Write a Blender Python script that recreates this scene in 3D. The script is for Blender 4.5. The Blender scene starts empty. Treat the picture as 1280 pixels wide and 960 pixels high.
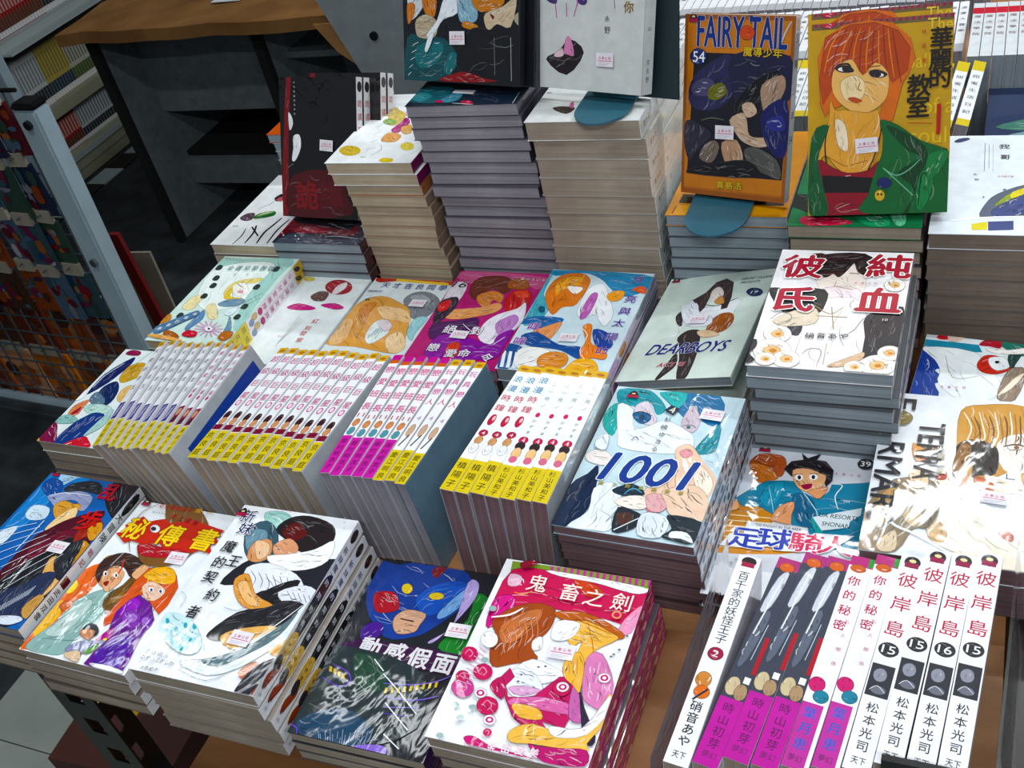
import bpy, bmesh, math, random
from mathutils import Vector, Matrix
from mathutils.geometry import tessellate_polygon
random.seed(7)
SC = bpy.context.scene
COL = SC.collection
R = math.radians
# ---------------------------------------------------------------- camera (origin: point of the table top under the lens)
cam_d = bpy.data.cameras.new('camera'); cam = bpy.data.objects.new('camera', cam_d); COL.objects.link(cam)
cam_d.sensor_width = 36; cam_d.lens = 36 * 1331.5 / 1280; cam_d.clip_start = 0.02; cam_d.clip_end = 60
rx = Vector((0.91423048, 0.35187809, -0.20090904)); uy = Vector((-0.07836491, 0.64001944, 0.76435205)); fw = Vector((-0.39754443, 0.68304972, -0.61270017))
mt = Matrix.Identity(4)
for i in range(3):
    mt[i][0] = rx[i]; mt[i][1] = uy[i]; mt[i][2] = -fw[i]
mt[2][3] = 0.670
cam.matrix_world = mt
SC.camera = cam
# ---------------------------------------------------------------- world, lights, exposure
wd = bpy.data.worlds.new('shop_air'); SC.world = wd; wd.use_nodes = True
wd.node_tree.nodes['Background'].inputs[0].default_value = (0.80, 0.90, 1.0, 1)
wd.node_tree.nodes['Background'].inputs[1].default_value = 0.21
def area(name, loc, sx, sy, power, rz=0, col=(0.93, 0.98, 1.0), tilt=0):
    l = bpy.data.lights.new(name, 'AREA'); l.shape = 'RECTANGLE'; l.size = sx; l.size_y = sy; l.energy = power; l.color = col
    o = bpy.data.objects.new(name, l); COL.objects.link(o); o.location = loc; o.rotation_euler = (tilt, 0, rz); return o
TUBES = [((0.05, 2.14, 1.62), 1.25, 29, 0), ((-0.70, 0.35, 1.66), 1.25, 11, 0), ((1.00, 1.35, 1.66), 1.25, 17, 0), ((0.55, -0.75, 1.60), 1.25, 24, 0), ((-1.75, 1.25, 1.70), 1.25, 4.0, 0)]  # the one in front is added fill, standing in for room ambience
for i, (p_, ln, pw, rz) in enumerate(TUBES):
    area('tube_light', p_, ln, 0.07, pw, rz)
vs = SC.view_settings; vs.view_transform = 'Standard'; vs.look = 'None'; vs.exposure = 0.20; vs.gamma = 1.0; vs.use_curve_mapping = False
# ---------------------------------------------------------------- materials
def lin(h):
    o = []
    for k in (0, 2, 4):
        v = int(h[k:k+2], 16) / 255
        o.append(v / 12.92 if v <= 0.04045 else ((v + 0.055) / 1.055) ** 2.4)
    return (o[0], o[1], o[2], 1)
MATS = {}
def mat(name, color=None, rough=0.5, metal=0, coat=0, coatr=0.1, spec=0.5, attr=False, noise=None, bump=None, wrinkle=0, alpha=None, stretch=(1, 1, 1)):
    m = bpy.data.materials.new(name); m.use_nodes = True; nt = m.node_tree; b = nt.nodes['Principled BSDF']
    b.inputs['Roughness'].default_value = rough; b.inputs['Metallic'].default_value = metal
    b.inputs['Coat Weight'].default_value = coat; b.inputs['Coat Roughness'].default_value = coatr; b.inputs['Specular IOR Level'].default_value = spec
    if attr:
        a = nt.nodes.new('ShaderNodeAttribute'); a.attribute_name = 'Col'
        g0 = nt.nodes.new('ShaderNodeTexCoord'); n0 = nt.nodes.new('ShaderNodeTexNoise'); n0.inputs['Scale'].default_value = 70; n0.inputs['Detail'].default_value = 6; nt.links.new(g0.outputs['Object'], n0.inputs['Vector'])
        m0 = nt.nodes.new('ShaderNodeMapRange'); m0.inputs[1].default_value = 0.3; m0.inputs[2].default_value = 0.7; m0.inputs[3].default_value = 0.91; m0.inputs[4].default_value = 1.06; nt.links.new(n0.outputs['Fac'], m0.inputs[0])
        v0 = nt.nodes.new('ShaderNodeVectorMath'); v0.operation = 'SCALE'; nt.links.new(a.outputs['Color'], v0.inputs[0]); nt.links.new(m0.outputs[0], v0.inputs['Scale'])
        s0 = nt.nodes.new('ShaderNodeHueSaturation'); s0.inputs['Saturation'].default_value = 1.15; nt.links.new(v0.outputs[0], s0.inputs['Color']); nt.links.new(s0.outputs[0], b.inputs['Base Color'])
    elif color: b.inputs['Base Color'].default_value = lin(color)
    tc = nt.nodes.new('ShaderNodeTexCoord'); mp = nt.nodes.new('ShaderNodeMapping'); mp.inputs['Scale'].default_value = stretch
    nt.links.new(tc.outputs['Object'], mp.inputs['Vector'])
    if noise:
        sc, c2, lo, hi = noise
        n = nt.nodes.new('ShaderNodeTexNoise'); n.inputs['Scale'].default_value = sc; n.inputs['Detail'].default_value = 5
        nt.links.new(mp.outputs[0], n.inputs['Vector'])
        r = nt.nodes.new('ShaderNodeValToRGB'); r.color_ramp.elements[0].position = lo; r.color_ramp.elements[1].position = hi
        r.color_ramp.elements[0].color = lin(c2); r.color_ramp.elements[1].color = lin(color)
        nt.links.new(n.outputs['Fac'], r.inputs['Fac']); nt.links.new(r.outputs['Color'], b.inputs['Base Color'])
    if bump:
        n = nt.nodes.new('ShaderNodeTexNoise'); n.inputs['Scale'].default_value = bump[0]; n.inputs['Detail'].default_value = 4
        nt.links.new(mp.outputs[0], n.inputs['Vector'])
        bp = nt.nodes.new('ShaderNodeBump'); bp.inputs['Strength'].default_value = bump[1]; bp.inputs['Distance'].default_value = bump[2]
        nt.links.new(n.outputs['Fac'], bp.inputs['Height']); nt.links.new(bp.outputs[0], b.inputs['Normal'])
    if wrinkle:
        g = nt.nodes.new('ShaderNodeNewGeometry'); mp2 = nt.nodes.new('ShaderNodeMapping'); mp2.inputs['Scale'].default_value = (1.0, 0.45, 1.0); mp2.inputs['Rotation'].default_value = (0, 0, 0.5)
        nt.links.new(g.outputs['Position'], mp2.inputs['Vector'])
        n = nt.nodes.new('ShaderNodeTexNoise'); n.inputs['Scale'].default_value = 28; n.inputs['Detail'].default_value = 3; n.inputs['Distortion'].default_value = 0.8
        nt.links.new(mp2.outputs[0], n.inputs['Vector'])
        bp = nt.nodes.new('ShaderNodeBump'); bp.inputs['Strength'].default_value = wrinkle; bp.inputs['Distance'].default_value = 0.004
        nt.links.new(n.outputs['Fac'], bp.inputs['Height']); nt.links.new(bp.outputs[0], b.inputs['Coat Normal'])
    MATS[name] = m; return m
M_film = mat('printed_cover_film', rough=0.5, coat=0.85, coatr=0.08, attr=True, wrinkle=0.5, spec=0.2)
M_print = mat('printed_paper', rough=0.55, attr=True, spec=0.3)
M_stick = mat('sticker_paper', rough=0.75, attr=True, spec=0.2)
def paper(name, c1, c2):
    m = bpy.data.materials.new(name); m.use_nodes = True; nt = m.node_tree; b = nt.nodes['Principled BSDF']; b.inputs['Roughness'].default_value = 0.9; b.inputs['Specular IOR Level'].default_value = 0.15
    tc = nt.nodes.new('ShaderNodeTexCoord'); mp = nt.nodes.new('ShaderNodeMapping'); mp.inputs['Scale'].default_value = (6, 6, 1400); nt.links.new(tc.outputs['Object'], mp.inputs['Vector'])
    n = nt.nodes.new('ShaderNodeTexNoise'); n.inputs['Scale'].default_value = 1.0; n.inputs['Detail'].default_value = 3; nt.links.new(mp.outputs[0], n.inputs['Vector'])
    n2 = nt.nodes.new('ShaderNodeTexNoise'); n2.inputs['Scale'].default_value = 22; n2.inputs['Detail'].default_value = 3; nt.links.new(tc.outputs['Object'], n2.inputs['Vector'])
    mx = nt.nodes.new('ShaderNodeMath'); mx.operation = 'ADD'; nt.links.new(n.outputs['Fac'], mx.inputs[0]); nt.links.new(n2.outputs['Fac'], mx.inputs[1])
    r = nt.nodes.new('ShaderNodeValToRGB'); r.color_ramp.elements[0].position = 0.35; r.color_ramp.elements[1].position = 1.3 / 2 + 0.2; r.color_ramp.elements[0].color = lin(c2); r.color_ramp.elements[1].color = lin(c1)
    mh = nt.nodes.new('ShaderNodeMath'); mh.operation = 'MULTIPLY'; mh.inputs[1].default_value = 0.6; nt.links.new(mx.outputs[0], mh.inputs[0]); nt.links.new(mh.outputs[0], r.inputs['Fac'])
    nt.links.new(r.outputs[0], b.inputs['Base Color'])
    bp = nt.nodes.new('ShaderNodeBump'); bp.inputs['Strength'].default_value = 0.4; bp.inputs['Distance'].default_value = 0.0005; nt.links.new(n.outputs['Fac'], bp.inputs['Height']); nt.links.new(bp.outputs[0], b.inputs['Normal'])
    return m
PAPER = {'warm': paper('pages_warm', 'b4a694', '84766a'), 'grey': paper('pages_grey', 'a5a2aa', '76727c'), 'rose': paper('pages_rose', '8f7478', '63494f'), 'cream': paper('pages_cream', 'cabba2', '9c8a74'), 'cool': paper('pages_cool', 'a0acb4', '727e88'), 'brown': paper('pages_brown', '8c7c70', '5c5048')}
M_ply = mat('plywood', 'a87444', 0.6, noise=(4, '7a4d28', 0.3, 0.75), bump=(30, 0.2, 0.002), stretch=(1, 6, 1))
M_dark = mat('dark_brown_board', '241812', 0.35, noise=(5, '120c0a', 0.3, 0.7), stretch=(1, 6, 1))  # darker brown for the right part of the table board
M_bmetal = mat('black_painted_steel', '0e0f12', 0.4, metal=0.2, bump=(80, 0.15, 0.001))
M_white = mat('grey_white_painted_steel', 'a4b8c2', 0.45, noise=(9, '8c9ea8', 0.3, 0.7))
M_wire = mat('galvanised_wire', '6c7a82', 0.35, metal=0.7)
M_tile = mat('pale_floor_tile', '9da39c', 0.35, noise=(5, '868d88', 0.3, 0.7))
M_carp = mat('dark_speckled_floor', '2a3236', 0.85, noise=(14, '11161a', 0.35, 0.7), bump=(120, 0.5, 0.003))
M_blackt = mat('black_floor_tile', '08090b', 0.4); M_whitet = mat('white_floor_tile', '9aa8aa', 0.4)
M_shelf = mat('cream_shelf_paint', '9c9a84', 0.5, noise=(6, '84826e', 0.3, 0.7))
M_shelfw = mat('white_shelf_paint', '9ea8a8', 0.5)
M_greyf = mat('grey_board_facing', '6e787c', 0.75, noise=(40, '5c666a', 0.3, 0.7))
M_blk = mat('black_edge_and_recess_shade', '050506', 0.9)  # black panel edges; also the painted shade inside the counter recess
M_kraft = mat('brown_wrapping_board', '946a36', 0.7, noise=(7, '70491f', 0.35, 0.75), bump=(18, 0.3, 0.004))
M_teal = mat('teal_plastic', '2c6478', 0.45); M_teald = mat('dark_teal_plastic', '12282e', 0.5)
M_red = mat('red_board', '6e0f12', 0.55); M_beige = mat('beige_card', '968f80', 0.8, noise=(9, '7c7668', 0.3, 0.7))
M_maroon = mat('maroon_carton', '4c1c10', 0.7, noise=(8, '35120a', 0.3, 0.7)); M_yel = mat('yellow_tape', 'b08c10', 0.5)
M_lampw = mat('white_lamp_housing', 'd8dcde', 0.5)
M_steel = mat('steel_bolt', '9a9fa2', 0.3, metal=0.9)
mt_ = bpy.data.materials.new('clear_plastic_film'); mt_.use_nodes = True; nt = mt_.node_tree; nt.nodes.clear()
o_ = nt.nodes.new('ShaderNodeOutputMaterial'); mxs = nt.nodes.new('ShaderNodeMixShader'); tr = nt.nodes.new('ShaderNodeBsdfTransparent'); gl = nt.nodes.new('ShaderNodeBsdfGlossy'); fr = nt.nodes.new('ShaderNodeFresnel')
tr.inputs[0].default_value = (0.93, 0.95, 0.96, 1); gl.inputs['Roughness'].default_value = 0.12; fr.inputs[0].default_value = 1.08
nz = nt.nodes.new('ShaderNodeTexNoise'); nz.inputs['Scale'].default_value = 12; bp = nt.nodes.new('ShaderNodeBump'); bp.inputs['Strength'].default_value = 0.25; bp.inputs['Distance'].default_value = 0.003
nt.links.new(nz.outputs['Fac'], bp.inputs['Height']); nt.links.new(bp.outputs[0], gl.inputs['Normal']); nt.links.new(bp.outputs[0], fr.inputs['Normal'])
nt.links.new(fr.outputs[0], mxs.inputs[0]); nt.links.new(tr.outputs[0], mxs.inputs[1]); nt.links.new(gl.outputs[0], mxs.inputs[2]); nt.links.new(mxs.outputs[0], o_.inputs[0])
M_clear = mt_
# ---------------------------------------------------------------- object helpers
def mesh(name, verts, faces, m, cols=None):
    me = bpy.data.meshes.new(name); me.from_pydata([tuple(v) for v in verts], [], faces); me.materials.append(m)
    if cols is not None:
        at = me.color_attributes.new('Col', 'FLOAT_COLOR', 'CORNER'); buf = []
        for f, c in zip(faces, cols): buf.extend(list(c) * len(f))
        at.data.foreach_set('color', buf)
    me.update(); return me
def link(name, me, parent=None, mw=None):
    o = bpy.data.objects.new(name, me); COL.objects.link(o)
    if parent: o.parent = parent
    if mw is not None: o.matrix_local = mw
    return o
def tag(o, label, cat, group=None):
    o['label'] = label; o['category'] = cat
    if group: o['group'] = group
    return o
def empty(name, mw, label, cat, group=None):
    o = bpy.data.objects.new(name, None); COL.objects.link(o); o.empty_display_size = 0.02; o.matrix_world = mw; return tag(o, label, cat, group)
def struct(o): o['kind'] = 'structure'; return o
BOXF = [(0, 3, 2, 1), (4, 5, 6, 7), (0, 1, 5, 4), (1, 2, 6, 5), (2, 3, 7, 6), (3, 0, 4, 7)]
def boxv(x0, y0, z0, x1, y1, z1): return [(x0, y0, z0), (x1, y0, z0), (x1, y1, z0), (x0, y1, z0), (x0, y0, z1), (x1, y0, z1), (x1, y1, z1), (x0, y1, z1)]
def boxes(L):
    V = []; Fc = []
    for b in L:
        n = len(V); V += boxv(*b); Fc += [tuple(i + n for i in f) for f in BOXF]
    return V, Fc
def box(name, b, m, parent=None, bevel=0.0):
    L = b if isinstance(b, list) else [b]
    V, Fc = boxes(L); me = mesh(name, V, Fc, m)
    if bevel:
        bm = bmesh.new(); bm.from_mesh(me); bmesh.ops.bevel(bm, geom=bm.edges[:], offset=bevel, segments=2, affect='EDGES', profile=0.6); bm.to_mesh(me); bm.free()
    return link(name, me, parent)
def T(x, y, z, rz=0): return Matrix.Translation((x, y, z)) @ Matrix.Rotation(R(rz), 4, 'Z')
# ---------------------------------------------------------------- printing: flat artwork as thin colour shapes
GL = {}
def glyph(st, off):
    k = (st, off)
    if k not in GL:
        c = bpy.data.curves.new('type', 'FONT'); c.body = st; c.size = 1; c.resolution_u = 3; c.offset = off
        o = bpy.data.objects.new('type', c); COL.objects.link(o); dg = bpy.context.evaluated_depsgraph_get(); dg.update()
        me = o.evaluated_get(dg).to_mesh(); V = [(v.co.x, v.co.y) for v in me.vertices]; Fc = [tuple(p.vertices) for p in me.polygons]
        if me.polygons and me.polygons[0].normal.z < 0: Fc = [f[::-1] for f in Fc]
        o.evaluated_get(dg).to_mesh_clear(); bpy.data.objects.remove(o); bpy.data.curves.remove(c)
        GL[k] = (V, Fc)
    return GL[k]
def clip(P, w, h):
    for ax, lim, sg in ((0, 0.15, 1), (0, w - 0.15, -1), (1, 0.15, 1), (1, h - 0.15, -1)):
        out = []
        for i in range(len(P)):
            a = P[i - 1]; b = P[i]; da = (a[ax] - lim) * sg; db = (b[ax] - lim) * sg
            if (da < 0) != (db < 0):
                t_ = da / (da - db); out.append((a[0] + (b[0] - a[0]) * t_, a[1] + (b[1] - a[1]) * t_))
            if db >= 0: out.append(b)
        P = out
        if len(P) < 3: return []
    return P
def smooth(P, closed=True, n=3):
    o = []; N = len(P)
    for i in range(N if closed else N - 1):
        p0 = P[i - 1] if (closed or i > 0) else P[0]; p1 = P[i]; p2 = P[(i + 1) % N]; p3 = P[(i + 2) % N] if (closed or i + 2 < N) else P[-1]
        for k in range(n):
            t_ = k / n
            o.append(tuple(0.5 * (2 * p1[j] + (p2[j] - p0[j]) * t_ + (2 * p0[j] - 5 * p1[j] + 4 * p2[j] - p3[j]) * t_ * t_ + (3 * p1[j] - p0[j] - 3 * p2[j] + p3[j]) * t_ ** 3) for j in (0, 1)))
    if not closed: o.append(P[-1])
    return o
def build_art(key, w, h, step=0.02):
    """-> verts (mm, z layered), faces, colours, sticker places"""
    V = []; Fc = []; Cc = []; st = []; lay = 0
    def poly(P, col):
        nonlocal lay
        P = clip(P, w, h)
        if len(P) < 3: return
        tri = tessellate_polygon([[Vector((x, y, 0)) for x, y in P]]); n = len(V); lay += 1; z = lay * step
        V.extend((x, y, z) for x, y in P)
        for t_ in tri:
            a, b, c = (P[i] for i in t_); cr = (b[0] - a[0]) * (c[1] - a[1]) - (b[1] - a[1]) * (c[0] - a[0])
            if abs(cr) < 1e-7: continue
            Fc.append(tuple(i + n for i in (t_ if cr > 0 else t_[::-1]))); Cc.append(col)
    rg = random.Random(len(ART[key]))
    def stroke(P, hw, c_):
        L_ = []; R_ = []
        for i, a in enumerate(P):
            b_ = P[min(i + 1, len(P) - 1)]; c0 = P[max(i - 1, 0)]; dx = b_[0] - c0[0]; dy = b_[1] - c0[1]; q_ = math.hypot(dx, dy) or 1
            tp = hw * (0.25 + 0.75 * math.sin(math.pi * (i + 0.5) / len(P))); L_.append((a[0] - dy / q_ * tp, a[1] + dx / q_ * tp)); R_.append((a[0] + dy / q_ * tp, a[1] - dx / q_ * tp))
        n = len(V); z = lay * step
        if any(not (0.2 < x_ < w - 0.2 and 0.2 < y_ < h - 0.2) for x_, y_ in L_ + R_): return
        V.extend((x_, y_, z) for x_, y_ in L_); V.extend((x_, y_, z) for x_, y_ in R_); m_ = len(P)
        for i in range(m_ - 1): Fc.append((n + m_ + i, n + m_ + i + 1, n + i + 1, n + i)); Cc.append(c_)
    def inside(P, x, y):
        r = False
        for i in range(len(P)):
            a = P[i - 1]; b_ = P[i]
            if (a[1] > y) != (b_[1] > y) and x < (b_[0] - a[0]) * (y - a[1]) / (b_[1] - a[1]) + a[0]: r = not r
        return r
    def details(P, col):
        """drawn pen lines and brush marks inside one colour shape"""
        nonlocal lay
        ar = abs(sum(P[i - 1][0] * P[i][1] - P[i][0] * P[i - 1][1] for i in range(len(P)))) / 2
        if ar < 45: return
        lay += 1; lum = (col[0] + col[1] + col[2]) / 3
        dk = tuple(v * (0.30 if lum > 0.05 else 1.0) for v in col[:3]) + (1,)
        if lum < 0.02: dk = (0.05, 0.05, 0.06, 1)
        N = len(P)
        for i0 in range(0, N, 6): stroke([P[(i0 + j) % N] for j in range(7)], 0.20, dk)
        mx = sum(a[0] for a in P) / N; my = sum(a[1] for a in P) / N
        sxx = sum((a[0] - mx) ** 2 for a in P); syy = sum((a[1] - my) ** 2 for a in P); sxy = sum((a[0] - mx) * (a[1] - my) for a in P)
        th = 0.5 * math.atan2(2 * sxy, sxx - syy); L0 = math.sqrt(ar) * 0.38; k_ = 0
        x0 = min(a[0] for a in P); x1 = max(a[0] for a in P); y0 = min(a[1] for a in P); y1 = max(a[1] for a in P); tries = 0; want = min(26, int(ar / 22))
        while k_ < want and tries < 160:
            tries += 1; x = rg.uniform(x0, x1); y = rg.uniform(y0, y1); t2 = th + rg.uniform(-.35, .35); ln_ = L0 * rg.uniform(.5, 1.2); cv = rg.uniform(-.25, .25)
            Q = [(x + math.cos(t2 + cv * (j - 1.5)) * ln_ * (j - 1.5) / 3, y + math.sin(t2 + cv * (j - 1.5)) * ln_ * (j - 1.5) / 3) for j in range(4)]
            if not all(inside(P, *a) for a in Q): continue
            f = rg.choice((0.45, 0.6, 0.75, -0.3, -0.5, -0.2)); k_ += 1
            c2 = tuple(v * f for v in col[:3]) if f > 0 else tuple(v + (1 - v) * -f * (0.9 if lum > 0.08 else 0.35) for v in col[:3])
            stroke(Q, rg.uniform(.14, .55), c2 + (1,))
    for ln in ART[key].split('\n'):
        k, hx, rest = ln.split(' ', 2); col = lin(hx)
        if k in 'pq':
            v = [int(x) / 10 for x in rest.split(',')]; P = list(zip(v[::2], v[1::2]))
            Ps = smooth(P) if k == 'p' and len(P) < 14 else P
            poly(Ps, col)
            if k == 'p': details(Ps, col)
        elif k == 's':
            wd_, r2 = rest.split(' '); v = [int(x) / 10 for x in r2.split(',')]; P = list(zip(v[::2], v[1::2])); hw = int(wd_) / 20
            if len(P) > 2: P = smooth(P, False)
            lft = []; rgt = []
            for i, a in enumerate(P):
                b = P[min(i + 1, len(P) - 1)]; c = P[max(i - 1, 0)]; dx = b[0] - c[0]; dy = b[1] - c[1]; q_ = math.hypot(dx, dy) or 1
                tp = hw * (0.45 + 0.55 * math.sin(math.pi * (i + 0.6) / (len(P) + 0.2)))
                lft.append((a[0] - dy / q_ * tp, a[1] + dx / q_ * tp)); rgt.append((a[0] + dy / q_ * tp, a[1] - dx / q_ * tp))
            for i in range(len(P) - 1): poly([rgt[i], rgt[i + 1], lft[i + 1], lft[i]], col); lay -= 1
            lay += 1
        elif k == 'k':
            st.append(tuple(int(x) for x in rest.split()))
        else:
            x, y, sx, sy, sh, ol, bd, tx = rest.split(' ', 7)
            x = int(x) / 10; y = int(y) / 10; sx = int(sx) / 10; sy = int(sy) / 10; sh = int(sh) / 100; bd = int(bd)
            S6 = [(math.cos(a_ * math.pi / 3), math.sin(a_ * math.pi / 3)) for a_ in range(6)]; q4 = bd * 0.0028; qo = q4 + 0.030
            runs = ([(lin(ol), qo * a_, qo * b_) for a_, b_ in S6] if ol != '-' else []) + ([(col, q4 * a_, q4 * b_) for a_, b_ in ((1, 0), (-1, 0), (0, 1), (0, -1))] if bd else [(col, 0, 0)])
            last = None
            for c_, dx_, dy_ in runs:
                GV, GF = glyph(tx, 0.0)
                if not GV: continue
                if k == 't': cx, cy, ax, ay = 0.5, 0.38, sx, sy
                else:
                    G0, _ = glyph(tx, 0.0); xs = [a[0] for a in G0]; ys = [a[1] for a in G0]
                    cx = (min(xs) + max(xs)) / 2; cy = (min(ys) + max(ys)) / 2; ax = sx / (max(xs) - min(xs)); ay = sy / (max(ys) - min(ys))
                n = len(V); lay += 1 if c_ != last else 0.12; last = c_; e_ = 1 if k == 't' else 1 / max(0.35, (max(xs) - min(xs)) / max(1, len(tx))); em = sy if k == 't' else min(sy, sx / max(1, len(tx)) * 1.3)
                for a in GV:
                    u_ = (a[0] - cx) * ax + dx_ * em; v_ = (a[1] - cy) * ay + dy_ * em; u_ += sh * v_
                    if k == 'v': u_, v_ = v_, -u_
                    V.append((min(max(x + u_, 0.1), w - 0.1), min(max(y + v_, 0.1), h - 0.1), lay * step))
                for f in GF: Fc.append(tuple(i + n for i in f)); Cc.append(c_)
    return V, Fc, Cc, st
ARTC = {}
def art_mesh(key, w, h, side, t):
    """side 'front': laid on z=t face; 'spine': on x=w face (u=thickness, v=height)"""
    k = (key, round(w, 5), round(h, 5), side, round(t, 5))
    if k in ARTC: return ARTC[k]
    if side == 'front':
        V, Fc, Cc, st = build_art(key, w * 1000, h * 1000)
        V = [(a / 1000, b / 1000, t + 0.00006 + c / 1000) for a, b, c in V]
    else:
        V, Fc, Cc, st = build_art(key, t * 1000, h * 1000, 0.008)
        V = [(w + 0.00005 + c / 1000, b / 1000, t - a / 1000) for a, b, c in V]
    ARTC[k] = (mesh('cover_print' if side == 'front' else 'spine_print', V, Fc, M_film, Cc), st); return ARTC[k]
STK = None
def sticker_mesh():
    global STK
    if STK is None:
        V = []; Fc = []; Cc = []
        def add(x0, y0, x1, y1, z, c):
            n = len(V); V.extend([(x0, y0, z), (x1, y0, z), (x1, y1, z), (x0, y1, z)]); Fc.append((n, n + 1, n + 2, n + 3)); Cc.append(lin(c))
        b = boxv(-9.5, -6.5, 0, 9.5, 6.5, 0.12); n = len(V); V.extend(b)
        for f in BOXF: Fc.append(tuple(i + n for i in f)); Cc.append(lin('e6e2e8'))
        add(-8, -1.6, 8, -0.9, 0.15, 'd06a8c')
        for i, ch in enumerate('五車公司'):
            GV, GF = glyph(ch, 0.01); n = len(V); V.extend(((a - 0.5) * 3 - 5.4 + i * 3.6, (bb - 0.38) * 3 + 1.4, 0.15) for a, bb in GV)
            for f in GF: Fc.append(tuple(q + n for q in f)); Cc.append(lin('c03a68'))
        for i in range(3): add(-7, -3.4 - i * 1.1, 6 - i * 2, -3.0 - i * 1.1, 0.15, 'b4b0c0')
        STK = mesh('price_sticker', [(a / 1000, b_ / 1000, c / 1000) for a, b_, c in V], Fc, M_stick, Cc)
    return STK
# ---------------------------------------------------------------- books
def nth(i):
    one = ['first', 'second', 'third', 'fourth', 'fifth', 'sixth', 'seventh', 'eighth', 'ninth', 'tenth', 'eleventh', 'twelfth', 'thirteenth', 'fourteenth', 'fifteenth', 'sixteenth', 'seventeenth', 'eighteenth', 'nineteenth']
    if i < 19: return one[i]
    t_, u_ = divmod(i + 1, 10); return ({2: 'twentieth', 3: 'thirtieth', 4: 'fortieth', 5: 'fiftieth'}[t_] if u_ == 0 else {2: 'twenty', 3: 'thirty', 4: 'forty', 5: 'fifty'}[t_] + ' ' + one[u_ - 1])
BM = {}
def shell(w, h, t, colr, sp):
    k = ('c', round(w, 4), round(h, 4), round(t, 5), colr, sp)
    if k not in BM:
        e = 0.0005; r = min(0.0016, t * 0.2)
        outer = [(0, 0), (w - r, 0), (w - r * 0.3, r * 0.3), (w, r), (w, t - r), (w - r * 0.3, t - r * 0.3), (w - r, t), (0, t)]
        inner = [(0, t - e), (w - e, t - e), (w - e, e), (0, e)]
        # strips: pair outline as quads between outer path and inner path
        path_o = outer; path_i = [(0, e), (w - r, e), (w - e, e), (w - e, r), (w - e, t - r), (w - e, t - e), (w - r, t - e), (0, t - e)]
        V = []; Fc = []; Cc = []
        for y in (0.0003, h - 0.0003):
            V += [(x, y, z) for x, z in path_o] + [(x, y, z) for x, z in path_i]
        n = 8; a = lin(colr); b = lin(sp)
        for i in range(n - 1):
            o0, o1, i0, i1 = i, i + 1, n + i, n + i + 1; O = 2 * n
            c_ = b if i in (2, 3, 4) else a
            Fc.append((o0, o1, O + o1, O + o0)); Cc.append(c_)
            Fc.append((i1, i0, O + i0, O + i1)); Cc.append(a)
            Fc.append((o0, i0, i1, o1)); Cc.append(c_); Fc.append((O + o0, O + o1, O + i1, O + i0)); Cc.append(c_)
        Fc.append((0, 16, 24, 8)); Cc.append(a); Fc.append((7, 15, 31, 23)); Cc.append(a)
        BM[k] = mesh('cover', V, Fc, M_film, Cc)
    return BM[k]
def pages(w, h, t, pp):
    k = ('p', round(w, 4), round(h, 4), round(t, 5), pp)
    if k not in BM:
        V, Fc = boxes([(0.0012, 0.0009, 0.00055, w - 0.0006, h - 0.0009, t - 0.00055)]); BM[k] = mesh('page_block', V, Fc, PAPER[pp])
    return BM[k]
def book(mw, w, h, t, label, group=None, cov='e8e8ea', sp=None, pp='grey', art=None, spine=None, name='manga_book', cat='book', plabel=None):
    o = empty(name, mw, label, cat, group)
    link('cover', shell(w, h, t, cov, sp or cov), o); link('page_block', pages(w, h, t, pp), o)
    if art:
        me, st = art_mesh(art, w, h, 'front', t); link('cover_print', me, o)
        for s_ in st:
            s2 = link('price_sticker', sticker_mesh(), o); s2.matrix_local = Matrix.Translation((s_[0] / 10000, s_[1] / 10000, t + 0.0022)) @ Matrix.Rotation(R(s_[2] + random.uniform(-4, 4)), 4, 'Z')
    if spine:
        me, st = art_mesh(spine, w, h, 'spine', t); link('spine_print', me, o)
    return o
ORD = ['topmost', 'second from top', 'third from top', 'fourth from top', 'fifth from top', 'sixth from top', 'seventh from top', 'eighth from top', 'ninth from top', 'tenth from top', 'eleventh from top', 'twelfth from top', 'thirteenth from top', 'fourteenth from top', 'fifteenth from top', 'sixteenth from top', 'seventeenth from top', 'eighteenth from top', 'nineteenth from top', 'twentieth from top']
BZ = -0.012
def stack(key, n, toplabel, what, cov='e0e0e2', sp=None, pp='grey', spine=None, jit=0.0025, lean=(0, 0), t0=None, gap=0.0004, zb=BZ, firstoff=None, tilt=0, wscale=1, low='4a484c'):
    P_ = PL[key]; ox, oy, z = P_['o']; w, h = P_['w'] * wscale, P_['h']; tt = t0 or (z - zb) / n - gap; zz = z
    if tilt: z += 0
    for i in range(n):
        zz -= tt
        jx = 0 if i == 0 else random.uniform(-jit, jit) + lean[0] * i; jy = 0 if i == 0 else random.uniform(-jit, jit) * 0.8 + lean[1] * i; jr = 0 if i == 0 else random.uniform(-0.8, 0.8)
        if firstoff and i: jx += firstoff[0]; jy += firstoff[1]
        mw = T(ox + jx, oy + jy, zz, P_['yaw'] + jr) @ Matrix.Rotation(-R(tilt), 4, 'Y')
        lab = toplabel if i == 0 else '%s, %s of its stack' % (what, ORD[i])
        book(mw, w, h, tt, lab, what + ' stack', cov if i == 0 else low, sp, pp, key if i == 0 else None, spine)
        zz -= gap
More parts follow.
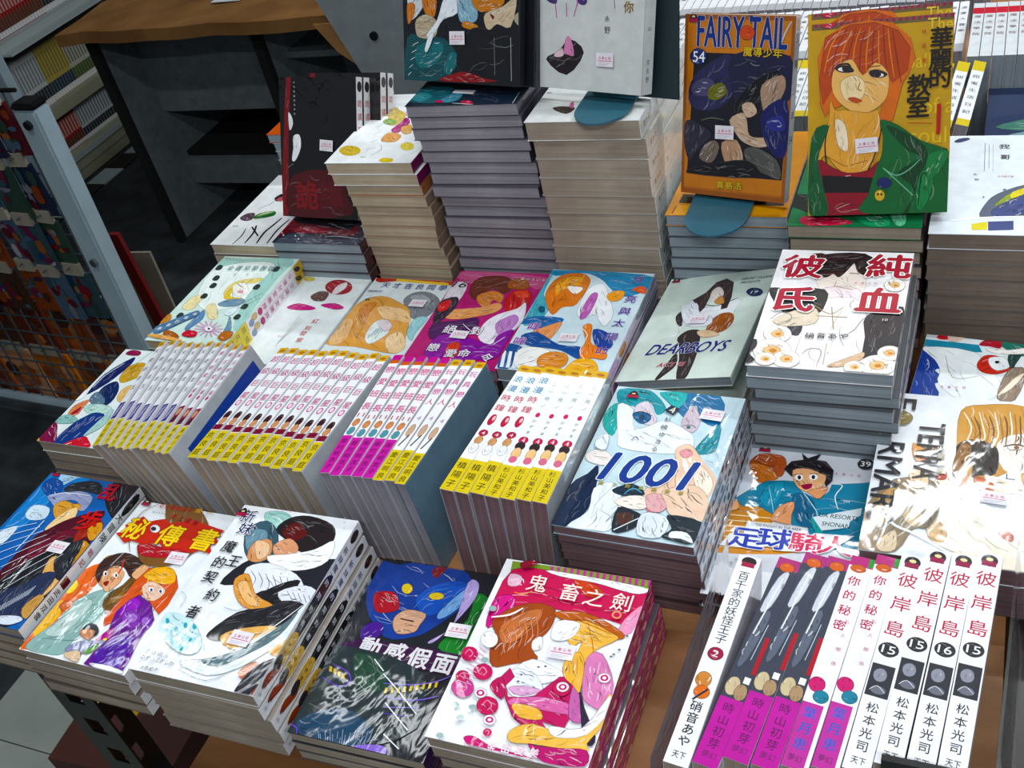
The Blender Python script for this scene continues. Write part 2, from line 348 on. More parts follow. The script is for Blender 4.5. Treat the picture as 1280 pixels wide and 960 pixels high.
# ---------------------------------------------------------------- artwork, white glare streaks painted into H and WG (tenths of a millimetre on each cover or spine)
ART={
'A':'''q eef1f6 2,2,1162,2,1162,1743,2,1743
p a9d5cf 250,1686,413,1726,540,1667,567,1541,387,1536
s e8f4f2 10 314,1656,414,1646,519,1585
s 5f9f98 6 308,1629,378,1707,533,1679
p 1b1c26 364,1128,553,1260,766,1201,1212,1330,1258,1125,1201,999,1100,844,834,792,519,916,287,896
p 3c5866 191,1477,322,1604,512,1480,593,1267,485,1150,314,1243
p d59a72 333,1398,491,1400,566,1238,479,1161,363,1201
p e9c4a0 347,1375,492,1362,539,1245,468,1196
p 6f90a0 205,1453,359,1506,436,1416,347,1375,321,1269
p 1d1418 463,1523,519,1664,693,1719,950,1658,1045,1521,1007,1391,821,1333,635,1425
p 5a1c1c 539,1511,609,1626,778,1526,676,1432
p d9a080 539,1358,642,1451,776,1374,767,1274,627,1249
p f8fafc 546,1234,734,1293,928,1376,1058,1498,1107,1287,960,1164,718,1132
p e8ebf2 432,1091,606,1172,907,1107,1049,970,937,835,741,912,630,844,506,937
s 565a6c 6 492,1066,579,998,588,929
s 565a6c 6 564,1065,650,990,668,921
s 565a6c 6 636,1064,720,982,747,913
s 565a6c 6 707,1063,790,974,825,905
s 565a6c 6 777,1061,859,967,902,896
s 565a6c 6 847,1060,928,959,979,888
s 565a6c 6 917,1059,996,951,1056,880
p 15141b 708,859,839,1000,982,1050,937,835,834,792
p e2e5ee 850,909,1044,1015,1204,954,1178,815,998,802
s 50546a 5 921,934,1001,870
s 50546a 5 973,933,1049,866
s 50546a 5 1024,931,1098,861
s 50546a 5 1076,930,1146,857
s 50546a 5 1127,928,1194,853
p e0a162 399,965,492,1030,669,852,884,779,776,713,616,727,470,837
p f0c28c 460,905,513,962,662,827,770,757,642,755
p 19181f 481,434,616,659,820,745,948,814,1141,807,1097,667,965,575,715,503,670,407,538,380
p 211f28 937,835,1148,831,1116,670,1002,583,876,688
p e9b878 614,396,677,495,953,594,1050,571,1034,461,823,333
p d8a35c 1000,518,1161,593,1331,543,1290,369,1090,368
p dfe9ec 402,140,711,247,912,457,1079,663,1163,879,1197,601,1078,386,915,188,697,80
p 5d747b 582,189,798,307,949,465,1079,663,1126,760,1084,514,919,312,740,171
s ffffff 12 446,108,770,157,981,345,1124,586,1197,818
s 8a9aa2 5 421,82,726,36,915,188
s f8ffff 8 569,207,811,352,977,556,1130,827
p c07a58 938,152,1026,272,1134,194,1071,101
p 23222e 1002,-12,1048,236,1219,354,1233,196,1142,19,1111,-27
p 8c4433 1142,19,1201,149,1282,147,1233,0,1198,-8
p 1d1b24 1161,593,1219,778,1355,718,1334,502,1241,525
p c9e6ec -2,492,69,551,281,503,463,365,501,245,350,213,90,332
p 4aa6b8 83,464,91,448,88,437,77,435,62,442,48,457,40,473,43,484,54,486,69,478
p 4aa6b8 216,402,223,386,221,376,210,373,195,381,181,395,174,410,177,421,188,423,203,416
p 4aa6b8 267,456,274,441,272,430,261,428,246,435,232,449,225,465,228,476,238,478,254,470
p 4aa6b8 351,462,358,447,355,436,345,434,330,441,316,455,310,471,312,482,323,484,338,476
p 4aa6b8 361,258,367,243,365,233,354,230,340,237,326,251,320,266,322,276,333,279,347,272
p 4aa6b8 245,298,252,283,249,273,239,270,224,278,210,291,203,306,206,317,216,319,231,312
p 4aa6b8 385,349,391,334,389,323,378,321,364,328,350,342,344,357,346,368,357,370,372,363
s 9fd0da 5 26,452,121,382,156,302
s 9fd0da 5 82,437,175,376,215,297
s 9fd0da 5 138,421,228,369,274,291
s 9fd0da 5 194,406,281,362,332,286
s 9fd0da 5 248,391,334,356,390,281
s 9fd0da 5 303,376,387,349,447,276
s 9fd0da 5 357,360,439,343,505,271
s 9fd0da 5 411,346,491,336,561,266
s bcd9e2 8 -78,661,0,747,84,693,80,599
s 9fb0bc 7 474,677,609,669,655,735
t 232e5a 129 1612 150 150 0 ffffff 4 新
t 232e5a 190 1476 150 150 0 ffffff 4 妹
t 15161c 150 1264 135 135 0 - 4 魔
t 15161c 285 1125 135 135 0 - 4 王
t 15161c 159 1090 130 130 0 - 4 的
t 15161c 170 934 130 130 0 - 4 契
t 15161c 302 769 130 130 0 - 4 約
t 15161c 236 584 130 130 0 - 4 者
t 222226 86 168 45 45 0 - 0 上
t 222226 146 167 45 45 0 - 0 栖
t 222226 206 165 45 45 0 - 0 綴
t 222226 265 163 45 45 0 - 0 人
t 222226 84 111 45 45 0 - 0 お
t 222226 131 110 45 45 0 - 0 や
t 222226 177 109 45 45 0 - 0 つ
t 222226 223 108 45 45 0 - 0 て
t 222226 269 108 45 45 0 - 0 か
t 222226 315 107 45 45 0 - 0 し
t 222226 360 106 45 45 0 - 0 わ
t 222226 137 25 36 36 0 - 0 大
t 222226 180 26 36 36 0 - 0 熊
t 222226 223 27 36 36 0 - 0 紀
t 222226 265 28 36 36 0 - 0 子
t 8ab8d0 1019 1798 30 30 0 - 0 T
t 8ab8d0 1045 1742 30 30 0 - 0 Y
t 8ab8d0 1070 1686 30 30 0 - 0 P
t 8ab8d0 1096 1631 30 30 0 - 0 E
p 1a1014 3,1615,23,1665,53,1690,83,1665,103,1615,53,1600
q a01840 -2,1600,108,1600,98,1635,8,1635
q e8d8b0 35,1645,70,1645,65,1660,40,1660
k 000000 791 432 0''',
'B':'''q eef3f8 2,2,1142,2,1142,1724,2,1724
p e8692c 1,27,6,248,-22,553,-7,865,154,968,235,743,203,535,207,293,168,50,67,11
p f2b83a -14,212,-14,406,32,532,124,387,99,221,84,123
p f6d765 -122,668,-78,781,58,706,42,601
p 8fb1ad 55,24,61,149,143,327,142,505,266,665,446,736,508,535,546,368,450,206,450,53,284,15
p b6cdc9 123,195,179,383,238,575,348,566,343,371,288,200
s 5f8884 10 212,152,461,193,490,277
s 5f8884 8 141,136,316,207
s 6b928e 7 232,541,330,628
p 6c4c22 437,601,440,701,499,798,544,977,637,793,601,669,619,543,542,494
p 8a642c 492,597,521,685,562,760,595,635
p c8704e 40,483,106,547,171,512,158,427,103,431
p d0a070 102,1011,183,1063,364,923,412,779,333,729,202,804
p 3a2420 134,865,113,1019,260,1120,458,1088,573,1006,536,879,381,967,265,961,221,865,249,768
p e6b08a 230,833,277,946,417,923,454,811,408,700,341,719
s c83020 15 309,1058,363,946,372,828
p ffffff 264,874,273,858,270,846,258,843,239,851,222,866,214,882,216,894,229,897,247,889
p ffffff 380,881,388,864,386,852,373,850,355,857,338,872,330,889,332,900,345,903,363,895
p 3b2418 259,870,266,859,266,851,259,850,249,855,238,865,232,876,232,884,238,885,249,880
p 3b2418 375,876,381,865,381,858,375,857,364,862,354,872,348,883,348,890,354,892,364,886
p 8a2c2c 293,777,340,804,352,747
p e8b48c 513,908,532,1015,600,1081,628,1000,620,879
p d8541e 593,701,595,868,635,1013,770,1058,950,992,1049,879,1076,690,1055,590,888,682,767,754,748,652,709,451,627,370,575,453
p f0b02e 634,927,711,1046,878,1046,979,931,901,881,765,887
s f6d060 10 692,939,730,846,728,762
s c04818 8 982,948,1035,811,1041,650
s c04818 8 969,683,986,575
p f2cdb8 709,808,751,884,908,850,965,796,920,705,814,715
p ffffff 834,809,838,797,832,787,818,784,802,789,788,800,784,812,789,822,804,825,820,820
p ffffff 936,814,941,802,935,792,921,789,904,794,891,805,887,817,893,827,907,830,923,825
p 4a5a98 829,805,833,795,831,788,823,786,813,791,803,799,799,809,801,816,809,818,819,814
p 4a5a98 927,809,932,799,930,792,922,791,911,795,902,804,897,813,899,820,907,822,918,818
s a03030 7 835,719,872,714
s 502018 5 757,831,814,843
p 6a2c8e 674,619,736,731,913,671,1054,527,1050,387,1056,297,1098,143,1110,29,963,-20,715,10,723,116,738,255,686,399,644,532
p 9a3ac0 671,603,715,694,815,650,806,536,705,498
p 8a4cb0 722,517,774,576,910,527,928,421,821,413
p 7a40a4 921,513,982,558,1061,497,1030,413
p a878cc 886,514,896,488,884,468,855,462,820,471,792,493,782,519,794,539,824,545,859,535
p a070c8 1020,511,1027,491,1019,476,997,471,970,478,948,496,941,516,950,532,972,537,999,529
p 5c3aa0 750,122,836,293,972,323,1046,190,1039,41,833,23
p b03a90 678,288,735,378,779,264,666,224
p 303038 456,316,507,375,596,347,637,279,565,247,484,244
p c48a68 451,284,524,316,601,302,600,224,509,235
p 888cae 445,97,528,193,693,230,754,274,752,198,642,97,532,72
p 6a9a50 631,110,715,204,729,147,674,97
p dcbfa0 475,44,508,81,604,103,651,10,548,16
p f0e050 724,252,754,274,762,245
p f4f6fa 769,22,913,41,1110,29,1104,-1,963,-20
p 7a5634 279,1740,414,1774,671,1734,949,1506,957,1258,809,1072,605,1030,458,1088,353,1246,618,1262
p b02830 353,1246,715,1245,876,1348,899,1246,710,1138,450,1122
s 7a5634 8 263,1737,119,1595,146,1353,320,1132
q c42a1a 18,1301,115,1347,48,1410,129,1444,161,1541,272,1489,321,1518,417,1554,500,1513,719,1592,1097,1535,1052,1454,1150,1384,1037,1379,1152,1261,1004,1285,939,1237,789,1260,641,1231,534,1281,396,1236,243,1252,186,1213,89,1268
t f4d020 189 1389 260 260 0 8c1a10 6 秘
t f4d020 595 1383 260 260 0 8c1a10 6 傳
t f4d020 971 1402 260 260 0 8c1a10 6 書
p e8e8ec 442,1432,451,1405,438,1385,408,1380,372,1390,344,1413,334,1440,347,1460,378,1466,414,1455
p 2a2a30 405,1425,410,1411,403,1400,386,1396,365,1402,350,1414,345,1429,353,1440,370,1443,390,1437
t c02a34 271 1690 55 55 0 - 3 史
t c02a34 337 1690 55 55 0 - 3 上
t c02a34 402 1690 55 55 0 - 3 最
t c02a34 467 1691 55 55 0 - 3 強
t c02a34 532 1691 55 55 0 - 3 弟
t c02a34 596 1691 55 55 0 - 3 子
t d8a020 696 1710 80 80 0 - 3 兼
t d8a020 812 1703 80 80 0 - 3 一
t a02028 483 1595 65 65 0 - 5 史
t a02028 573 1586 65 65 0 - 5 上
t a02028 663 1578 65 65 0 - 5 最
t a02028 752 1570 65 65 0 - 5 強
t 303034 238 1603 30 30 0 - 3 カ
t 303034 274 1602 30 30 0 - 3 ー
t 303034 310 1602 30 30 0 - 3 ト
t 303034 345 1602 30 30 0 - 3 ゥ
t 303034 381 1601 30 30 0 - 3 ー
t 303034 416 1601 30 30 0 - 3 ン
p 1a1014 41,1673,59,1719,87,1742,115,1719,133,1673,87,1659
q a01840 36,1659,138,1659,128,1691,46,1691
q e8d8b0 71,1700,103,1700,99,1714,76,1714
k 000000 839 1155 0''',
'C':'''q 2864b0 2,2,1127,2,1127,1703,2,1703
p 3f86cc 47,916,22,1364,21,1653,96,1772,506,1798,477,1648,255,1589,300,1273,212,947
p cfe2f0 144,1166,152,1287,350,1282,405,1156,255,1109
p a9cbe6 130,1756,354,1794,552,1743,363,1690,289,1595,203,1559
p dfeaf4 47,916,184,1018,207,870,169,788
p 1c4a94 47,1512,54,1638,240,1607,314,1476,243,1403
p 1c1a22 830,1728,1169,1746,1178,1568,1206,1303,1098,1302,856,1511
p 27292e 319,1538,410,1636,645,1676,794,1540,567,1541,415,1494
p 9aa2c6 210,1417,365,1485,534,1535,725,1488,756,1317,630,1333,604,1407,457,1401,432,1297,306,1354
p d9a25c 384,1308,440,1398,553,1378,666,1379,691,1305,647,1181,519,1177
p efcf9c 559,1261,662,1339,740,1160,650,1049,522,1025,514,1118
s e8ecf4 10 227,1420,382,1488,677,1500
s 302018 6 427,1326,507,1321
s 302018 6 577,1373,635,1393
s 803020 6 554,1202,595,1220
p 4a1222 450,378,462,882,556,1050,697,1210,981,1358,1021,1175,1118,972,1060,746,741,576,624,311
p 6a1c30 520,819,696,1039,887,1075,866,887,632,696
p 16181f 527,223,587,545,733,788,847,993,1056,960,1151,764,1222,436,1102,181,936,-16
p a03024 887,1075,936,1234,1073,1222,1132,1084,1003,1023,948,939
p d8963a 970,1128,1057,1219,1148,1087,1092,1003
p e0b070 986,387,868,637,851,758,975,782,975,658,1065,556,1148,522,1119,414,1081,340
p c8924c 1030,991,1170,910,1179,648,1096,683,1089,858
p 22262e 896,749,932,936,1030,991,1095,788,1157,592,1027,599
p 2a3350 642,292,805,428,912,588,1059,583,1083,318,1119,163,1002,25,789,27
p c79a60 996,201,1045,360,1141,331,1169,222,1112,113
p dde6f4 839,86,1015,124,1096,94,1002,25,846,23
s dce6f2 5 784,107,763,184
s dce6f2 5 796,124,777,204
s dce6f2 5 808,141,791,223
s dce6f2 5 820,159,805,243
s dce6f2 5 832,176,819,262
s dce6f2 5 844,193,832,282
s dce6f2 5 856,211,846,302
s dce6f2 5 868,228,860,321
s dce6f2 5 881,246,874,341
s dce6f2 5 893,263,888,361
s dce6f2 5 905,281,902,380
s dce6f2 5 917,298,916,400
s dce6f2 5 930,316,930,420
s dce6f2 5 942,333,944,440
s e6eef8 7 14,910,375,1083
s e6eef8 7 98,835,449,1047
s e6eef8 7 180,761,522,1011
s e6eef8 7 261,688,595,976
s e6eef8 7 340,617,667,942
s e6eef8 7 418,547,738,907
s e6eef8 7 495,477,808,873
s e6eef8 7 571,410,877,840
s e6eef8 7 645,343,946,807
s c4d8ec 16 419,745,434,1123
t b01c30 878 1574 220 220 0 - 9 乱
t c02020 917 1212 260 260 0 - 9 歩
p 1a1014 46,1674,64,1720,92,1743,119,1720,138,1674,92,1660
q a01840 41,1660,142,1660,133,1692,50,1692
q e8d8b0 76,1702,108,1702,103,1715,80,1715
k 000000 840 863 0''',
'D':'''q 15171f 2,2,1133,2,1133,1708,2,1708
p 2b7a34 958,1502,1131,1397,1146,963,1016,908,846,945,891,1084,980,1248
p 1e5c2a 1044,1350,1122,1350,1120,1158,1049,1173
p 1a3a8c -61,1660,168,1666,359,1750,608,1727,806,1680,921,1495,873,1318,735,1112,612,1000,366,951,65,1227
p 2452b4 468,1381,582,1528,786,1597,884,1489,787,1332,650,1215,538,1254
p 7fa8d8 725,1290,860,1547,920,1464,817,1262,736,1201
p b9a8dc 842,1591,930,1607,964,1488,941,1346,843,1074,781,975,751,984,882,1170
p a81c28 93,1343,242,1386,335,1309,362,1221,261,1171,171,1185
p 7a1420 485,1656,537,1731,608,1727,556,1588
p d8b820 695,1423,692,1400,666,1382,627,1375,590,1381,569,1399,573,1422,599,1441,638,1448,675,1441
p d8b820 398,1447,402,1416,387,1394,359,1388,327,1402,305,1430,300,1461,315,1483,344,1489,376,1475
p caa086 375,1162,450,1238,619,1224,613,1118,594,1040,465,1000,389,1074
s 402838 14 426,1142,551,1136
s 5b83c4 10 494,1261,557,1428,703,1502
p 4a2c86 151,998,225,1073,327,1032,305,910,193,887
p 32103c 130,875,1039,913,1102,760,186,712
t d8d8de 300 835 190 190 0 5a1838 9 動
t d8d8de 523 827 190 190 0 5a1838 9 感
t d8d8de 741 819 190 190 0 5a1838 9 假
t d8d8de 954 812 190 190 0 5a1838 9 面
p 1d2a2e -386,490,-73,786,761,727,977,246,499,-47,114,-47,-89,75
p 22405a 30,101,327,284,640,171,594,11,242,-44
p 1c4030 218,757,427,742,595,528,442,442,278,585
s 7a58c8 10 42,494,215,448,274,487,273,542,192,595,67,626
q c8a83c 53,602,78,600,98,555,69,558
q c8a83c 98,588,123,586,143,541,114,545
q c8a83c 143,575,168,573,187,528,158,532
q c8a83c 187,562,213,560,232,516,203,519
s 7a58c8 10 -95,86,-34,74,63,43,89,-28
p 8a70c8 538,-26,611,27,795,57,837,-31,683,-42
s 8a78d8 9 560,547,800,584,962,646,1057,719
s 8a78d8 9 612,438,857,457,1035,535
s 9a8ae0 7 652,354,929,408
s 6a58b8 7 675,307,856,321
q c8b030 590,512,610,519,619,472,599,465
q c8b030 639,522,659,529,668,483,648,476
q c8b030 688,533,708,540,717,493,697,486
q c8b030 734,550,753,557,762,511,742,504
q c8b030 779,568,799,575,807,528,787,522
q c8b030 824,586,844,593,852,546,833,539
q c8b030 870,603,890,610,897,564,878,557
q c8b030 915,621,935,628,943,581,923,574
q c8b030 960,638,980,645,988,599,968,592
s eef2fa 9 524,622,671,530,930,350
s eef2fa 9 647,392,918,214
s eef2fa 9 752,146,916,60
s eef2fa 9 390,734,512,647
s b8c4dc 3 226,80,281,3
s b8c4dc 3 269,42,330,-52
s b8c4dc 3 311,5,343,-41
s b8c4dc 3 298,69,356,-29
s b8c4dc 3 340,31,369,-17
s b8c4dc 3 328,96,382,-6
s b8c4dc 3 370,58,395,6
s b8c4dc 3 411,21,408,18
s b8c4dc 3 399,85,421,29
s b8c4dc 3 440,47,468,-26
s b8c4dc 3 429,112,481,-14
s b8c4dc 3 470,74,494,-3
s b8c4dc 3 510,37,507,9
s b8c4dc 3 499,101,520,20
s b8c4dc 3 540,64,533,32
s b8c4dc 3 529,128,546,44
s b8c4dc 3 569,90,559,55
s b8c4dc 3 609,53,572,67
s b8c4dc 3 599,117,619,12
s b8c4dc 3 639,80,632,23
s b8c4dc 3 628,144,645,35
s b8c4dc 3 668,106,658,47
s b8c4dc 3 658,170,670,58
s b8c4dc 3 698,133,683,70
s b8c4dc 3 737,95,696,81
s b8c4dc 3 727,159,709,93
k 000000 957 1111 0''',
'E':'''q eef0f6 2,2,1174,2,1174,1614,2,1614
q 7a9440 55,1600,1177,1633,1185,1537,74,1500
q b0508e 374,1609,400,1610,415,1535,389,1535
q b0508e 428,1610,454,1611,468,1536,442,1536
q b0508e 481,1611,507,1612,521,1537,495,1537
q b0508e 535,1612,560,1613,574,1539,548,1538
q b0508e 588,1613,613,1614,626,1540,601,1539
q b0508e 640,1614,666,1615,678,1541,653,1540
q b0508e 693,1615,718,1616,730,1542,705,1542
q b0508e 745,1616,770,1617,782,1543,757,1543
q b0508e 797,1617,822,1617,833,1544,808,1544
q b0508e 848,1618,873,1618,884,1545,860,1545
q b0508e 900,1619,924,1619,935,1546,911,1546
q b0508e 951,1620,976,1620,986,1548,961,1547
q b0508e 1002,1621,1026,1621,1036,1549,1012,1548
q b0508e 1052,1622,1077,1622,1086,1550,1062,1549
q b0508e 1103,1623,1127,1623,1136,1551,1112,1550
q b0508e 1153,1624,1177,1624,1186,1552,1162,1552
p c62e58 88,1514,430,1556,799,1538,1155,1520,1209,1383,1146,1184,937,1202,583,1214,299,1199,106,1031,57,1107
p d0428a 61,1238,200,1266,227,1099,103,947,56,1064
p e8a0c0 1082,1232,1177,1376,1162,1127,1067,1107
p e0b8cc 86,1468,183,1463,196,1376,109,1359
p c84a30 589,1519,779,1490,854,1418,744,1374
s f4e0e8 8 93,1401,190,1442,223,1404
s f0c8dc 9 112,1450,214,1379
p f0f0f6 391,1560,1133,1537,1117,1470,958,1481,772,1510,479,1520
p a05438 114,1012,221,1162,394,1240,550,1207,570,1044,512,910,506,828,565,762,401,687,262,637,188,780,201,884
p c27a58 197,987,321,1139,449,1187,458,1062,348,875,249,854
s e0a080 5 212,949,282,861,292,742
s e0a080 5 248,977,316,884,326,774
s e0a080 5 284,1005,350,908,360,805
s e0a080 5 321,1034,384,931,394,836
s e0a080 5 357,1062,418,955,429,868
s e0a080 5 393,1091,452,978,463,899
s e0a080 5 430,1119,486,1002,498,931
p b8653c 556,1187,755,1228,981,1170,1126,1080,1021,1038,825,1118,734,1078,610,1135
p eab96a 662,1084,813,1156,1004,1094,1084,1051,954,925,926,802,839,861,835,978,768,924
p f4f4f8 600,1112,770,1127,759,1002,675,944,597,968
s 8a4a28 5 570,1148,646,1132
s c87848 7 807,1176,938,921,926,802
s a85a34 6 709,1155,858,1124,1025,1078
p f6ecea 479,903,531,954,565,861,506,828
p f2f4fa 412,612,533,755,755,707,804,661,666,574,553,605
p e9ecf8 401,552,447,658,616,619,691,505,532,432,450,469
p d8a8cc 443,486,531,525,685,522,560,447
p 5a6470 607,701,607,697,603,693,597,692,592,693,588,697,589,702,592,705,598,707,604,705
p 5a6470 655,718,654,713,651,709,645,708,639,710,636,713,636,718,640,722,646,723,651,721
p 5a6470 509,614,508,610,504,606,499,605,493,606,489,610,490,615,494,618,499,619,505,618
p 5a6470 506,557,506,552,502,548,496,547,490,549,487,552,487,557,491,560,497,562,503,560
p 5a6470 1100,917,1099,912,1095,909,1090,907,1084,909,1081,913,1082,918,1086,921,1091,923,1097,921
p 5a6470 1087,895,1086,890,1082,887,1076,885,1071,887,1068,891,1068,895,1072,899,1078,900,1083,899
p 5a6470 1128,962,1127,957,1124,954,1118,952,1112,954,1109,958,1110,963,1114,966,1120,968,1125,966
p 5a6470 1151,1085,1150,1080,1146,1076,1140,1075,1135,1077,1132,1081,1132,1086,1136,1089,1142,1091,1148,1089
p c02c62 362,563,399,648,458,584,421,500,470,417,641,456,773,654,867,675,927,540,947,382,934,274,768,288,862,205,701,202,558,274,460,397
p b8285c 309,475,362,563,428,482,429,390
p d878ac 492,404,703,471,940,452,947,382,672,372,527,357
p eab868 520,374,702,379,762,304,604,285
p d88ab8 914,838,1012,898,1164,667,1140,480,1060,480,973,550
p c070a8 890,605,978,533,1037,351,937,362
p 2c2438 898,682,1020,453,1161,259,1137,186,1058,286,969,513
p eab868 769,768,833,879,910,799,952,564,890,605,804,661
s a87038 4 800,775,837,687
s a87038 4 826,799,862,693
s a87038 4 851,824,887,698
p eec070 580,173,713,257,951,226,1082,309,1154,592,1199,494,1180,349,1118,198,1147,155,953,125,765,113,610,93
p f4f0f2 839,269,1053,302,1159,575,1199,494,1097,261,897,196
p b83c74 736,106,801,105,953,125,1132,151,1152,40,932,3,828,27
p c4345f 430,335,432,291,404,258,358,247,310,263,280,300,277,344,305,378,352,388,400,372
s e69ab8 8 317,309,339,358,385,324,368,285
p c4345f 287,584,289,544,264,514,222,505,179,520,150,554,148,595,173,625,215,635,259,619
s e69ab8 8 185,562,204,607,246,575,231,539
p c85a94 204,432,207,386,178,350,128,339,77,356,43,396,40,443,69,479,119,490,171,472
s e69ab8 8 83,405,105,457,156,421,138,379
p c4345f 124,706,126,669,104,640,65,632,24,646,-3,679,-5,716,17,745,57,753,97,738
s e69ab8 8 29,685,46,727,86,698,72,664
p c4345f 136,512,137,484,120,462,90,455,59,466,38,490,36,519,54,541,84,548,115,537
s e69ab8 8 62,496,76,528,106,506,96,480
p c4345f 464,128,465,111,454,97,435,93,416,99,403,113,403,131,414,144,433,149,452,143
s e69ab8 8 419,117,427,137,446,124,439,108
p c4345f 883,576,882,539,859,511,821,502,783,516,759,548,759,585,783,614,821,622,859,608
s e69ab8 8 790,555,809,596,846,567,830,534
p f4e8f0 314,410,315,386,298,367,271,361,243,370,225,390,225,414,241,433,269,439,297,430
p c84a7c 299,406,299,391,288,379,270,375,253,380,241,393,241,409,252,421,270,425,287,419
p f4e8f0 284,403,284,395,279,389,270,387,261,390,256,397,255,404,261,410,270,412,279,410
p f4e8f0 457,224,457,200,440,182,414,176,387,184,370,203,370,226,386,245,413,251,440,243
p c84a7c 441,220,441,205,431,194,414,190,396,195,386,207,386,222,396,233,414,237,431,232
p f4e8f0 427,217,428,209,422,204,414,202,405,204,400,210,400,217,405,223,414,225,422,223
p f4e8f0 1130,715,1129,691,1112,672,1085,666,1060,675,1045,696,1046,720,1063,739,1090,745,1115,736
p c84a7c 1115,711,1114,696,1103,684,1086,680,1070,686,1060,699,1061,715,1072,727,1089,731,1105,725
p f4e8f0 1101,708,1101,701,1095,695,1087,693,1079,696,1074,702,1074,710,1080,716,1088,718,1097,715
p f4e8f0 869,582,868,558,851,539,825,533,799,542,783,562,783,587,800,605,827,611,853,602
p c84a7c 854,578,853,563,842,551,825,547,808,553,798,566,799,581,810,593,827,597,844,592
p f4e8f0 840,575,840,568,834,562,826,560,817,563,812,569,812,577,818,583,826,585,835,582
s d8a0c8 7 69,459,181,446
s d8a0c8 7 75,495,181,480
s d8a0c8 7 81,531,181,515
s d8a0c8 7 88,568,181,549
s d8a0c8 7 94,604,181,584
s d8a0c8 7 100,641,181,619
s d8a0c8 7 106,678,181,655
s d8a0c8 7 113,716,181,690
s d8a0c8 7 119,753,180,726
p 9ab0ac 231,189,231,176,221,166,204,162,188,166,178,176,178,189,188,199,205,203,221,199
p 9ab0ac 146,26,146,14,136,4,120,0,104,3,93,13,94,26,104,36,120,40,136,36
p 9ab0ac 286,283,286,270,276,260,259,256,243,260,233,271,233,284,243,294,260,298,276,294
p 9ab0ac 227,669,226,655,216,644,199,640,181,645,171,657,171,671,182,682,199,685,216,680
p 9ab0ac 114,1114,114,1099,103,1087,85,1084,67,1089,55,1102,55,1118,67,1129,85,1133,103,1127
p 9ab0ac 161,273,161,260,150,249,134,245,117,250,107,260,107,273,117,284,134,288,151,283
p c83c78 289,43,355,67,487,29,640,15,805,5,757,-40,506,-17,351,-4
s f8f8fc 16 106,1031,234,1079,314,1159
p fafafc 229,849,232,807,210,776,171,768,130,785,102,823,98,865,120,897,159,905,201,887
t f8e8e0 343 1404 170 170 0 - 2 鬼
t f8e8e0 619 1371 170 170 0 - 2 畜
t f8e8e0 811 1355 170 170 0 - 2 之
t f8e8e0 1028 1356 170 170 0 - 2 劍
s f0a050 8 193,1287,269,1280,327,1324
p f0a080 1056,1243,1056,1222,1042,1205,1020,1201,998,1210,985,1229,986,1251,1000,1267,1022,1272,1044,1263
p c62e58 1044,1241,1043,1227,1034,1217,1020,1214,1006,1220,998,1232,999,1245,1008,1255,1022,1258,1036,1253
t f8f0f4 508 17 65 65 0 d878a8 3 金
t f8f0f4 608 27 65 65 0 d878a8 3 田
t f8f0f4 707 37 65 65 0 d878a8 3 夏
t f8f0f4 805 46 65 65 0 d878a8 3 美
p 8a2030 143,1570,242,1612,275,1572,180,1520
k 000000 722 854 0''',
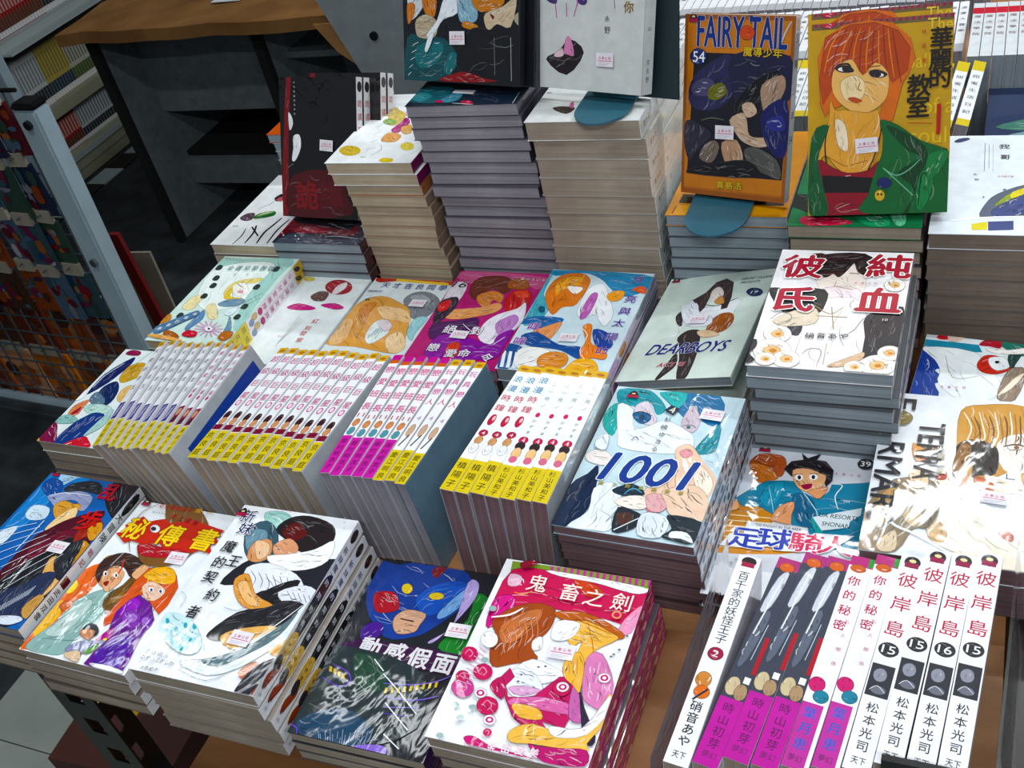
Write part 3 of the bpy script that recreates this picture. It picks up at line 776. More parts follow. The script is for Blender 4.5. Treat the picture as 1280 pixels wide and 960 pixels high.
'F':'''q c4d9e2 2,2,1139,2,1139,1699,2,1699
p 2a93a0 29,1655,254,1689,382,1627,509,1468,454,1381,359,1523,278,1431,215,1461,137,1449,66,1498
p 1c6c9c 422,1674,917,1709,1008,1338,848,1368,745,1564,750,1352,620,1447
p 2aa39c 5,1348,72,1478,173,1336,163,1198,153,1064,35,1177
p 3aa8a8 397,1670,634,1686,610,1484,513,1547
p 2c8a98 883,1042,1004,1356,1049,1072,996,991,889,972
p e8eef2 78,1459,227,1423,290,1219,377,1196,526,1316,666,1282,822,1177,845,1000,638,927,274,936,204,1072
p d8ccd8 241,1465,327,1538,399,1431,476,1307,417,1240,287,1315
p c8b8c4 695,1459,738,1543,836,1366,813,1213,691,1286
p 205a88 244,1367,372,1387,420,1317,373,1252,299,1278
p 184060 364,1328,366,1303,358,1286,342,1284,325,1296,313,1319,310,1344,319,1361,334,1364,352,1351
s 203040 10 244,1367,316,1398,422,1356
s 345a6c 8 705,1279,777,1300,823,1270
p 3a6a68 777,1272,776,1261,769,1253,759,1251,748,1256,742,1266,743,1277,750,1285,760,1287,770,1282
p e7c6b0 725,979,826,1069,966,915,1139,707,1119,505,1106,374,919,369,752,368,641,412,613,506,715,661,814,748
p f4e4d4 895,903,1101,717,1111,536,1005,582
p d88a94 646,397,724,461,797,377,778,277,690,291
p d89aa0 766,968,828,1015,882,953,820,907
p ece4e0 10,816,105,888,234,819,218,709,53,733
p 122440 -5,0,1,435,101,593,159,692,228,376,222,176,130,12
p e6ecf4 130,12,240,196,206,440,328,532,441,418,495,214,468,34,328,13
s 9aa8ba 6 271,251,305,374,370,522
s 9aa8ba 6 317,228,452,158,452,46
p 1a2a3a 355,451,500,547,628,454,470,406
s 62b0d0 10 465,422,515,499,600,465
p f0e4dc 415,346,517,416,638,423,682,317,584,281,453,304
p e0b0b4 645,440,744,476,833,379,798,291,698,304
p e8cab4 758,512,971,620,1121,500,1135,265,998,253,870,290,817,392
p 1e2630 463,273,588,266,676,219,645,86,496,24
p 4a3028 483,212,586,233,603,141,517,107
s e8eef2 10 502,41,658,199
p dde4ee 666,249,829,266,900,185,871,40,696,35
s a8b0c0 7 755,235,819,138,790,39
p 202c34 863,273,1138,250,1127,34,967,30,878,57,935,146
p e8ecee 943,117,1056,125,1127,34,1029,58,937,54
b 1c3c8c 583 705 700 320 22 ffffff 16 1001
b 1c3c8c 583 705 700 320 22 - 16 1001
t b8b060 247 504 42 42 0 5a5a30 1 騎
t b8b060 360 506 42 42 0 5a5a30 1 士
t b8b060 471 507 42 42 0 5a5a30 1 的
t b8b060 580 508 42 42 0 5a5a30 1 冒
t b8b060 689 510 42 42 0 5a5a30 1 險
t b8b060 797 511 42 42 0 5a5a30 1 故
t b8b060 903 512 42 42 0 5a5a30 1 事
t 20242c 569 1322 60 60 0 - 1 杉
t 20242c 564 1227 60 60 0 - 1 崎
t 303440 571 1134 60 60 0 - 1 ゆ
t 303440 565 1046 60 60 0 - 1 き
t 303440 559 958 60 60 0 - 1 る
s 202838 8 339,1021,363,1071,401,1031
q 182848 507,1428,551,1504,634,1468,599,1381
b e8e8c8 575 1443 50 70 10 - 2 4
p e8eef4 51,1008,128,1059,161,879,62,899
s 8a9aa4 5 38,969,89,1015,156,934
s 8a9aa4 6 992,955,1034,1033,1094,938
s 8a9aa4 6 994,903,1088,868,1127,806
p 1a1014 132,1561,152,1611,182,1636,212,1611,232,1561,182,1546
q a01840 127,1546,237,1546,227,1581,137,1581
q e8d8b0 165,1591,200,1591,195,1606,170,1606
k 000000 921 1433 0''',
'G':'''q cfd2da 2,2,1131,2,1131,1712,2,1712
q e6e8ee 0,0,1133,0,1133,291,0,291
p c8801c 24,884,113,1000,396,908,418,779,583,773,731,545,-3,419,12,582
s f0ddb0 12 33,838,453,851
s f0ddb0 12 28,776,443,796
s f0ddb0 12 23,715,433,742
s f0ddb0 12 18,655,423,689
s f0ddb0 12 14,596,413,636
s f0ddb0 12 9,536,403,583
s f0ddb0 12 4,478,394,531
p 1c7c9e 82,1030,184,1150,290,1254,433,1284,506,1286,594,1177,723,1110,804,1208,817,1296,1024,1335,1120,1366,1115,1120,1120,642,762,565,696,792,567,803,532,1030,439,1016,425,879,291,959,148,945
p 2a90b0 320,1223,437,1258,422,1047,339,966,274,1059
p 165f86 529,1132,674,1120,747,930,741,799,596,840
p 2c9a9a 703,907,809,810,803,682,746,767
s d8f0f4 10 817,1296,900,1291,857,1165,897,1020
s c8e8f0 7 609,1161,727,993,747,930
s a8dce4 6 326,1189,377,1023,408,910
t e8f4f8 448 1180 50 50 0 - 2 A
t e8f4f8 505 1128 50 50 0 - 2 X
q dde8ee 715,909,1076,1064,1073,982,1002,906,998,841,802,777
b 202830 912 943 300 45 10 - 2 UA RESORTS
b 202830 900 853 210 45 10 - 2 SHONAN
b e8f0f4 949 1114 50 20 0 - 1 VM
p b0552e 124,1485,186,1569,298,1584,390,1559,425,1454,402,1324,336,1350,312,1420,269,1377,156,1379,121,1430
p cf8050 127,1430,167,1454,288,1416,381,1303,290,1254,244,1230,171,1291,146,1360
s f4d8c0 8 161,1491,178,1539
s f4d8c0 8 251,1484,266,1542
s 5a2818 7 146,1396,179,1392
p fffafa 184,1293,223,1280,202,1259
p 1a1218 412,1415,459,1513,554,1545,530,1624,587,1567,689,1637,662,1559,737,1551,809,1454,813,1330,774,1255,738,1355,679,1435,610,1407,541,1380,486,1336
p eab48a 487,1408,605,1443,707,1403,759,1375,749,1269,700,1192,618,1180,537,1238
p ffffff 579,1335,576,1314,562,1299,543,1296,526,1307,517,1326,520,1348,533,1363,553,1365,570,1355
p ffffff 697,1358,693,1336,678,1321,658,1318,639,1329,630,1348,634,1369,649,1384,669,1387,687,1377
p 241418 564,1333,564,1319,558,1309,549,1307,541,1315,536,1329,536,1344,542,1354,551,1355,560,1347
p 241418 674,1353,674,1338,668,1328,659,1327,651,1335,646,1349,647,1363,653,1373,661,1374,670,1367
p 983048 579,1244,659,1273,659,1229,615,1197
s 302018 7 495,1355,566,1374
s 302018 7 625,1388,697,1393
p e0a078 641,1184,786,1257,764,1151,723,1110,669,1153
p e2a27c 435,965,530,1047,561,1001,552,899,555,801,436,815,398,825
p eab48a 30,919,89,996,128,917,63,873
q dfe2ea 221,780,687,774,705,729,640,702,732,701,750,736,1052,754,876,554,531,510,544,575,278,499,54,493,110,631,215,648
b 303440 468 754 360 30 5 - 1 THE KNIGHT IN THE AREA
t 2838a0 246 604 310 230 0 e8eaf2 8 足
t 2838a0 477 627 310 230 0 e8eaf2 8 球
t c83a5c 708 626 273 210 0 e8eaf2 8 騎
t c83a5c 921 631 273 210 0 e8eaf2 8 人
p 1c2028 1117,1565,1109,1526,1079,1498,1041,1493,1007,1511,991,1547,999,1586,1028,1614,1067,1619,1101,1600
b f2f2f4 1053 1555 80 60 0 - 3 39
t c04070 838 1413 28 28 0 - 0 五
t c04070 897 1412 28 28 0 - 0 車
t c04070 956 1412 28 28 0 - 0 公
t c04070 1015 1412 28 28 0 - 0 司
t 303030 246 414 30 30 0 - 0 月
t 303030 211 370 30 30 0 - 0 山
t 303030 177 325 30 30 0 - 0 可
t 303030 143 281 30 30 0 - 0 也
p 1a1014 174,1607,192,1653,220,1676,247,1653,266,1607,220,1593
q a01840 169,1593,270,1593,261,1625,178,1625
q e8d8b0 204,1634,236,1634,231,1648,208,1648''',
'H':'''q e9edf2 2,2,1318,2,1318,1818,2,1818
p c8985a 599,1654,753,1752,1066,1777,1203,1523,1216,851,1093,862,1046,1050,904,927,736,898,623,979,593,1251
p f0e6dc 887,1298,990,1420,1141,1408,1149,1067,1007,977,907,1094
p 2a221e 595,1217,699,1321,844,1291,902,1196,892,958,777,922,725,896,726,1064,645,983
p 8a6238 626,1257,705,1234,683,1057,615,944,580,972
s f4ead8 11 623,1639,691,1464,667,1299
s a87848 11 663,1618,726,1433,705,1269
s 6a4a30 11 703,1598,761,1402,742,1240
s f4ead8 11 738,1655,796,1372,772,1315
s a87848 11 777,1635,823,1484,809,1285
s 6a4a30 11 816,1615,858,1453,845,1256
s f4ead8 11 852,1672,892,1422,876,1331
s a87848 11 891,1651,926,1392,913,1302
s 6a4a30 11 929,1631,954,1504,948,1273
s f4ead8 11 965,1688,988,1473,980,1347
s a87848 11 1003,1668,1022,1442,1015,1318
s 6a4a30 11 1041,1648,1055,1412,1051,1289
s f4ead8 11 1077,1704,1084,1523,1082,1363
s a87848 11 1115,1684,1117,1492,1117,1334
s 5a3018 10 931,1270,1016,1309,1091,1295
p e8e4e0 1070,1278,1060,1260,1034,1246,1002,1241,975,1247,964,1261,973,1279,1000,1293,1033,1298,1059,1293
p 8a5a40 1047,1274,1044,1261,1034,1251,1023,1249,1013,1256,1009,1268,1012,1282,1021,1292,1033,1293,1043,1287
s 303030 8 905,910,1030,915
s 303030 8 917,872,1031,875
s 303030 8 970,971,975,857
p e8dcc8 801,876,905,894,1094,830,1096,766,891,762,765,772
p b86848 746,900,854,869,899,796,849,755,763,804
p eadfce 463,802,545,865,653,851,750,673,711,618,525,569,430,681
p c8967a 625,946,692,924,744,768,708,666,660,754
s 8a5c48 9 484,805,587,596
s 8a5c48 9 557,851,669,627
s 6a4030 9 584,922,647,784,709,650
p a84030 478,888,541,915,547,833,483,822
p f4ece4 543,749,541,724,531,707,518,705,507,718,500,742,503,768,512,785,525,787,537,774
p c05040 663,820,661,790,650,771,636,768,623,784,617,812,619,841,629,861,644,863,657,848
p f1e6d6 447,491,607,600,815,621,1026,445,1111,283,1234,-84,966,-2,644,105,471,219
p d9b48c 452,430,587,316,577,180,471,219
p c89868 818,575,901,544,909,378,844,471
p b0543c 918,409,967,434,1040,328,1023,266,952,311
p e0a888 1001,365,998,342,988,326,975,324,963,335,958,357,961,380,971,397,985,399,996,387
s b08860 10 818,575,941,551,1105,460
p 8c7860 15,477,180,770,422,778,528,538,463,308,361,274,261,29,12,-5,0,252
p 6e604e 332,796,464,785,523,600,517,411,444,289,447,491
p b89468 147,664,262,618,222,387,106,271,62,453
p c8a880 275,397,360,507,414,391,360,289
p d8c4a8 127,92,239,235,259,43,159,9
s f0f4fa 24 31,431,125,385,234,280,388,218,604,97
s ffffff 14 50,371,85,441,146,389
p d8a070 271,1201,390,1131,430,1190,418,1066,313,996
p b8603c 351,1072,416,1100,413,996,357,1004
p e4c8a8 279,888,391,873,424,745,320,694
v 2a2a30 153 1667 130 190 0 - 7 F
v 2a2a30 116 741 880 190 0 - 9 RMARS
v 3a3432 400 1123 660 190 0 - 9 TERRA
p 857848 44,1470,72,1540,127,1577,200,1559,242,1499,203,1418,123,1397,67,1426
t d8d2c0 482 1163 65 65 0 8a7c68 3 火
t d8d2c0 491 1077 65 65 0 8a7c68 3 星
t d8d2c0 500 992 65 65 0 8a7c68 3 異
t d8d2c0 508 909 65 65 0 8a7c68 3 種
k 000000 894 682 0''',
'I':'''q eeecee 2,2,1141,2,1141,1696,2,1696
p efe4dc 340,1433,726,1457,778,1039,500,965,423,1089
p e4d8dc 463,1118,754,1114,815,742,704,732,400,855
p f2eff0 256,843,500,965,790,938,895,418,896,192,641,8,445,52,368,178,370,507
p 1a1014 371,1631,730,1665,857,1465,832,1303,707,1374,660,1508,616,1396,557,1284,505,1334,454,1277,361,1297,302,1486
p 3a1418 253,1596,402,1632,379,1380,336,1268
s 5c3030 10 417,1328,504,1345
s 5c3030 10 636,1354,725,1349
s b8946c 8 532,1149,697,1110
p 26262a -7,1056,109,1091,467,1092,501,864,448,734,248,716,134,781
p 2e2c30 856,746,1129,892,1155,354,1058,277,1052,209,898,181,876,463
p 38363c 245,567,358,578,354,433,280,450
p ddd0bc 117,629,269,768,437,808,467,613,277,546,159,559
s 8a8478 8 88,627,157,733,253,691,241,592,159,559
s b09a70 8 415,856,561,744,660,852
s b09a70 10 452,710,707,708
s a08c64 9 561,844,620,531
s 8a8890 7 423,184,466,258,565,246,555,42
s c8b8b0 10 592,341,605,70
s 70707c 6 701,445,784,547,834,696,932,802
p d8b89c 635,51,754,154,888,258,886,169,766,67
p f5efe8 296,440,286,371,237,325,168,318,104,353,69,417,78,486,128,533,199,540,263,504
p e6c090 234,433,229,405,207,385,175,382,147,396,132,423,137,452,159,472,191,475,219,460
p c88c50 212,426,210,415,200,407,186,406,173,411,167,422,169,433,179,441,193,443,206,437
s d8c8b8 5 94,407,139,482,244,473
p f5efe8 333,220,319,130,254,68,160,58,74,103,27,187,39,280,106,343,202,353,289,306
p e6c090 250,211,243,173,213,147,171,143,132,161,112,197,118,235,149,261,191,266,230,247
p c88c50 218,203,215,188,201,177,182,175,165,183,157,197,160,212,174,223,193,225,210,217
s d8c8b8 5 60,179,121,275,264,264
p f5efe8 420,116,410,52,362,7,296,-1,234,31,202,91,211,157,260,202,328,210,389,177
p e6c090 361,109,356,82,334,63,304,60,276,73,262,98,267,126,289,145,319,148,347,134
p c88c50 340,102,337,92,327,84,314,82,302,88,296,98,298,108,308,116,322,118,334,112
s d8c8b8 5 226,83,269,154,371,147
p f5efe8 229,95,222,46,187,12,136,6,89,31,64,76,70,125,106,159,158,165,205,140
p e6c090 184,89,181,69,164,55,141,52,120,62,109,81,113,102,129,116,152,118,173,108
p c88c50 170,83,168,75,161,69,150,68,141,72,137,80,138,88,146,94,156,95,165,91
s d8c8b8 5 82,67,114,123,191,118
p f5efe8 1114,1193,1103,1138,1065,1101,1014,1097,968,1127,946,1180,956,1236,995,1273,1047,1276,1093,1246
p e6c090 1068,1189,1063,1166,1046,1151,1022,1149,1002,1162,993,1184,997,1207,1015,1222,1038,1224,1059,1211
p c88c50 1053,1183,1051,1174,1043,1167,1033,1167,1024,1172,1020,1180,1022,1190,1030,1196,1040,1197,1049,1192
s d8c8b8 5 964,1169,1000,1231,1078,1221
p f5efe8 1141,110,1124,32,1066,-21,987,-31,918,8,884,80,899,160,958,215,1039,224,1108,183
p e6c090 1070,102,1063,69,1036,47,1001,42,970,58,955,89,962,122,989,145,1025,149,1056,132
p c88c50 1044,95,1041,81,1029,72,1013,70,999,77,993,89,996,102,1008,111,1024,113,1038,107
s d8c8b8 5 911,73,967,156,1085,147
p f5efe8 1177,268,1165,212,1123,174,1068,167,1019,195,995,248,1007,304,1049,343,1105,349,1154,320
p e6c090 1127,262,1122,239,1103,223,1078,220,1056,231,1045,253,1051,277,1070,293,1095,296,1117,284
p c88c50 1110,256,1108,246,1099,240,1088,239,1078,243,1074,252,1076,261,1085,268,1096,269,1106,264
s d8c8b8 5 1015,239,1054,301,1137,294
p f5efe8 925,63,916,16,881,-16,833,-22,790,2,769,45,778,93,814,126,862,131,905,107
p e6c090 882,58,878,39,862,25,840,22,821,32,812,50,816,70,833,84,854,86,873,77
p c88c50 869,52,867,44,859,39,850,38,841,42,838,49,840,57,847,62,856,63,865,60
s d8c8b8 5 786,36,819,90,891,86
p 2a2426 -34,275,28,329,46,236,8,139,68,54,-25,20
t a81c34 959 1458 380 380 0 ffffff 10 純
t a81c34 929 949 380 380 0 ffffff 12 血
t a81c34 236 1412 380 380 0 ffffff 10 彼
t a81c34 228 917 380 380 0 ffffff 12 氏
t 242426 447 419 80 80 0 - 3 硝
t 242426 537 424 80 80 0 - 3 音
t 242426 627 429 80 80 0 - 3 あ
t 242426 716 434 80 80 0 - 3 や
b d8d8dc 1007 682 40 30 0 - 1 10
t c04070 715 1189 30 30 0 - 0 五
t c04070 768 1188 30 30 0 - 0 車
t c04070 821 1188 30 30 0 - 0 公
t c04070 874 1187 30 30 0 - 0 司''',
'J':'''q d3e0d8 2,2,1158,2,1158,1708,2,1708
p 2c2226 430,644,502,756,632,742,672,619,718,384,732,159,723,7,631,13,561,307,488,520
p 2a2226 418,16,451,180,497,403,561,216,492,66,452,7
p e8ecf0 279,1182,397,1268,574,1116,780,1163,846,1255,925,1193,899,1073,897,975,737,898,575,820,428,837,405,671,290,635,412,742
p 3c2a2a 380,1271,489,1384,548,1559,645,1610,742,1528,797,1262,803,1085,746,1068,699,1276,632,1441,548,1401,557,1271,558,1118,533,1047,457,1183
p ece0da 548,1401,607,1471,691,1354,682,1228,582,1242
p c8905c 641,1259,690,1303,747,1168,649,1182
s 6a4438 8 491,1178,515,1354,582,1501
s 202024 12 558,1169,694,1138,866,1239
p 9a5c38 697,879,770,991,878,990,935,874,909,734,806,675,704,710
p dcc0a0 608,720,728,731,861,646,703,616
p 2a2224 291,1002,332,1073,411,839,352,871
p e4e8f0 305,1152,448,1209,542,1021,689,953,700,818,461,834
b 28307c 598 467 800 160 30 f4f4f6 12 DEARBOYS
b b02c44 506 220 270 60 20 f4f4f6 12 ACT III
b 3a4440 973 1568 310 40 15 - 0 HIROKI YAGAMI
b 3a4440 926 1503 200 40 15 - 0 PRESENTS
p 202c58 1106,1301,1101,1262,1066,1243,1013,1251,963,1283,934,1327,939,1367,975,1387,1029,1378,1079,1346
b f0f0f4 1021 1311 70 45 15 - 2 19
p 1a1014 30,1636,47,1680,74,1702,100,1680,118,1636,74,1623
q a01840 25,1623,122,1623,113,1653,34,1653
q e8d8b0 58,1662,89,1662,85,1675,63,1675
k 000000 564 901 0''',
'K':'''q cfe2ea 2,2,1139,2,1139,1699,2,1699
p 1e84b4 3,1688,1016,1678,1194,1503,974,1274,786,1363,591,1564,358,1657,76,1580
p 58a8b8 -19,1461,33,1605,59,1248,211,970,118,730,22,721,5,1029
p 2c68a8 -42,714,71,853,399,860,402,759,249,644,118,730
p d9772a 76,1249,82,1469,167,1615,363,1644,485,1528,498,1339,486,1178,456,1071,338,1034,286,900,168,1044
p f0a850 125,1445,220,1563,385,1576,398,1439,261,1346,200,1233
p f2ece8 276,1402,448,1389,419,1279,345,1299
s 8a3c18 6 120,1362,158,1447,247,1291
s 8a3c18 6 272,1511,421,1468
s 8a3c18 6 216,1049,260,1158,357,1167
s 304058 8 283,1430,358,1408
p eef2f6 500,1233,537,1423,657,1460,802,1207,911,961,880,759,726,943,649,885,539,925
p c070b8 579,1292,652,1272,664,937,595,854,560,1055
p f0a03c 747,1280,817,1366,920,1348,911,1216,810,1181
p e0603a 983,1406,1077,1467,1160,1342,1044,1359
p e8a070 172,586,317,726,425,787,422,613,380,462,305,405
p 1e5098 80,527,235,593,519,429,776,411,807,228,582,341,383,366,181,391
p 2c4a9c 789,700,940,668,1057,490,998,390,880,470
p 1c5090 -37,367,168,342,177,153,138,9,22,17
q e8f0f6 -16,272,17,271,83,25,45,20
q e8f0f6 51,268,84,267,149,22,111,17
q e8f0f6 117,264,150,263,214,18,176,13
p f2f2ee 168,342,461,327,423,90,244,22,146,149
p dc9458 381,201,469,305,628,300,696,192,646,72,446,70
p ec8a4c 667,737,751,770,820,511,924,428,1041,348,1040,256,917,264,821,230,761,362,775,506
p f0b03c 705,79,777,225,924,242,1024,119,995,26,757,18
s f4f4f0 8 659,711,760,600,761,362,851,234
p 2a5a78 170,979,174,949,163,929,141,927,116,944,99,973,94,1003,105,1023,127,1025,152,1008
t f4f4f8 999 1568 130 130 0 - 8 月
t f4f4f8 1019 1225 130 130 0 - 8 亮
t f4f4f8 1018 1021 130 130 0 - 8 與
t f4f4f8 1016 821 130 130 0 - 8 太
t f4f4f8 1014 603 130 130 0 - 8 陽
t f4f4f8 983 387 130 130 0 - 8 的
t 5c3098 999 1568 130 130 0 - 3 月
t 5c3098 1019 1225 130 130 0 - 3 亮
t 5c3098 1018 1021 130 130 0 - 3 與
t 5c3098 1016 821 130 130 0 - 3 太
t 5c3098 1014 603 130 130 0 - 3 陽
t 5c3098 983 387 130 130 0 - 3 的
t 8a3c9c 164 672 140 140 0 e8e0f0 4 咩
t 8a3c9c 101 430 140 140 0 e8e0f0 4 哞
k 000000 585 532 0''',
'L':'''q b8487c 2,2,1118,2,1118,1708,2,1708
p c86a90 2,1570,83,1696,1085,1643,1061,1412,856,1483,321,1444
p e8e0ea 4,1304,40,1483,193,1435,210,1091,66,912
p 6a3428 271,1296,249,1527,396,1626,624,1612,750,1475,709,1301,535,1373,449,1224,400,1163
p d8905c 402,1248,546,1345,702,1272,721,1133,612,1180,607,1013,458,1112
p c81c1c 752,1191,793,1364,922,1402,1032,1297,1050,1106,981,964,852,980
p e86a5c 804,1336,933,1374,1008,1268,915,1232
p a86038 682,1557,849,1598,947,1432,835,1395,701,1414
p e8a878 161,948,327,990,527,1034,686,1130,770,1055,708,940,482,839,319,797,185,812
p 2a1c34 -7,1074,162,1201,233,1037,185,812,90,695
p 4a2458 90,695,348,773,568,847,619,638,424,515,172,437
p f0eaf6 679,750,770,919,951,1043,1014,1157,1097,841,1027,575,888,408,705,517
p c088c8 815,762,957,935,1047,837,1008,624,928,565
p 8a2c9c 216,185,252,498,526,525,888,408,912,563,1055,680,1052,425,1039,201,855,156,449,61
p cc4838 421,359,545,398,595,201,494,116
s ffffff 8 439,727,623,587,795,552
s ffffff 8 921,411,1004,547
p d84c50 6,1047,114,1140,150,974,66,912
b 18141c 110 1429 170 110 20 f4f0f4 5 16
t f0e8f0 815 1589 50 50 0 - 1 雄
t f0e8f0 880 1586 50 50 0 - 1 山
t f0e8f0 944 1584 50 50 0 - 1 え
t f0e8f0 1008 1581 50 50 0 - 1 い
t f0e8f0 1072 1578 50 50 0 - 1 な
t f4f0f8 336 611 150 150 0 4a2058 4 絕
t f4f0f8 655 615 150 150 0 4a2058 4 對
t f4f0f8 281 293 140 140 0 4a2058 4 戀
t f4f0f8 518 217 140 140 0 4a2058 4 愛
t f4f0f8 667 233 140 140 0 6a2878 4 命
t f4f0f8 942 189 140 140 0 6a2878 4 令
k 000000 491 521 0''',
'M':'''q dfe8ea 2,2,1088,2,1088,1708,2,1708
p b8504a 13,1708,301,1790,1076,1750,1052,1628,438,1675,98,1621
q e8c030 279,1711,995,1669,1007,1619,303,1660
p 7a8088 566,1324,657,1465,853,1465,1041,1304,1031,1076,935,955,800,999,666,1158
p a4aab2 629,1359,753,1427,918,1323,871,1175
p e0a868 -62,694,-27,925,9,1161,129,1319,316,1349,518,1262,748,1108,890,731,960,393,814,351,404,413,-11,423
p eec898 307,1127,445,1168,711,1104,851,892,642,928,480,942
p ecc090 16,481,-45,809,117,881,212,555,133,411
p d08848 106,1052,149,1202,265,1212,264,980,287,784
p f0d0a4 688,603,818,724,982,500,955,366,819,377
p e8f0f0 420,603,409,851,531,918,673,710,605,541,523,478
s 3a8a90 9 470,581,500,748
s 3a8a90 9 499,606,522,772
s 3a8a90 9 529,630,545,797
s 3a8a90 9 559,655,567,821
s 3a8a90 9 588,680,590,845
s 3a8a90 9 618,705,613,870
p e0d4dc 446,854,531,918,657,818,636,706
s c8885c 7 193,663,173,1000,279,1183
s c8885c 7 323,566,306,898
s a86c48 5 421,1137,492,1114
p a0d0d8 890,731,886,979,1031,992,998,741,1017,582
t 20387c 206 1567 110 110 0 e8ecf4 5 天
t 20387c 361 1566 110 110 0 e8ecf4 5 才
t 20387c 514 1565 110 110 0 e8ecf4 5 吉
t 20387c 665 1563 110 110 0 e8ecf4 5 良
t 20387c 815 1562 110 110 0 e8ecf4 5 同
t 20387c 964 1561 110 110 0 e8ecf4 5 學
b 28407c 131 1433 190 40 20 - 2 MAKIMOTO
b 2c3c40 112 1273 60 50 30 - 3 6
k 000000 795 1232 0''',
'N':'''q e9f0f1 2,2,1088,2,1088,1708,2,1708
p a81420 908,1499,920,1410,858,1350,747,1341,627,1388,543,1472,529,1563,591,1625,705,1633,826,1584
p f0e8ea 697,1366,697,1521,786,1590,830,1469,778,1373,753,1340
p 6a4a42 446,1286,518,1384,656,1363,677,1213,585,1190,508,1214
s f4e8e8 10 741,1400,762,1557
p d8c868 307,1626,307,1600,279,1582,232,1578,185,1591,156,1616,156,1642,185,1660,232,1664,279,1650
p c83880 247,1042,367,1127,638,1060,582,1011,357,1000
p c83880 676,1123,848,1167,1013,1092,933,1050,797,1073
t b82830 780 809 90 90 0 f0e0e0 1 紅
t b82830 752 678 90 90 0 f0e0e0 1 到
t b82830 748 579 90 90 0 f0e0e0 1 發
t b82830 769 456 90 90 0 f0e0e0 1 紫
s 5a6058 3 516,872,523,307
s 5a6058 3 553,852,522,329
s 5a6058 3 589,832,521,351
s 5a6058 3 626,813,520,373
b e090a8 479 496 80 30 20 - 0 Story''',
'O':'''q cfe4dd 2,2,1123,2,1123,1723,2,1723
p eaf4f0 19,1395,422,1616,911,1548,1051,967,789,708,457,621,174,838
p a8d0c8 -40,1690,293,1675,1029,1717,1040,1334,1077,791,1155,339,1038,328,847,951,849,1576,422,1616,44,1495
p e6d488 476,984,486,1171,682,1279,850,1290,802,1193,632,1150,602,993,555,898
p f2f2ea 525,1111,655,1183,810,1009,700,910
p e8c860 534,897,544,1082,617,903,801,888,779,856,614,843
p f0e2b0 83,649,111,864,239,874,272,665,207,599
p e8dcae 418,677,505,744,714,497,611,459
s 202020 8 559,1160,670,1091
p e8a0b0 748,1005,749,990,733,980,708,978,681,985,664,998,664,1013,679,1023,705,1025,731,1018
p 7a98ac 546,747,655,846,861,862,852,743,666,698
p 6a8cb0 398,267,410,499,436,619,529,452,479,275,476,218
p 6f93a8 984,157,924,374,857,539,1018,326,1062,164
s 90a8ac 8 781,590,911,718
p dcecf0 740,587,830,711,888,687,857,539
p 2c3434 46,1429,49,1522,119,1499,125,1421
p 2c3434 149,1210,152,1300,221,1279,226,1203
p 2c3434 208,1057,211,1145,279,1125,284,1050
p 2c3434 221,842,224,928,291,908,297,836
p 2c3434 839,1072,845,1159,910,1139,912,1066
p 2c3434 887,1450,893,1540,959,1519,962,1442
p 2c3434 912,689,919,772,982,754,984,684
p 2c3434 937,489,943,570,1005,552,1007,484
p 2c3434 143,446,146,529,212,511,218,441
s 4a6a5c 6 874,774,1033,996
s 4a6a5c 6 931,720,1046,907
s d888bc 13 739,272,927,290
s d888bc 13 739,272,950,226
s d888bc 13 739,272,932,171
s d888bc 13 739,272,876,136
s d888bc 13 739,272,792,128
s d888bc 13 739,272,698,148
s d888bc 13 739,272,611,192
s d888bc 13 739,272,548,253
s d888bc 13 739,272,523,319
s d888bc 13 739,272,541,375
s d888bc 13 739,272,598,411
s d888bc 13 739,272,684,419
s d888bc 13 739,272,780,397
s d888bc 13 739,272,866,351
p f4e8f4 794,277,803,248,787,228,752,225,713,239,683,266,674,295,690,315,725,319,765,304
p 3a2c3c 762,271,765,262,760,255,749,254,736,259,726,268,724,277,729,284,740,285,753,280
p c83040 451,132,476,218,615,204,650,123,559,100
p b86c34 963,127,972,238,1089,250,1121,170,1075,84
p c48850 -10,345,15,494,96,413,91,267
p a86030 191,191,352,150,448,75,208,107
p e8b070 -38,83,167,103,487,52,495,11,125,43
p 5a7ca0 -15,171,-13,228,244,485,373,584,430,501,322,375,107,126
t eef4f4 78 208 60 60 0 3a5a78 2 幸
t eef4f4 153 283 60 60 0 3a5a78 2 運
t eef4f4 228 359 60 60 0 3a5a78 2 的
t eef4f4 303 435 60 60 0 3a5a78 2 貓
t eef4f4 379 511 60 60 0 3a5a78 2 咪
t 56707a 273 1459 90 90 0 d8ece8 3 全
t 56707a 393 1464 90 90 0 d8ece8 3 運
t 56707a 511 1468 90 90 0 d8ece8 3 兒
t 56707a 629 1472 90 90 0 d8ece8 3 愛
t 56707a 747 1476 90 90 0 d8ece8 3 團
t 56707a 863 1480 90 90 0 d8ece8 3 隊
t 5a7480 418 1324 40 40 0 - 0 琉
t 5a7480 600 1336 40 40 0 - 0 花
t c03060 82 1662 40 40 0 - 2 C
t c03060 137 1661 40 40 0 - 2 o
t c03060 193 1660 40 40 0 - 2 m
t c03060 248 1659 40 40 0 - 2 i
t c03060 303 1658 40 40 0 - 2 c''',
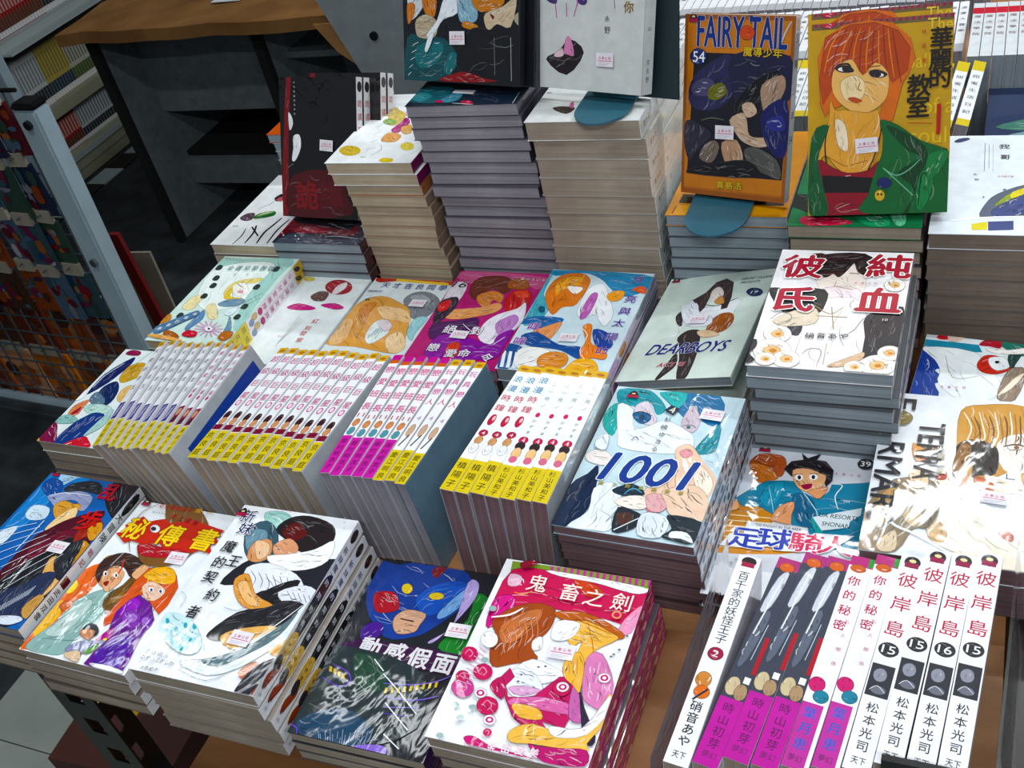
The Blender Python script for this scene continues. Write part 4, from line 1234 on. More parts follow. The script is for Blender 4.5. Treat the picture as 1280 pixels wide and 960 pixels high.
'P':'''q dfe9ea 2,2,1028,2,1028,1548,2,1548
p 222a5c 55,797,43,1106,212,1418,268,1317,242,1129,197,968,94,777
s e8f0f4 10 57,874,63,1082,169,1306
p 1c2c5a 210,767,195,917,296,1006,425,869,472,676,394,617
p 5a7488 150,709,172,812,360,711,394,617,243,622
p c8a050 279,1081,266,1263,398,1345,493,1289,534,1137,472,1053,373,989
s 8a6828 8 282,1160,346,1272,464,1286
p e0b878 495,753,464,899,564,987,635,895,643,723,586,691
p d88a68 65,427,49,572,168,686,183,565,198,445,121,411
p a03040 103,432,145,560,180,467
p b8d8d0 183,565,300,629,525,610,557,518,350,466
s 4a9a70 5 229,510,269,564
s 4a9a70 5 304,496,344,545
s 4a9a70 5 343,525,375,578
s 4a9a70 5 417,511,450,559
s 4a9a70 5 456,540,481,592
p 8ab8b4 -33,317,65,427,252,381,231,306,23,277
p 7a2848 -58,54,-72,264,42,280,169,133,291,-33,80,-53
p 243c7c 221,48,249,285,310,412,407,498,572,448,536,140,512,23,327,-50
p d8b050 15,-51,-76,74,-35,80,83,-53
p c82c3c 366,1,536,140,624,107,725,10,509,-23
s f0e8d0 10 355,-35,458,37
p a8ccc8 555,470,597,571,657,342,575,192,519,160
p 8a1c48 72,1457,105,1529,246,1517,253,1450
s b8d0cc 8 327,1297,397,1547
p f0f4f4 -82,780,17,818,72,699,-7,639''',
'Q':'''q dfe6ea 2,2,1138,2,1138,1718,2,1718
q 2484a0 -112,1644,453,1642,496,1542,319,1507,-31,1548
p 1c3f96 13,773,-25,1332,-1,1554,87,1408,202,1272,151,1209,292,1084,179,1035,236,871
p e8eef0 4,1527,437,1531,658,1212,704,1072,638,911,414,861,208,1041,195,1218,126,1362
p c82818 477,1354,518,1493,620,1514,716,1454,757,1359,652,1261,534,1262
p e8ecee 565,1476,681,1500,739,1381,645,1311,578,1374
p 181818 649,1428,647,1415,639,1406,628,1404,619,1409,614,1421,616,1433,623,1442,634,1445,644,1439
p 2a6a5c 517,1846,823,1821,851,1560,730,1588,597,1697
p e8d040 514,1873,600,1917,580,1830
p c82030 89,1682,175,1839,200,1675
p d02c34 400,1796,446,1917,525,1903,491,1813
p a82030 453,1642,529,1752,623,1729,636,1623,545,1632
p 1c3c38 707,1531,816,1605,779,1415,759,1334
p 8a7868 731,1328,873,1358,832,953,691,946
p f0ece8 519,1600,698,1609,840,1663,848,1585,617,1540
s b0a080 5 207,1432,313,1139,512,1206
p ecdcc8 688,970,799,1241,864,1305,788,1090
p a8c060 -38,1771,82,1822,65,1734,-28,1716
p e0c8b8 188,1757,336,1812,295,1666,204,1649
t c04070 245 998 30 30 0 - 0 五
t c04070 303 1006 30 30 0 - 0 車
t c04070 361 1014 30 30 0 - 0 公
t c04070 419 1023 30 30 0 - 0 司''',
's1':'''q eef1f2 2,2,1114,2,1114,1698,2,1698
p d8b83c 329,286,338,218,290,177,204,178,110,221,46,291,35,360,83,401,172,400,265,355
p e0c850 865,63,862,34,827,16,772,17,718,35,686,65,688,94,724,112,779,111,833,93
p e8d468 979,370,989,317,963,284,912,285,854,319,812,374,801,429,827,462,879,460,938,425
p e0a870 478,528,488,707,686,640,692,493,569,478
p b04a80 492,767,536,949,543,1073,655,944,623,702
p d8c070 330,957,309,1275,512,1138,499,889
p 8aa860 462,971,467,927,436,901,380,903,322,932,282,978,277,1022,308,1049,364,1046,423,1016
p e0b070 597,824,702,881,789,697,704,670
p c0b070 165,1218,277,1342,377,1208,285,1116
s 9aa0a8 6 399,296,502,352
s 9aa0a8 6 354,472,439,541
s 9aa0a8 6 309,652,374,734
s 9aa0a8 6 262,836,308,933
s 8a9098 6 524,179,597,292,538,409
b 506050 449 134 60 25 0 - 0 Mo Mo
p c8a0b8 481,1202,463,1527,589,1261,612,1070''',
's2':'''q 1c2630 2,2,1277,2,1277,1798,2,1798
p 20606c -96,193,46,430,365,442,438,194,321,65,-25,119
p 3a8a94 -39,224,97,320,220,208,123,110
p 162436 412,334,635,388,1175,315,1163,-81,606,48
p 4a8aa0 361,130,444,262,569,254,576,117,464,57
p c83058 313,82,361,130,425,66
p c02848 626,81,725,92,795,4,691,10
s e8eef4 10 538,46,981,-39,1278,-126
s dce4ea 6 1242,-117,1219,245
s 7a8894 5 1039,23,1039,106
p 8a2838 1391,3,1392,266,1480,294,1466,64
q e8e8ec 441,349,697,321,697,239,436,280
p d8a040 -123,478,-80,583,12,504,-31,399''',
's3':'''q edf0f0 2,2,1192,2,1192,1798,2,1798
p 2a2224 209,290,291,334,449,293,396,168
p d07aa8 367,395,388,427,429,294,386,313
b 303030 49 649 60 30 0 - 0 ABC''',
'Bs':'''q 10131a 2,2,1448,2,1448,1898,2,1898
p 1c4a50 16,-10,51,432,252,453,544,432,714,261,694,172,538,46,260,-5
p 276a70 148,315,349,411,524,372,443,191,203,136
p 2c6c72 520,135,600,301,705,275,675,171,596,79
p d0d4d8 63,803,77,612,178,643,279,762,282,863,45,861
p c8772c 262,834,436,835,413,647,297,674
p b8a890 177,614,316,667,451,590,409,442,212,437,164,510
p c87838 62,759,161,760,138,642,66,567
p e8eef4 311,469,451,619,551,836,740,838,700,681,528,620,429,502,350,441
p 8cb0c4 721,838,906,840,961,671,905,599,737,610
p c87a28 906,840,1249,843,1250,760,1034,701,924,741
p cbb89c 1052,687,1268,760,1425,844,1358,567,1197,591,1107,533,1052,574
p 6a2c30 1106,688,1161,661,1143,632
p c88440 793,611,960,572,923,528,774,553
p 0c0e14 715,334,886,542,1107,533,1358,553,1550,613,1541,36,1107,43,732,129
p 8a1418 732,114,883,106,1033,69,1199,48,921,20,459,20
p a8a090 1392,651,1462,707,1550,654,1516,557,1446,583
s d8d8dc 5 1359,469,1372,56
s a0a0a8 4 1161,463,1171,105
s 6fb0b4 3 90,374,106,389
s 6fb0b4 3 175,333,191,348
s 6fb0b4 3 259,292,276,308
s 6fb0b4 3 344,252,360,267
s 6fb0b4 3 427,212,443,227
s 6fb0b4 3 511,172,526,187
s 6fb0b4 3 158,113,175,129
s 6fb0b4 3 244,73,260,89
s 6fb0b4 3 336,363,352,379
s 6fb0b4 3 420,323,436,338
s 6fb0b4 3 503,283,519,298
s 6fb0b4 3 152,227,168,242
s 6fb0b4 3 237,186,253,202
s 6fb0b4 3 321,146,337,162
s 6fb0b4 3 405,106,421,122
s 6fb0b4 3 489,66,505,82
s 6fb0b4 3 145,339,161,355
s 6fb0b4 3 230,299,246,314
s 6fb0b4 3 314,258,330,274
s 6fb0b4 3 398,218,414,234
s 6fb0b4 3 481,178,497,194
s 6fb0b4 3 128,120,145,136
s 6fb0b4 3 214,79,230,95
s 6fb0b4 3 307,370,323,385
s 6fb0b4 3 391,329,407,345
s 6fb0b4 3 474,289,490,305
s e4ecf0 6 59,54,101,86
s e4ecf0 6 78,131,127,164
s e4ecf0 6 97,208,154,240
s e4ecf0 6 115,284,180,317
s e4ecf0 6 133,360,206,392
p e8eef4 288,320,351,470,409,472,327,307
k 000000 712 447 0''',
'Ws':'''q cdd0cf 2,2,1338,2,1338,1898,2,1898
p 1c1216 241,272,392,359,513,477,682,360,487,137
p d890b8 446,347,477,489,530,478,570,326,481,335
p e4c8d0 339,327,427,389,446,319,358,300
s c078b0 14 337,830,359,665
s c078b0 14 469,806,476,683
s c078b0 14 606,851,559,686
s c078b0 14 589,837,599,783
p 4a3c70 269,874,358,831,329,795,240,827
p 4a3c70 616,883,702,840,676,795,604,815
t 5c5040 1166 792 110 110 0 c8b080 2 你
t 3a3a3a 937 680 60 60 0 - 0 永
t 3a3a3a 941 579 70 70 0 - 0 野
s 303030 5 1007,849,1016,772
k 000000 933 309 0''',
'FTs':'''q b4641a 2,2,1080,2,1080,1708,2,1708
q c87820 16,1697,1063,1717,1157,72,-30,68
q 14131f 58,1363,1064,1369,1043,223,35,202
q 9a5212 0,0,1082,0,1082,51,0,51
q 9a5212 0,1667,1082,1667,1082,1710,0,1710
q 9a5212 0,0,32,0,32,1710,0,1710
q 9a5212 1050,0,1082,0,1082,1710,1050,1710
q c87820 105,1360,62,205,35,202,58,1363
p 2c2c50 75,1080,238,1251,486,1351,504,987,306,834,82,868
p 4a4668 89,1058,216,1134,321,1093,300,975,118,965
p 6a6a20 271,1044,397,1097,452,1007,353,932,262,950
p 20203c 486,1351,1053,1362,1069,974,801,1004,559,898
p 0a0a10 533,896,697,1112,932,1236,963,1126,804,959,786,843,615,784
p a88c78 796,1095,982,1194,1025,1084,952,922,861,824,807,913
p d0b49c 609,901,707,930,762,841,665,788
p c8ac94 490,752,612,831,666,765,699,626,825,612,970,647,975,577,805,516,652,551,573,616
p b89478 422,532,575,569,649,383,536,324,456,365
p 26285c 811,844,1045,973,1076,516,984,437,851,591
p 3c4084 864,778,1006,834,1040,699,894,688
s a0a8e0 6 865,755,961,785,1012,743
p 2a2838 46,721,207,684,315,596,188,464,85,332,25,525
p 6e6258 240,493,344,550,399,482,326,329,192,366
p 50504c 656,480,781,514,986,413,1034,239,896,262,715,341
p 0c0c12 274,300,687,386,797,228,62,205
s 606a58 10 205,732,309,763,439,749
b 2c3c7c 574 1558 880 270 0 d8d8e0 16 FAIRY TAIL
p d04a20 701,1558,689,1522,654,1498,609,1497,571,1518,555,1554,567,1591,602,1614,647,1615,685,1593
s c8c8d0 14 963,1478,992,1566,1043,1663
s 2c3c7c 10 663,1633,658,1709
p 2c3c7c 682,1714,678,1702,667,1695,652,1695,639,1702,634,1713,638,1725,650,1732,665,1732,677,1725
t e0c040 644 1390 90 90 0 5a3c10 3 魔
t e0c040 741 1389 90 90 0 5a3c10 3 導
t e0c040 838 1387 90 90 0 5a3c10 3 少
t e0c040 933 1385 90 90 0 5a3c10 3 年
p 26346c 237,1331,223,1286,181,1256,129,1254,85,1280,67,1324,82,1369,124,1398,176,1400,219,1374
b f0f0f4 157 1325 120 100 0 - 4 54
t d8c050 427 121 80 80 0 6a4010 3 真
t d8c050 519 125 80 80 0 6a4010 3 島
t d8c050 610 130 80 80 0 6a4010 3 浩
p 1a1014 46,1653,64,1699,92,1722,119,1699,138,1653,92,1640
q a01840 41,1640,142,1640,133,1672,50,1672
q e8d8b0 75,1681,108,1681,103,1695,80,1695
k 000000 451 635 0''',
'GJs':'''q c89a10 2,2,1192,2,1192,1678,2,1678
q 6c6040 33,1751,1205,1746,1210,1627,33,1626
q a03c60 54,1747,81,1746,81,1649,54,1649
q a03c60 109,1747,136,1746,136,1649,109,1649
q a03c60 163,1747,190,1746,191,1649,163,1649
q a03c60 217,1747,244,1746,245,1649,218,1649
q a03c60 271,1746,298,1746,299,1649,272,1649
q a03c60 325,1746,352,1746,353,1649,326,1650
q a03c60 379,1746,406,1746,407,1649,380,1650
q a03c60 432,1746,459,1746,460,1650,434,1650
q a03c60 485,1746,512,1746,513,1650,487,1650
q a03c60 538,1746,565,1746,567,1650,540,1650
q a03c60 591,1746,618,1746,619,1650,593,1650
q a03c60 644,1746,670,1746,672,1650,646,1650
q a03c60 696,1746,722,1746,724,1650,698,1650
q a03c60 748,1746,774,1746,777,1650,751,1651
q a03c60 800,1746,826,1745,829,1650,803,1651
q a03c60 852,1746,878,1745,881,1651,855,1651
q a03c60 904,1746,929,1745,932,1651,906,1651
q a03c60 955,1746,981,1745,984,1651,958,1651
q a03c60 1006,1746,1032,1745,1035,1651,1009,1651
q a03c60 1057,1745,1083,1745,1086,1651,1060,1651
q a03c60 1108,1745,1133,1745,1137,1651,1111,1651
q a03c60 1159,1745,1184,1745,1187,1651,1162,1652
p c05060 243,1691,229,1656,193,1636,147,1640,110,1666,96,1704,110,1739,147,1758,192,1754,228,1729
t 281c20 294 1706 50 50 0 - 0 花
t 281c20 356 1705 50 50 0 - 0 與
b e8cc68 1083 1597 200 110 0 - 1 The
b e0c058 994 1310 340 120 0 - 1 ballad
b e0c058 1086 929 260 140 0 - 1 of a
b e0c058 1013 679 300 140 0 - 1 soul
p d86a20 97,1186,86,1400,149,1564,295,1655,501,1679,705,1641,849,1506,893,1338,836,1198,797,1138,722,824,598,789,636,1001,301,979,195,943,152,880,109,991
p b84414 149,1564,357,1650,562,1653,746,1576,851,1424,835,1239,715,1143,548,1323,466,1224,381,1357,256,1282,194,1094,130,990,97,1208
s e88838 10 295,1645,192,1476,140,1269
s 8c3010 10 333,1625,242,1451,199,1222
s e88838 10 370,1606,293,1427,259,1175
s 8c3010 10 407,1635,343,1402,317,1256
s e88838 10 444,1616,392,1460,377,1209
s 8c3010 10 482,1596,443,1436,436,1163
s e88838 10 518,1626,493,1411,493,1243
s 8c3010 10 555,1606,542,1386,552,1197
s e88838 10 592,1587,591,1445,610,1151
s 8c3010 10 628,1617,640,1420,666,1231
s e88838 10 665,1597,690,1395,725,1185
s 8c3010 10 702,1578,739,1371,783,1139
p ecbc7c 214,1264,298,1342,381,1357,466,1224,568,1322,673,1230,676,1062,616,959,471,893,322,956,215,1092
p f4dcb0 278,1174,404,1229,488,1138,448,1013,322,1021
s 201418 16 245,1321,340,1328,372,1273
p 282028 235,1309,340,1314,393,1261,320,1256,256,1271
p f0ece8 340,1282,332,1272,311,1268,285,1270,264,1277,256,1288,264,1297,285,1302,311,1300,332,1292
p 281c28 340,1286,336,1273,323,1265,307,1266,295,1276,290,1290,294,1303,307,1311,323,1309,335,1300
p 282028 518,1252,590,1261,669,1220,622,1192,539,1208
p f0ece8 638,1212,631,1202,613,1198,590,1199,571,1207,564,1217,571,1227,589,1231,612,1230,631,1222
p 281c28 617,1220,613,1206,599,1199,583,1200,569,1209,564,1223,569,1237,582,1244,598,1243,612,1234
s a86038 8 446,1162,426,1110,458,1093
p b85838 339,1031,395,1042,465,1007,407,990
s 6a3c20 8 507,1289,610,1293
p e0a860 194,1029,237,940,323,935,513,901,596,918,620,744,602,571,521,398,306,385,153,549,88,462,77,597,174,813
p f4e4c8 238,853,324,804,347,584,261,632
s a06830 8 153,549,306,452,349,450
s a06830 8 370,449,519,487
s 181014 12 185,812,149,638,187,368,308,137
s 181014 12 630,765,562,485,374,135
p 8c1024 88,507,219,434,349,383,521,398,625,482,670,348,527,-7,178,4,89,236
q 141014 121,371,585,329,566,196,144,211
p 14552c 33,710,174,813,142,683,88,507,133,280,178,27,11,32
p 16602f 619,831,765,779,954,640,1139,566,1182,499,1211,-5,483,17,524,175,584,396,635,525,642,700
p 0c3c1c 775,365,958,488,853,558,725,695,682,784,933,641,1019,507,943,292,867,6,825,7,925,204
p 2c8048 943,292,982,378,1066,331,1031,112,951,25,926,160
s 7ab898 10 647,415,754,344,858,384,958,477
s 7ab898 10 647,415,905,161
s 0a2c14 12 949,70,964,291,983,356,1024,333
p 2a7a44 1019,507,1181,542,1145,414,1026,289
p d8b030 667,169,659,141,639,123,612,124,590,143,582,173,589,201,610,218,637,217,658,199
p 281c10 618,180,616,174,612,170,607,170,603,174,601,181,602,187,607,191,612,191,616,187
p 281c10 648,179,646,173,642,169,637,169,632,173,631,180,632,186,636,190,642,190,646,186
p 2a3060 724,279,712,250,681,234,642,235,610,255,597,284,609,312,640,329,679,327,711,308
t 181210 1097 1485 190 190 0 - 7 華
t 181210 1093 1312 190 190 0 - 7 麗
t 181210 1094 1162 190 190 0 - 7 的
t 181210 929 1107 200 200 0 - 7 教
t 181210 924 929 200 200 0 - 7 室
b b82820 1096 813 32 260 0 - 1 1
t b83c28 957 1547 40 40 0 - 0 林
t b83c28 960 1430 40 40 0 - 0 景
t b83c28 964 1312 40 40 0 - 0 蘭
s c83020 6 847,796,1051,780
k 000000 506 619 0''',
'GJ':'''q 1c6c40 2,2,1181,2,1181,1718,2,1718
p c02848 124,165,452,149,572,50,177,11
p 0e3018 113,407,276,249,237,142
p 2c9060 545,256,809,263,911,37,705,29
p 6ab890 887,265,1016,269,1035,66,962,39
p 08140c -55,570,1058,374,1070,245,139,245''',
'FT':'''q c88424 2,2,1196,2,1196,1718,2,1718
q 2a2014 83,236,86,412,1130,314,1135,202
q e0a040 80,64,93,193,1137,189,1149,39,33,7
q 8a5010 58,30,66,178,82,179,76,30''',
's0':'''q 2a2c38 2,2,1241,2,1241,1718,2,1718
p 5c1420 -23,74,1,555,432,499,934,448,1071,188,455,228,113,215
p 8c1830 164,352,629,302,582,234,242,220
p 0c0a10 -82,694,791,717,962,315,489,398,105,454
s c8ccd8 10 674,145,829,171,1165,127
p 4a5060 59,12,242,220,737,108,1154,110,1163,15,593,-13
p f0f0e8 89,163,93,153,91,147,84,147,75,153,68,162,64,172,66,178,72,178,81,173
p f0f0e8 270,154,274,144,272,138,265,138,257,144,249,153,245,163,247,169,254,169,262,163
p f0f0e8 351,91,354,81,352,75,346,75,337,81,329,90,326,100,328,106,334,106,343,100
p f0f0e8 38,211,42,202,40,195,33,195,24,201,16,211,12,220,14,227,21,227,30,221
p a81830 -6,415,21,520,27,211,22,110''',
'sL':'''q eceeef 2,2,1016,2,1016,1718,2,1718
p 2a6a34 270,632,295,741,493,802,547,694,350,616
p 5a4450 61,625,109,736,225,740,269,596,176,557
p a8c890 294,669,354,761,504,784
s 1c1c20 18 311,383,352,211,337,22
s 1c1c20 30 426,458,489,286,504,47
s 1c1c20 24 380,421,599,221
s 1c1c20 34 704,645,675,467,646,292,680,55
s 1c1c20 26 838,614,804,367,833,62
p 1c1c24 303,1114,353,1228,421,1116,395,1040
s 90989c 7 204,849,323,964,349,1077
p c06878 349,1077,398,1153,465,1041
b 9aa0a0 116 429 80 30 20 - 0 so
p d0c8b0 421,781,423,769,412,760,392,760,371,767,356,780,355,793,366,801,386,801,407,794''',
'Rs':'''q 0d0a0e 2,2,1131,2,1131,1658,2,1658
p 7a1018 140,1830,195,1800,121,924,83,16,-15,-4,60,1101
p 5c0c14 1173,1734,1329,1732,1322,1314,1164,1342
p 4a0810 181,507,894,560,960,297,1027,63,122,18
t 7c1218 381 273 360 360 0 - 8 詭
t 5c0e16 739 288 360 360 0 - 8 譚
t c8c8cc 232 1598 26 26 0 - 0 不
t c8c8cc 231 1546 26 26 0 - 0 可
t c8c8cc 231 1495 26 26 0 - 0 思
t c8c8cc 230 1443 26 26 0 - 0 議
t c8c8cc 230 1391 26 26 0 - 0 怪
t c8c8cc 230 1339 26 26 0 - 0 談
t c8c8cc 229 1287 26 26 0 - 0 夜
t c8c8cc 229 1235 26 26 0 - 0 話
p 1a1014 198,1708,214,1748,238,1768,262,1748,278,1708,238,1696
q a01840 194,1696,282,1696,274,1724,202,1724
q e8d8b0 224,1732,252,1732,248,1744,228,1744
p e8eaf0 135,1249,189,1191,197,1103,145,1043
p f4f6fa 200,970,295,986,308,839,226,688,169,687,194,836
s a0a0a8 5 108,595,186,642
k 000000 701 870 0''',
'WG':'''q dfe6ec 2,2,1076,2,1076,1798,2,1798
p 5a6070 407,299,441,504,533,688,752,850,900,851,905,388,549,279
p 8a9a40 516,480,609,663,753,796,755,717,612,559
p d8c840 657,716,802,823,804,744,660,611
p 48507c 496,377,613,533,805,692,810,386,572,304
q d8c848 346,173,472,214,478,80,352,75
q 48507c 478,214,682,233,686,88,485,68
s fafcff 25 159,216,427,275,764,310
t 2a2c2c 566 1569 100 100 0 - 2 我
t 2a2c2c 579 1363 100 100 0 - 2 哥
t 3a3c3c 333 1038 40 40 0 - 0 永
t 3a3c3c 351 941 40 40 0 - 0 野
s 6a7478 5 393,1648,408,1095
s 6a7478 4 429,1617,446,1151
s 9aa4a8 3 465,1616,483,1095
p 3c4068 110,1679,155,1733,222,1750,248,1725,199,1683,145,1660
b c898b0 597 997 140 40 10 - 0 story
p 7a8088 608,763,605,755,598,750,589,750,581,755,578,763,581,770,588,775,597,775,605,771
p 7a8088 431,628,430,621,426,616,421,616,417,620,416,628,417,636,420,641,425,641,429,636''',
'g1a':'''q eceef2 0,0,88,0,88,1600,0,1600
q d8a820 0,1510,88,1510,88,1600,0,1600
p b07010 70,1550,64,1563,48,1570,31,1567,19,1557,19,1543,31,1533,49,1530,64,1537
t 3a3c48 44 1430 70 70 0 - 2 天
t 3a3c48 44 1285 70 70 0 - 2 使
t 3a3c48 44 1140 70 70 0 - 2 逃
t 3a3c48 44 995 70 70 0 - 2 走
t 3a3c48 44 850 70 70 0 - 2 王
q 3c3480 8,380,80,380,80,620,8,620
p 8a80b8 68,500,62,558,48,589,32,578,21,530,22,468,32,422,48,412,63,443
s e0e0f0 7 20,400,60,600
q d8c010 0,0,88,0,88,370,0,370
t 3a3410 44 310 55 55 0 - 2 高
t 3a3410 44 226 55 55 0 - 2 山
t 3a3410 44 143 55 55 0 - 2 宙
t 3a3410 44 60 55 55 0 - 2 子''',
'g1b':'''q eceef2 0,0,88,0,88,1600,0,1600
q d8a820 0,1510,88,1510,88,1600,0,1600
p b07010 70,1550,64,1563,48,1570,31,1567,19,1557,19,1543,31,1533,49,1530,64,1537
t b83a78 44 1430 70 70 0 - 2 魔
t b83a78 44 1314 70 70 0 - 2 法
t b83a78 44 1198 70 70 0 - 2 戀
t b83a78 44 1082 70 70 0 - 2 愛
t b83a78 44 966 70 70 0 - 2 巨
t b83a78 44 850 70 70 0 - 2 星
q 8a2440 5,380,83,380,83,620,5,620
p d0a080 69,540,63,572,48,589,31,583,20,557,21,522,32,496,49,491,63,508
p 3a1820 74,430,67,456,49,469,29,465,16,443,16,416,29,395,50,391,67,405
p c83878 64,770,59,789,47,800,34,796,25,780,25,759,34,744,48,741,60,751
q d8c010 0,0,88,0,88,370,0,370
t 3a3410 44 310 55 55 0 - 2 藤
t 3a3410 44 226 55 55 0 - 2 森
t 3a3410 44 143 55 55 0 - 2 小
t 3a3410 44 60 55 55 0 - 2 百''',
'g2':'''q eff0f4 0,0,112,0,112,1600,0,1600
q d8a820 0,1510,112,1510,112,1600,0,1600
p b07010 90,1550,82,1563,62,1570,39,1567,24,1557,25,1543,40,1533,62,1530,82,1537
t b83078 56 1420 100 100 0 - 3 超
t b83078 56 1236 100 100 0 - 3 級
t b83078 56 1053 100 100 0 - 3 巨
t b83078 56 870 100 100 0 - 3 星
p d060a0 88,760,80,788,61,803,40,798,26,775,26,745,40,722,62,717,81,732
p f4e8f0 76,760,71,779,59,790,46,786,37,770,37,749,46,734,60,731,72,741
p 3a1c20 86,580,78,619,57,639,32,632,16,600,17,559,33,528,57,521,78,542
p d09c78 94,500,85,532,62,549,37,543,20,517,20,482,37,456,63,451,85,468
q 7a1c34 5,380,107,380,107,450,5,450
q d8c018 0,0,112,0,112,370,0,370
t 38300c 56 300 85 85 0 - 2 京
t 38300c 56 190 85 85 0 - 2 良
t 38300c 56 80 85 85 0 - 2 庭''',
'g3a':'''q f0eef2 0,0,104,0,104,1600,0,1600
q c04890 0,1520,104,1520,104,1600,0,1600
q c86030 0,1470,104,1470,104,1520,0,1520
t c83080 52 1380 100 100 0 - 4 戀
t c83080 52 1206 100 100 0 - 4 愛
t c83080 52 1033 100 100 0 - 4 班
t c83080 52 860 100 100 0 - 4 長
b b02838 52 740 70 50 0 - 2 11
p d09068 86,640,78,672,58,689,35,683,20,657,20,622,35,596,58,591,78,608
p 5a94a0 88,530,80,562,58,579,34,573,18,547,18,512,34,486,59,481,80,498
q c850a8 0,0,104,0,104,470,0,470
t 5a2048 52 400 65 65 0 - 2 藤
t 5a2048 52 320 65 65 0 - 2 村
t 5a2048 52 240 65 65 0 - 2 明
t 5a2048 52 160 65 65 0 - 2 良
t 5a2048 52 80 65 65 0 - 2 子''',
'g3b':'''q f0f0f4 0,0,104,0,104,1600,0,1600
q d8a820 0,1510,104,1510,104,1600,0,1600
p b07010 83,1550,76,1563,57,1570,36,1567,23,1557,23,1543,37,1533,58,1530,76,1537
t c84090 52 1420 86 86 0 - 3 玩
t c84090 52 1280 86 86 0 - 3 具
t c84090 52 1140 86 86 0 - 3 戀
t c84090 52 1000 86 86 0 - 3 人
b a080b8 52 780 40 50 0 - 1 4
p c8a890 84,620,76,672,57,699,36,689,22,647,22,592,36,550,58,541,77,569
s 202020 16 30,420,70,560
q d8c010 0,0,104,0,104,370,0,370
t 38300c 52 310 70 70 0 - 2 慶
t 38300c 52 226 70 70 0 - 2 江
t 38300c 52 143 70 70 0 - 2 明
t 38300c 52 60 70 70 0 - 2 良''',
'g4a':'''q eef1f5 0,0,126,0,126,1600,0,1600
q d8a820 0,1510,126,1510,126,1600,0,1600
p b07010 101,1550,92,1563,69,1570,44,1567,27,1557,28,1543,44,1533,70,1530,92,1537
t 2a80a8 63 1410 90 90 0 - 3 浪
t 2a80a8 63 1280 90 90 0 - 3 漫
t c03a50 63 1150 90 90 0 - 3 時
t c03a50 63 1020 90 90 0 - 3 鐘
p c02848 93,860,86,905,68,929,48,920,35,883,35,835,48,799,69,791,86,816
p e8c0c8 87,880,84,899,75,910,66,906,60,890,60,869,66,854,76,851,84,861
p b02848 103,690,94,716,70,729,43,725,25,703,26,676,43,655,70,651,94,665
b f4e8ea 63 690 30 40 0 - 1 4
p c89870 98,600,90,632,69,649,45,643,30,617,30,582,46,556,70,551,90,568
p e8e8ee 103,500,94,539,70,559,43,552,25,520,26,479,43,448,70,441,94,462
q d8c010 0,0,126,0,126,370,0,370
t 38300c 63 290 85 85 0 - 2 槙
t 38300c 63 185 85 85 0 - 2 陽
t 38300c 63 80 85 85 0 - 2 子''',
'g4b':'''q eef1f5 0,0,126,0,126,1600,0,1600
q d8a820 0,1510,126,1510,126,1600,0,1600
p b07010 101,1550,92,1563,69,1570,44,1567,27,1557,28,1543,44,1533,70,1530,92,1537
t 5a6068 63 1380 50 50 0 - 0 こ
t 5a6068 63 1286 50 50 0 - 0 一
t 5a6068 63 1193 50 50 0 - 0 見
t 5a6068 63 1100 50 50 0 - 0 ノ
p c84870 83,980,78,999,66,1010,53,1006,44,990,44,969,53,954,67,951,79,961
t 50545c 63 900 40 40 0 - 1 か
t 50545c 63 830 40 40 0 - 1 ず
t 50545c 63 760 40 40 0 - 1 ま
p c02850 103,660,94,688,70,703,43,698,25,675,26,645,43,622,70,617,94,632
b f4e0e6 63 660 30 40 0 - 1 4
p 2a1c20 105,590,95,622,70,639,42,633,23,607,24,572,42,546,71,541,96,558
p e8c090 103,500,94,545,70,569,43,560,25,523,26,475,43,439,70,431,94,456
p d07890 98,430,90,456,69,469,45,465,30,443,30,416,46,395,70,391,90,405
q d8c010 0,0,126,0,126,360,0,360
t 38300c 63 310 60 60 0 - 2 杉
t 38300c 63 245 60 60 0 - 2 山
t 38300c 63 180 60 60 0 - 2 美
t 38300c 63 115 60 60 0 - 2 和
t 38300c 63 50 60 60 0 - 2 子''',
'r1':'''q eceef3 0,0,156,0,156,1700,0,1700
p 1a1418 130,1630,118,1656,88,1669,55,1665,33,1643,33,1616,55,1595,89,1591,119,1605
q a01840 35,1580,125,1580,125,1620,35,1620
t 26262c 78 1500 80 80 0 - 1 百
t 26262c 78 1421 80 80 0 - 1 千
t 26262c 78 1342 80 80 0 - 1 家
t 26262c 78 1264 80 80 0 - 1 的
t 26262c 78 1185 80 80 0 - 1 妖
t 26262c 78 1107 80 80 0 - 1 怪
t 26262c 78 1028 80 80 0 - 1 王
t 26262c 78 950 80 80 0 - 1 子
p 9a1c44 128,830,116,862,86,879,53,873,31,847,31,812,53,786,87,781,117,798
b f0e8ec 78 830 40 50 0 - 2 2
p c88c58 112,620,101,659,71,679,37,672,15,640,16,599,38,568,72,561,101,582
p d87a50 128,530,116,562,86,579,53,573,31,547,31,512,53,486,87,481,117,498
s 28242c 16 40,460,110,560
t 202024 78 420 80 80 0 - 3 硝
t 202024 78 336 80 80 0 - 3 音
t 202024 78 253 80 80 0 - 3 あ
t 202024 78 170 80 80 0 - 3 や
b 303034 78 70 80 45 0 - 1 天下''',
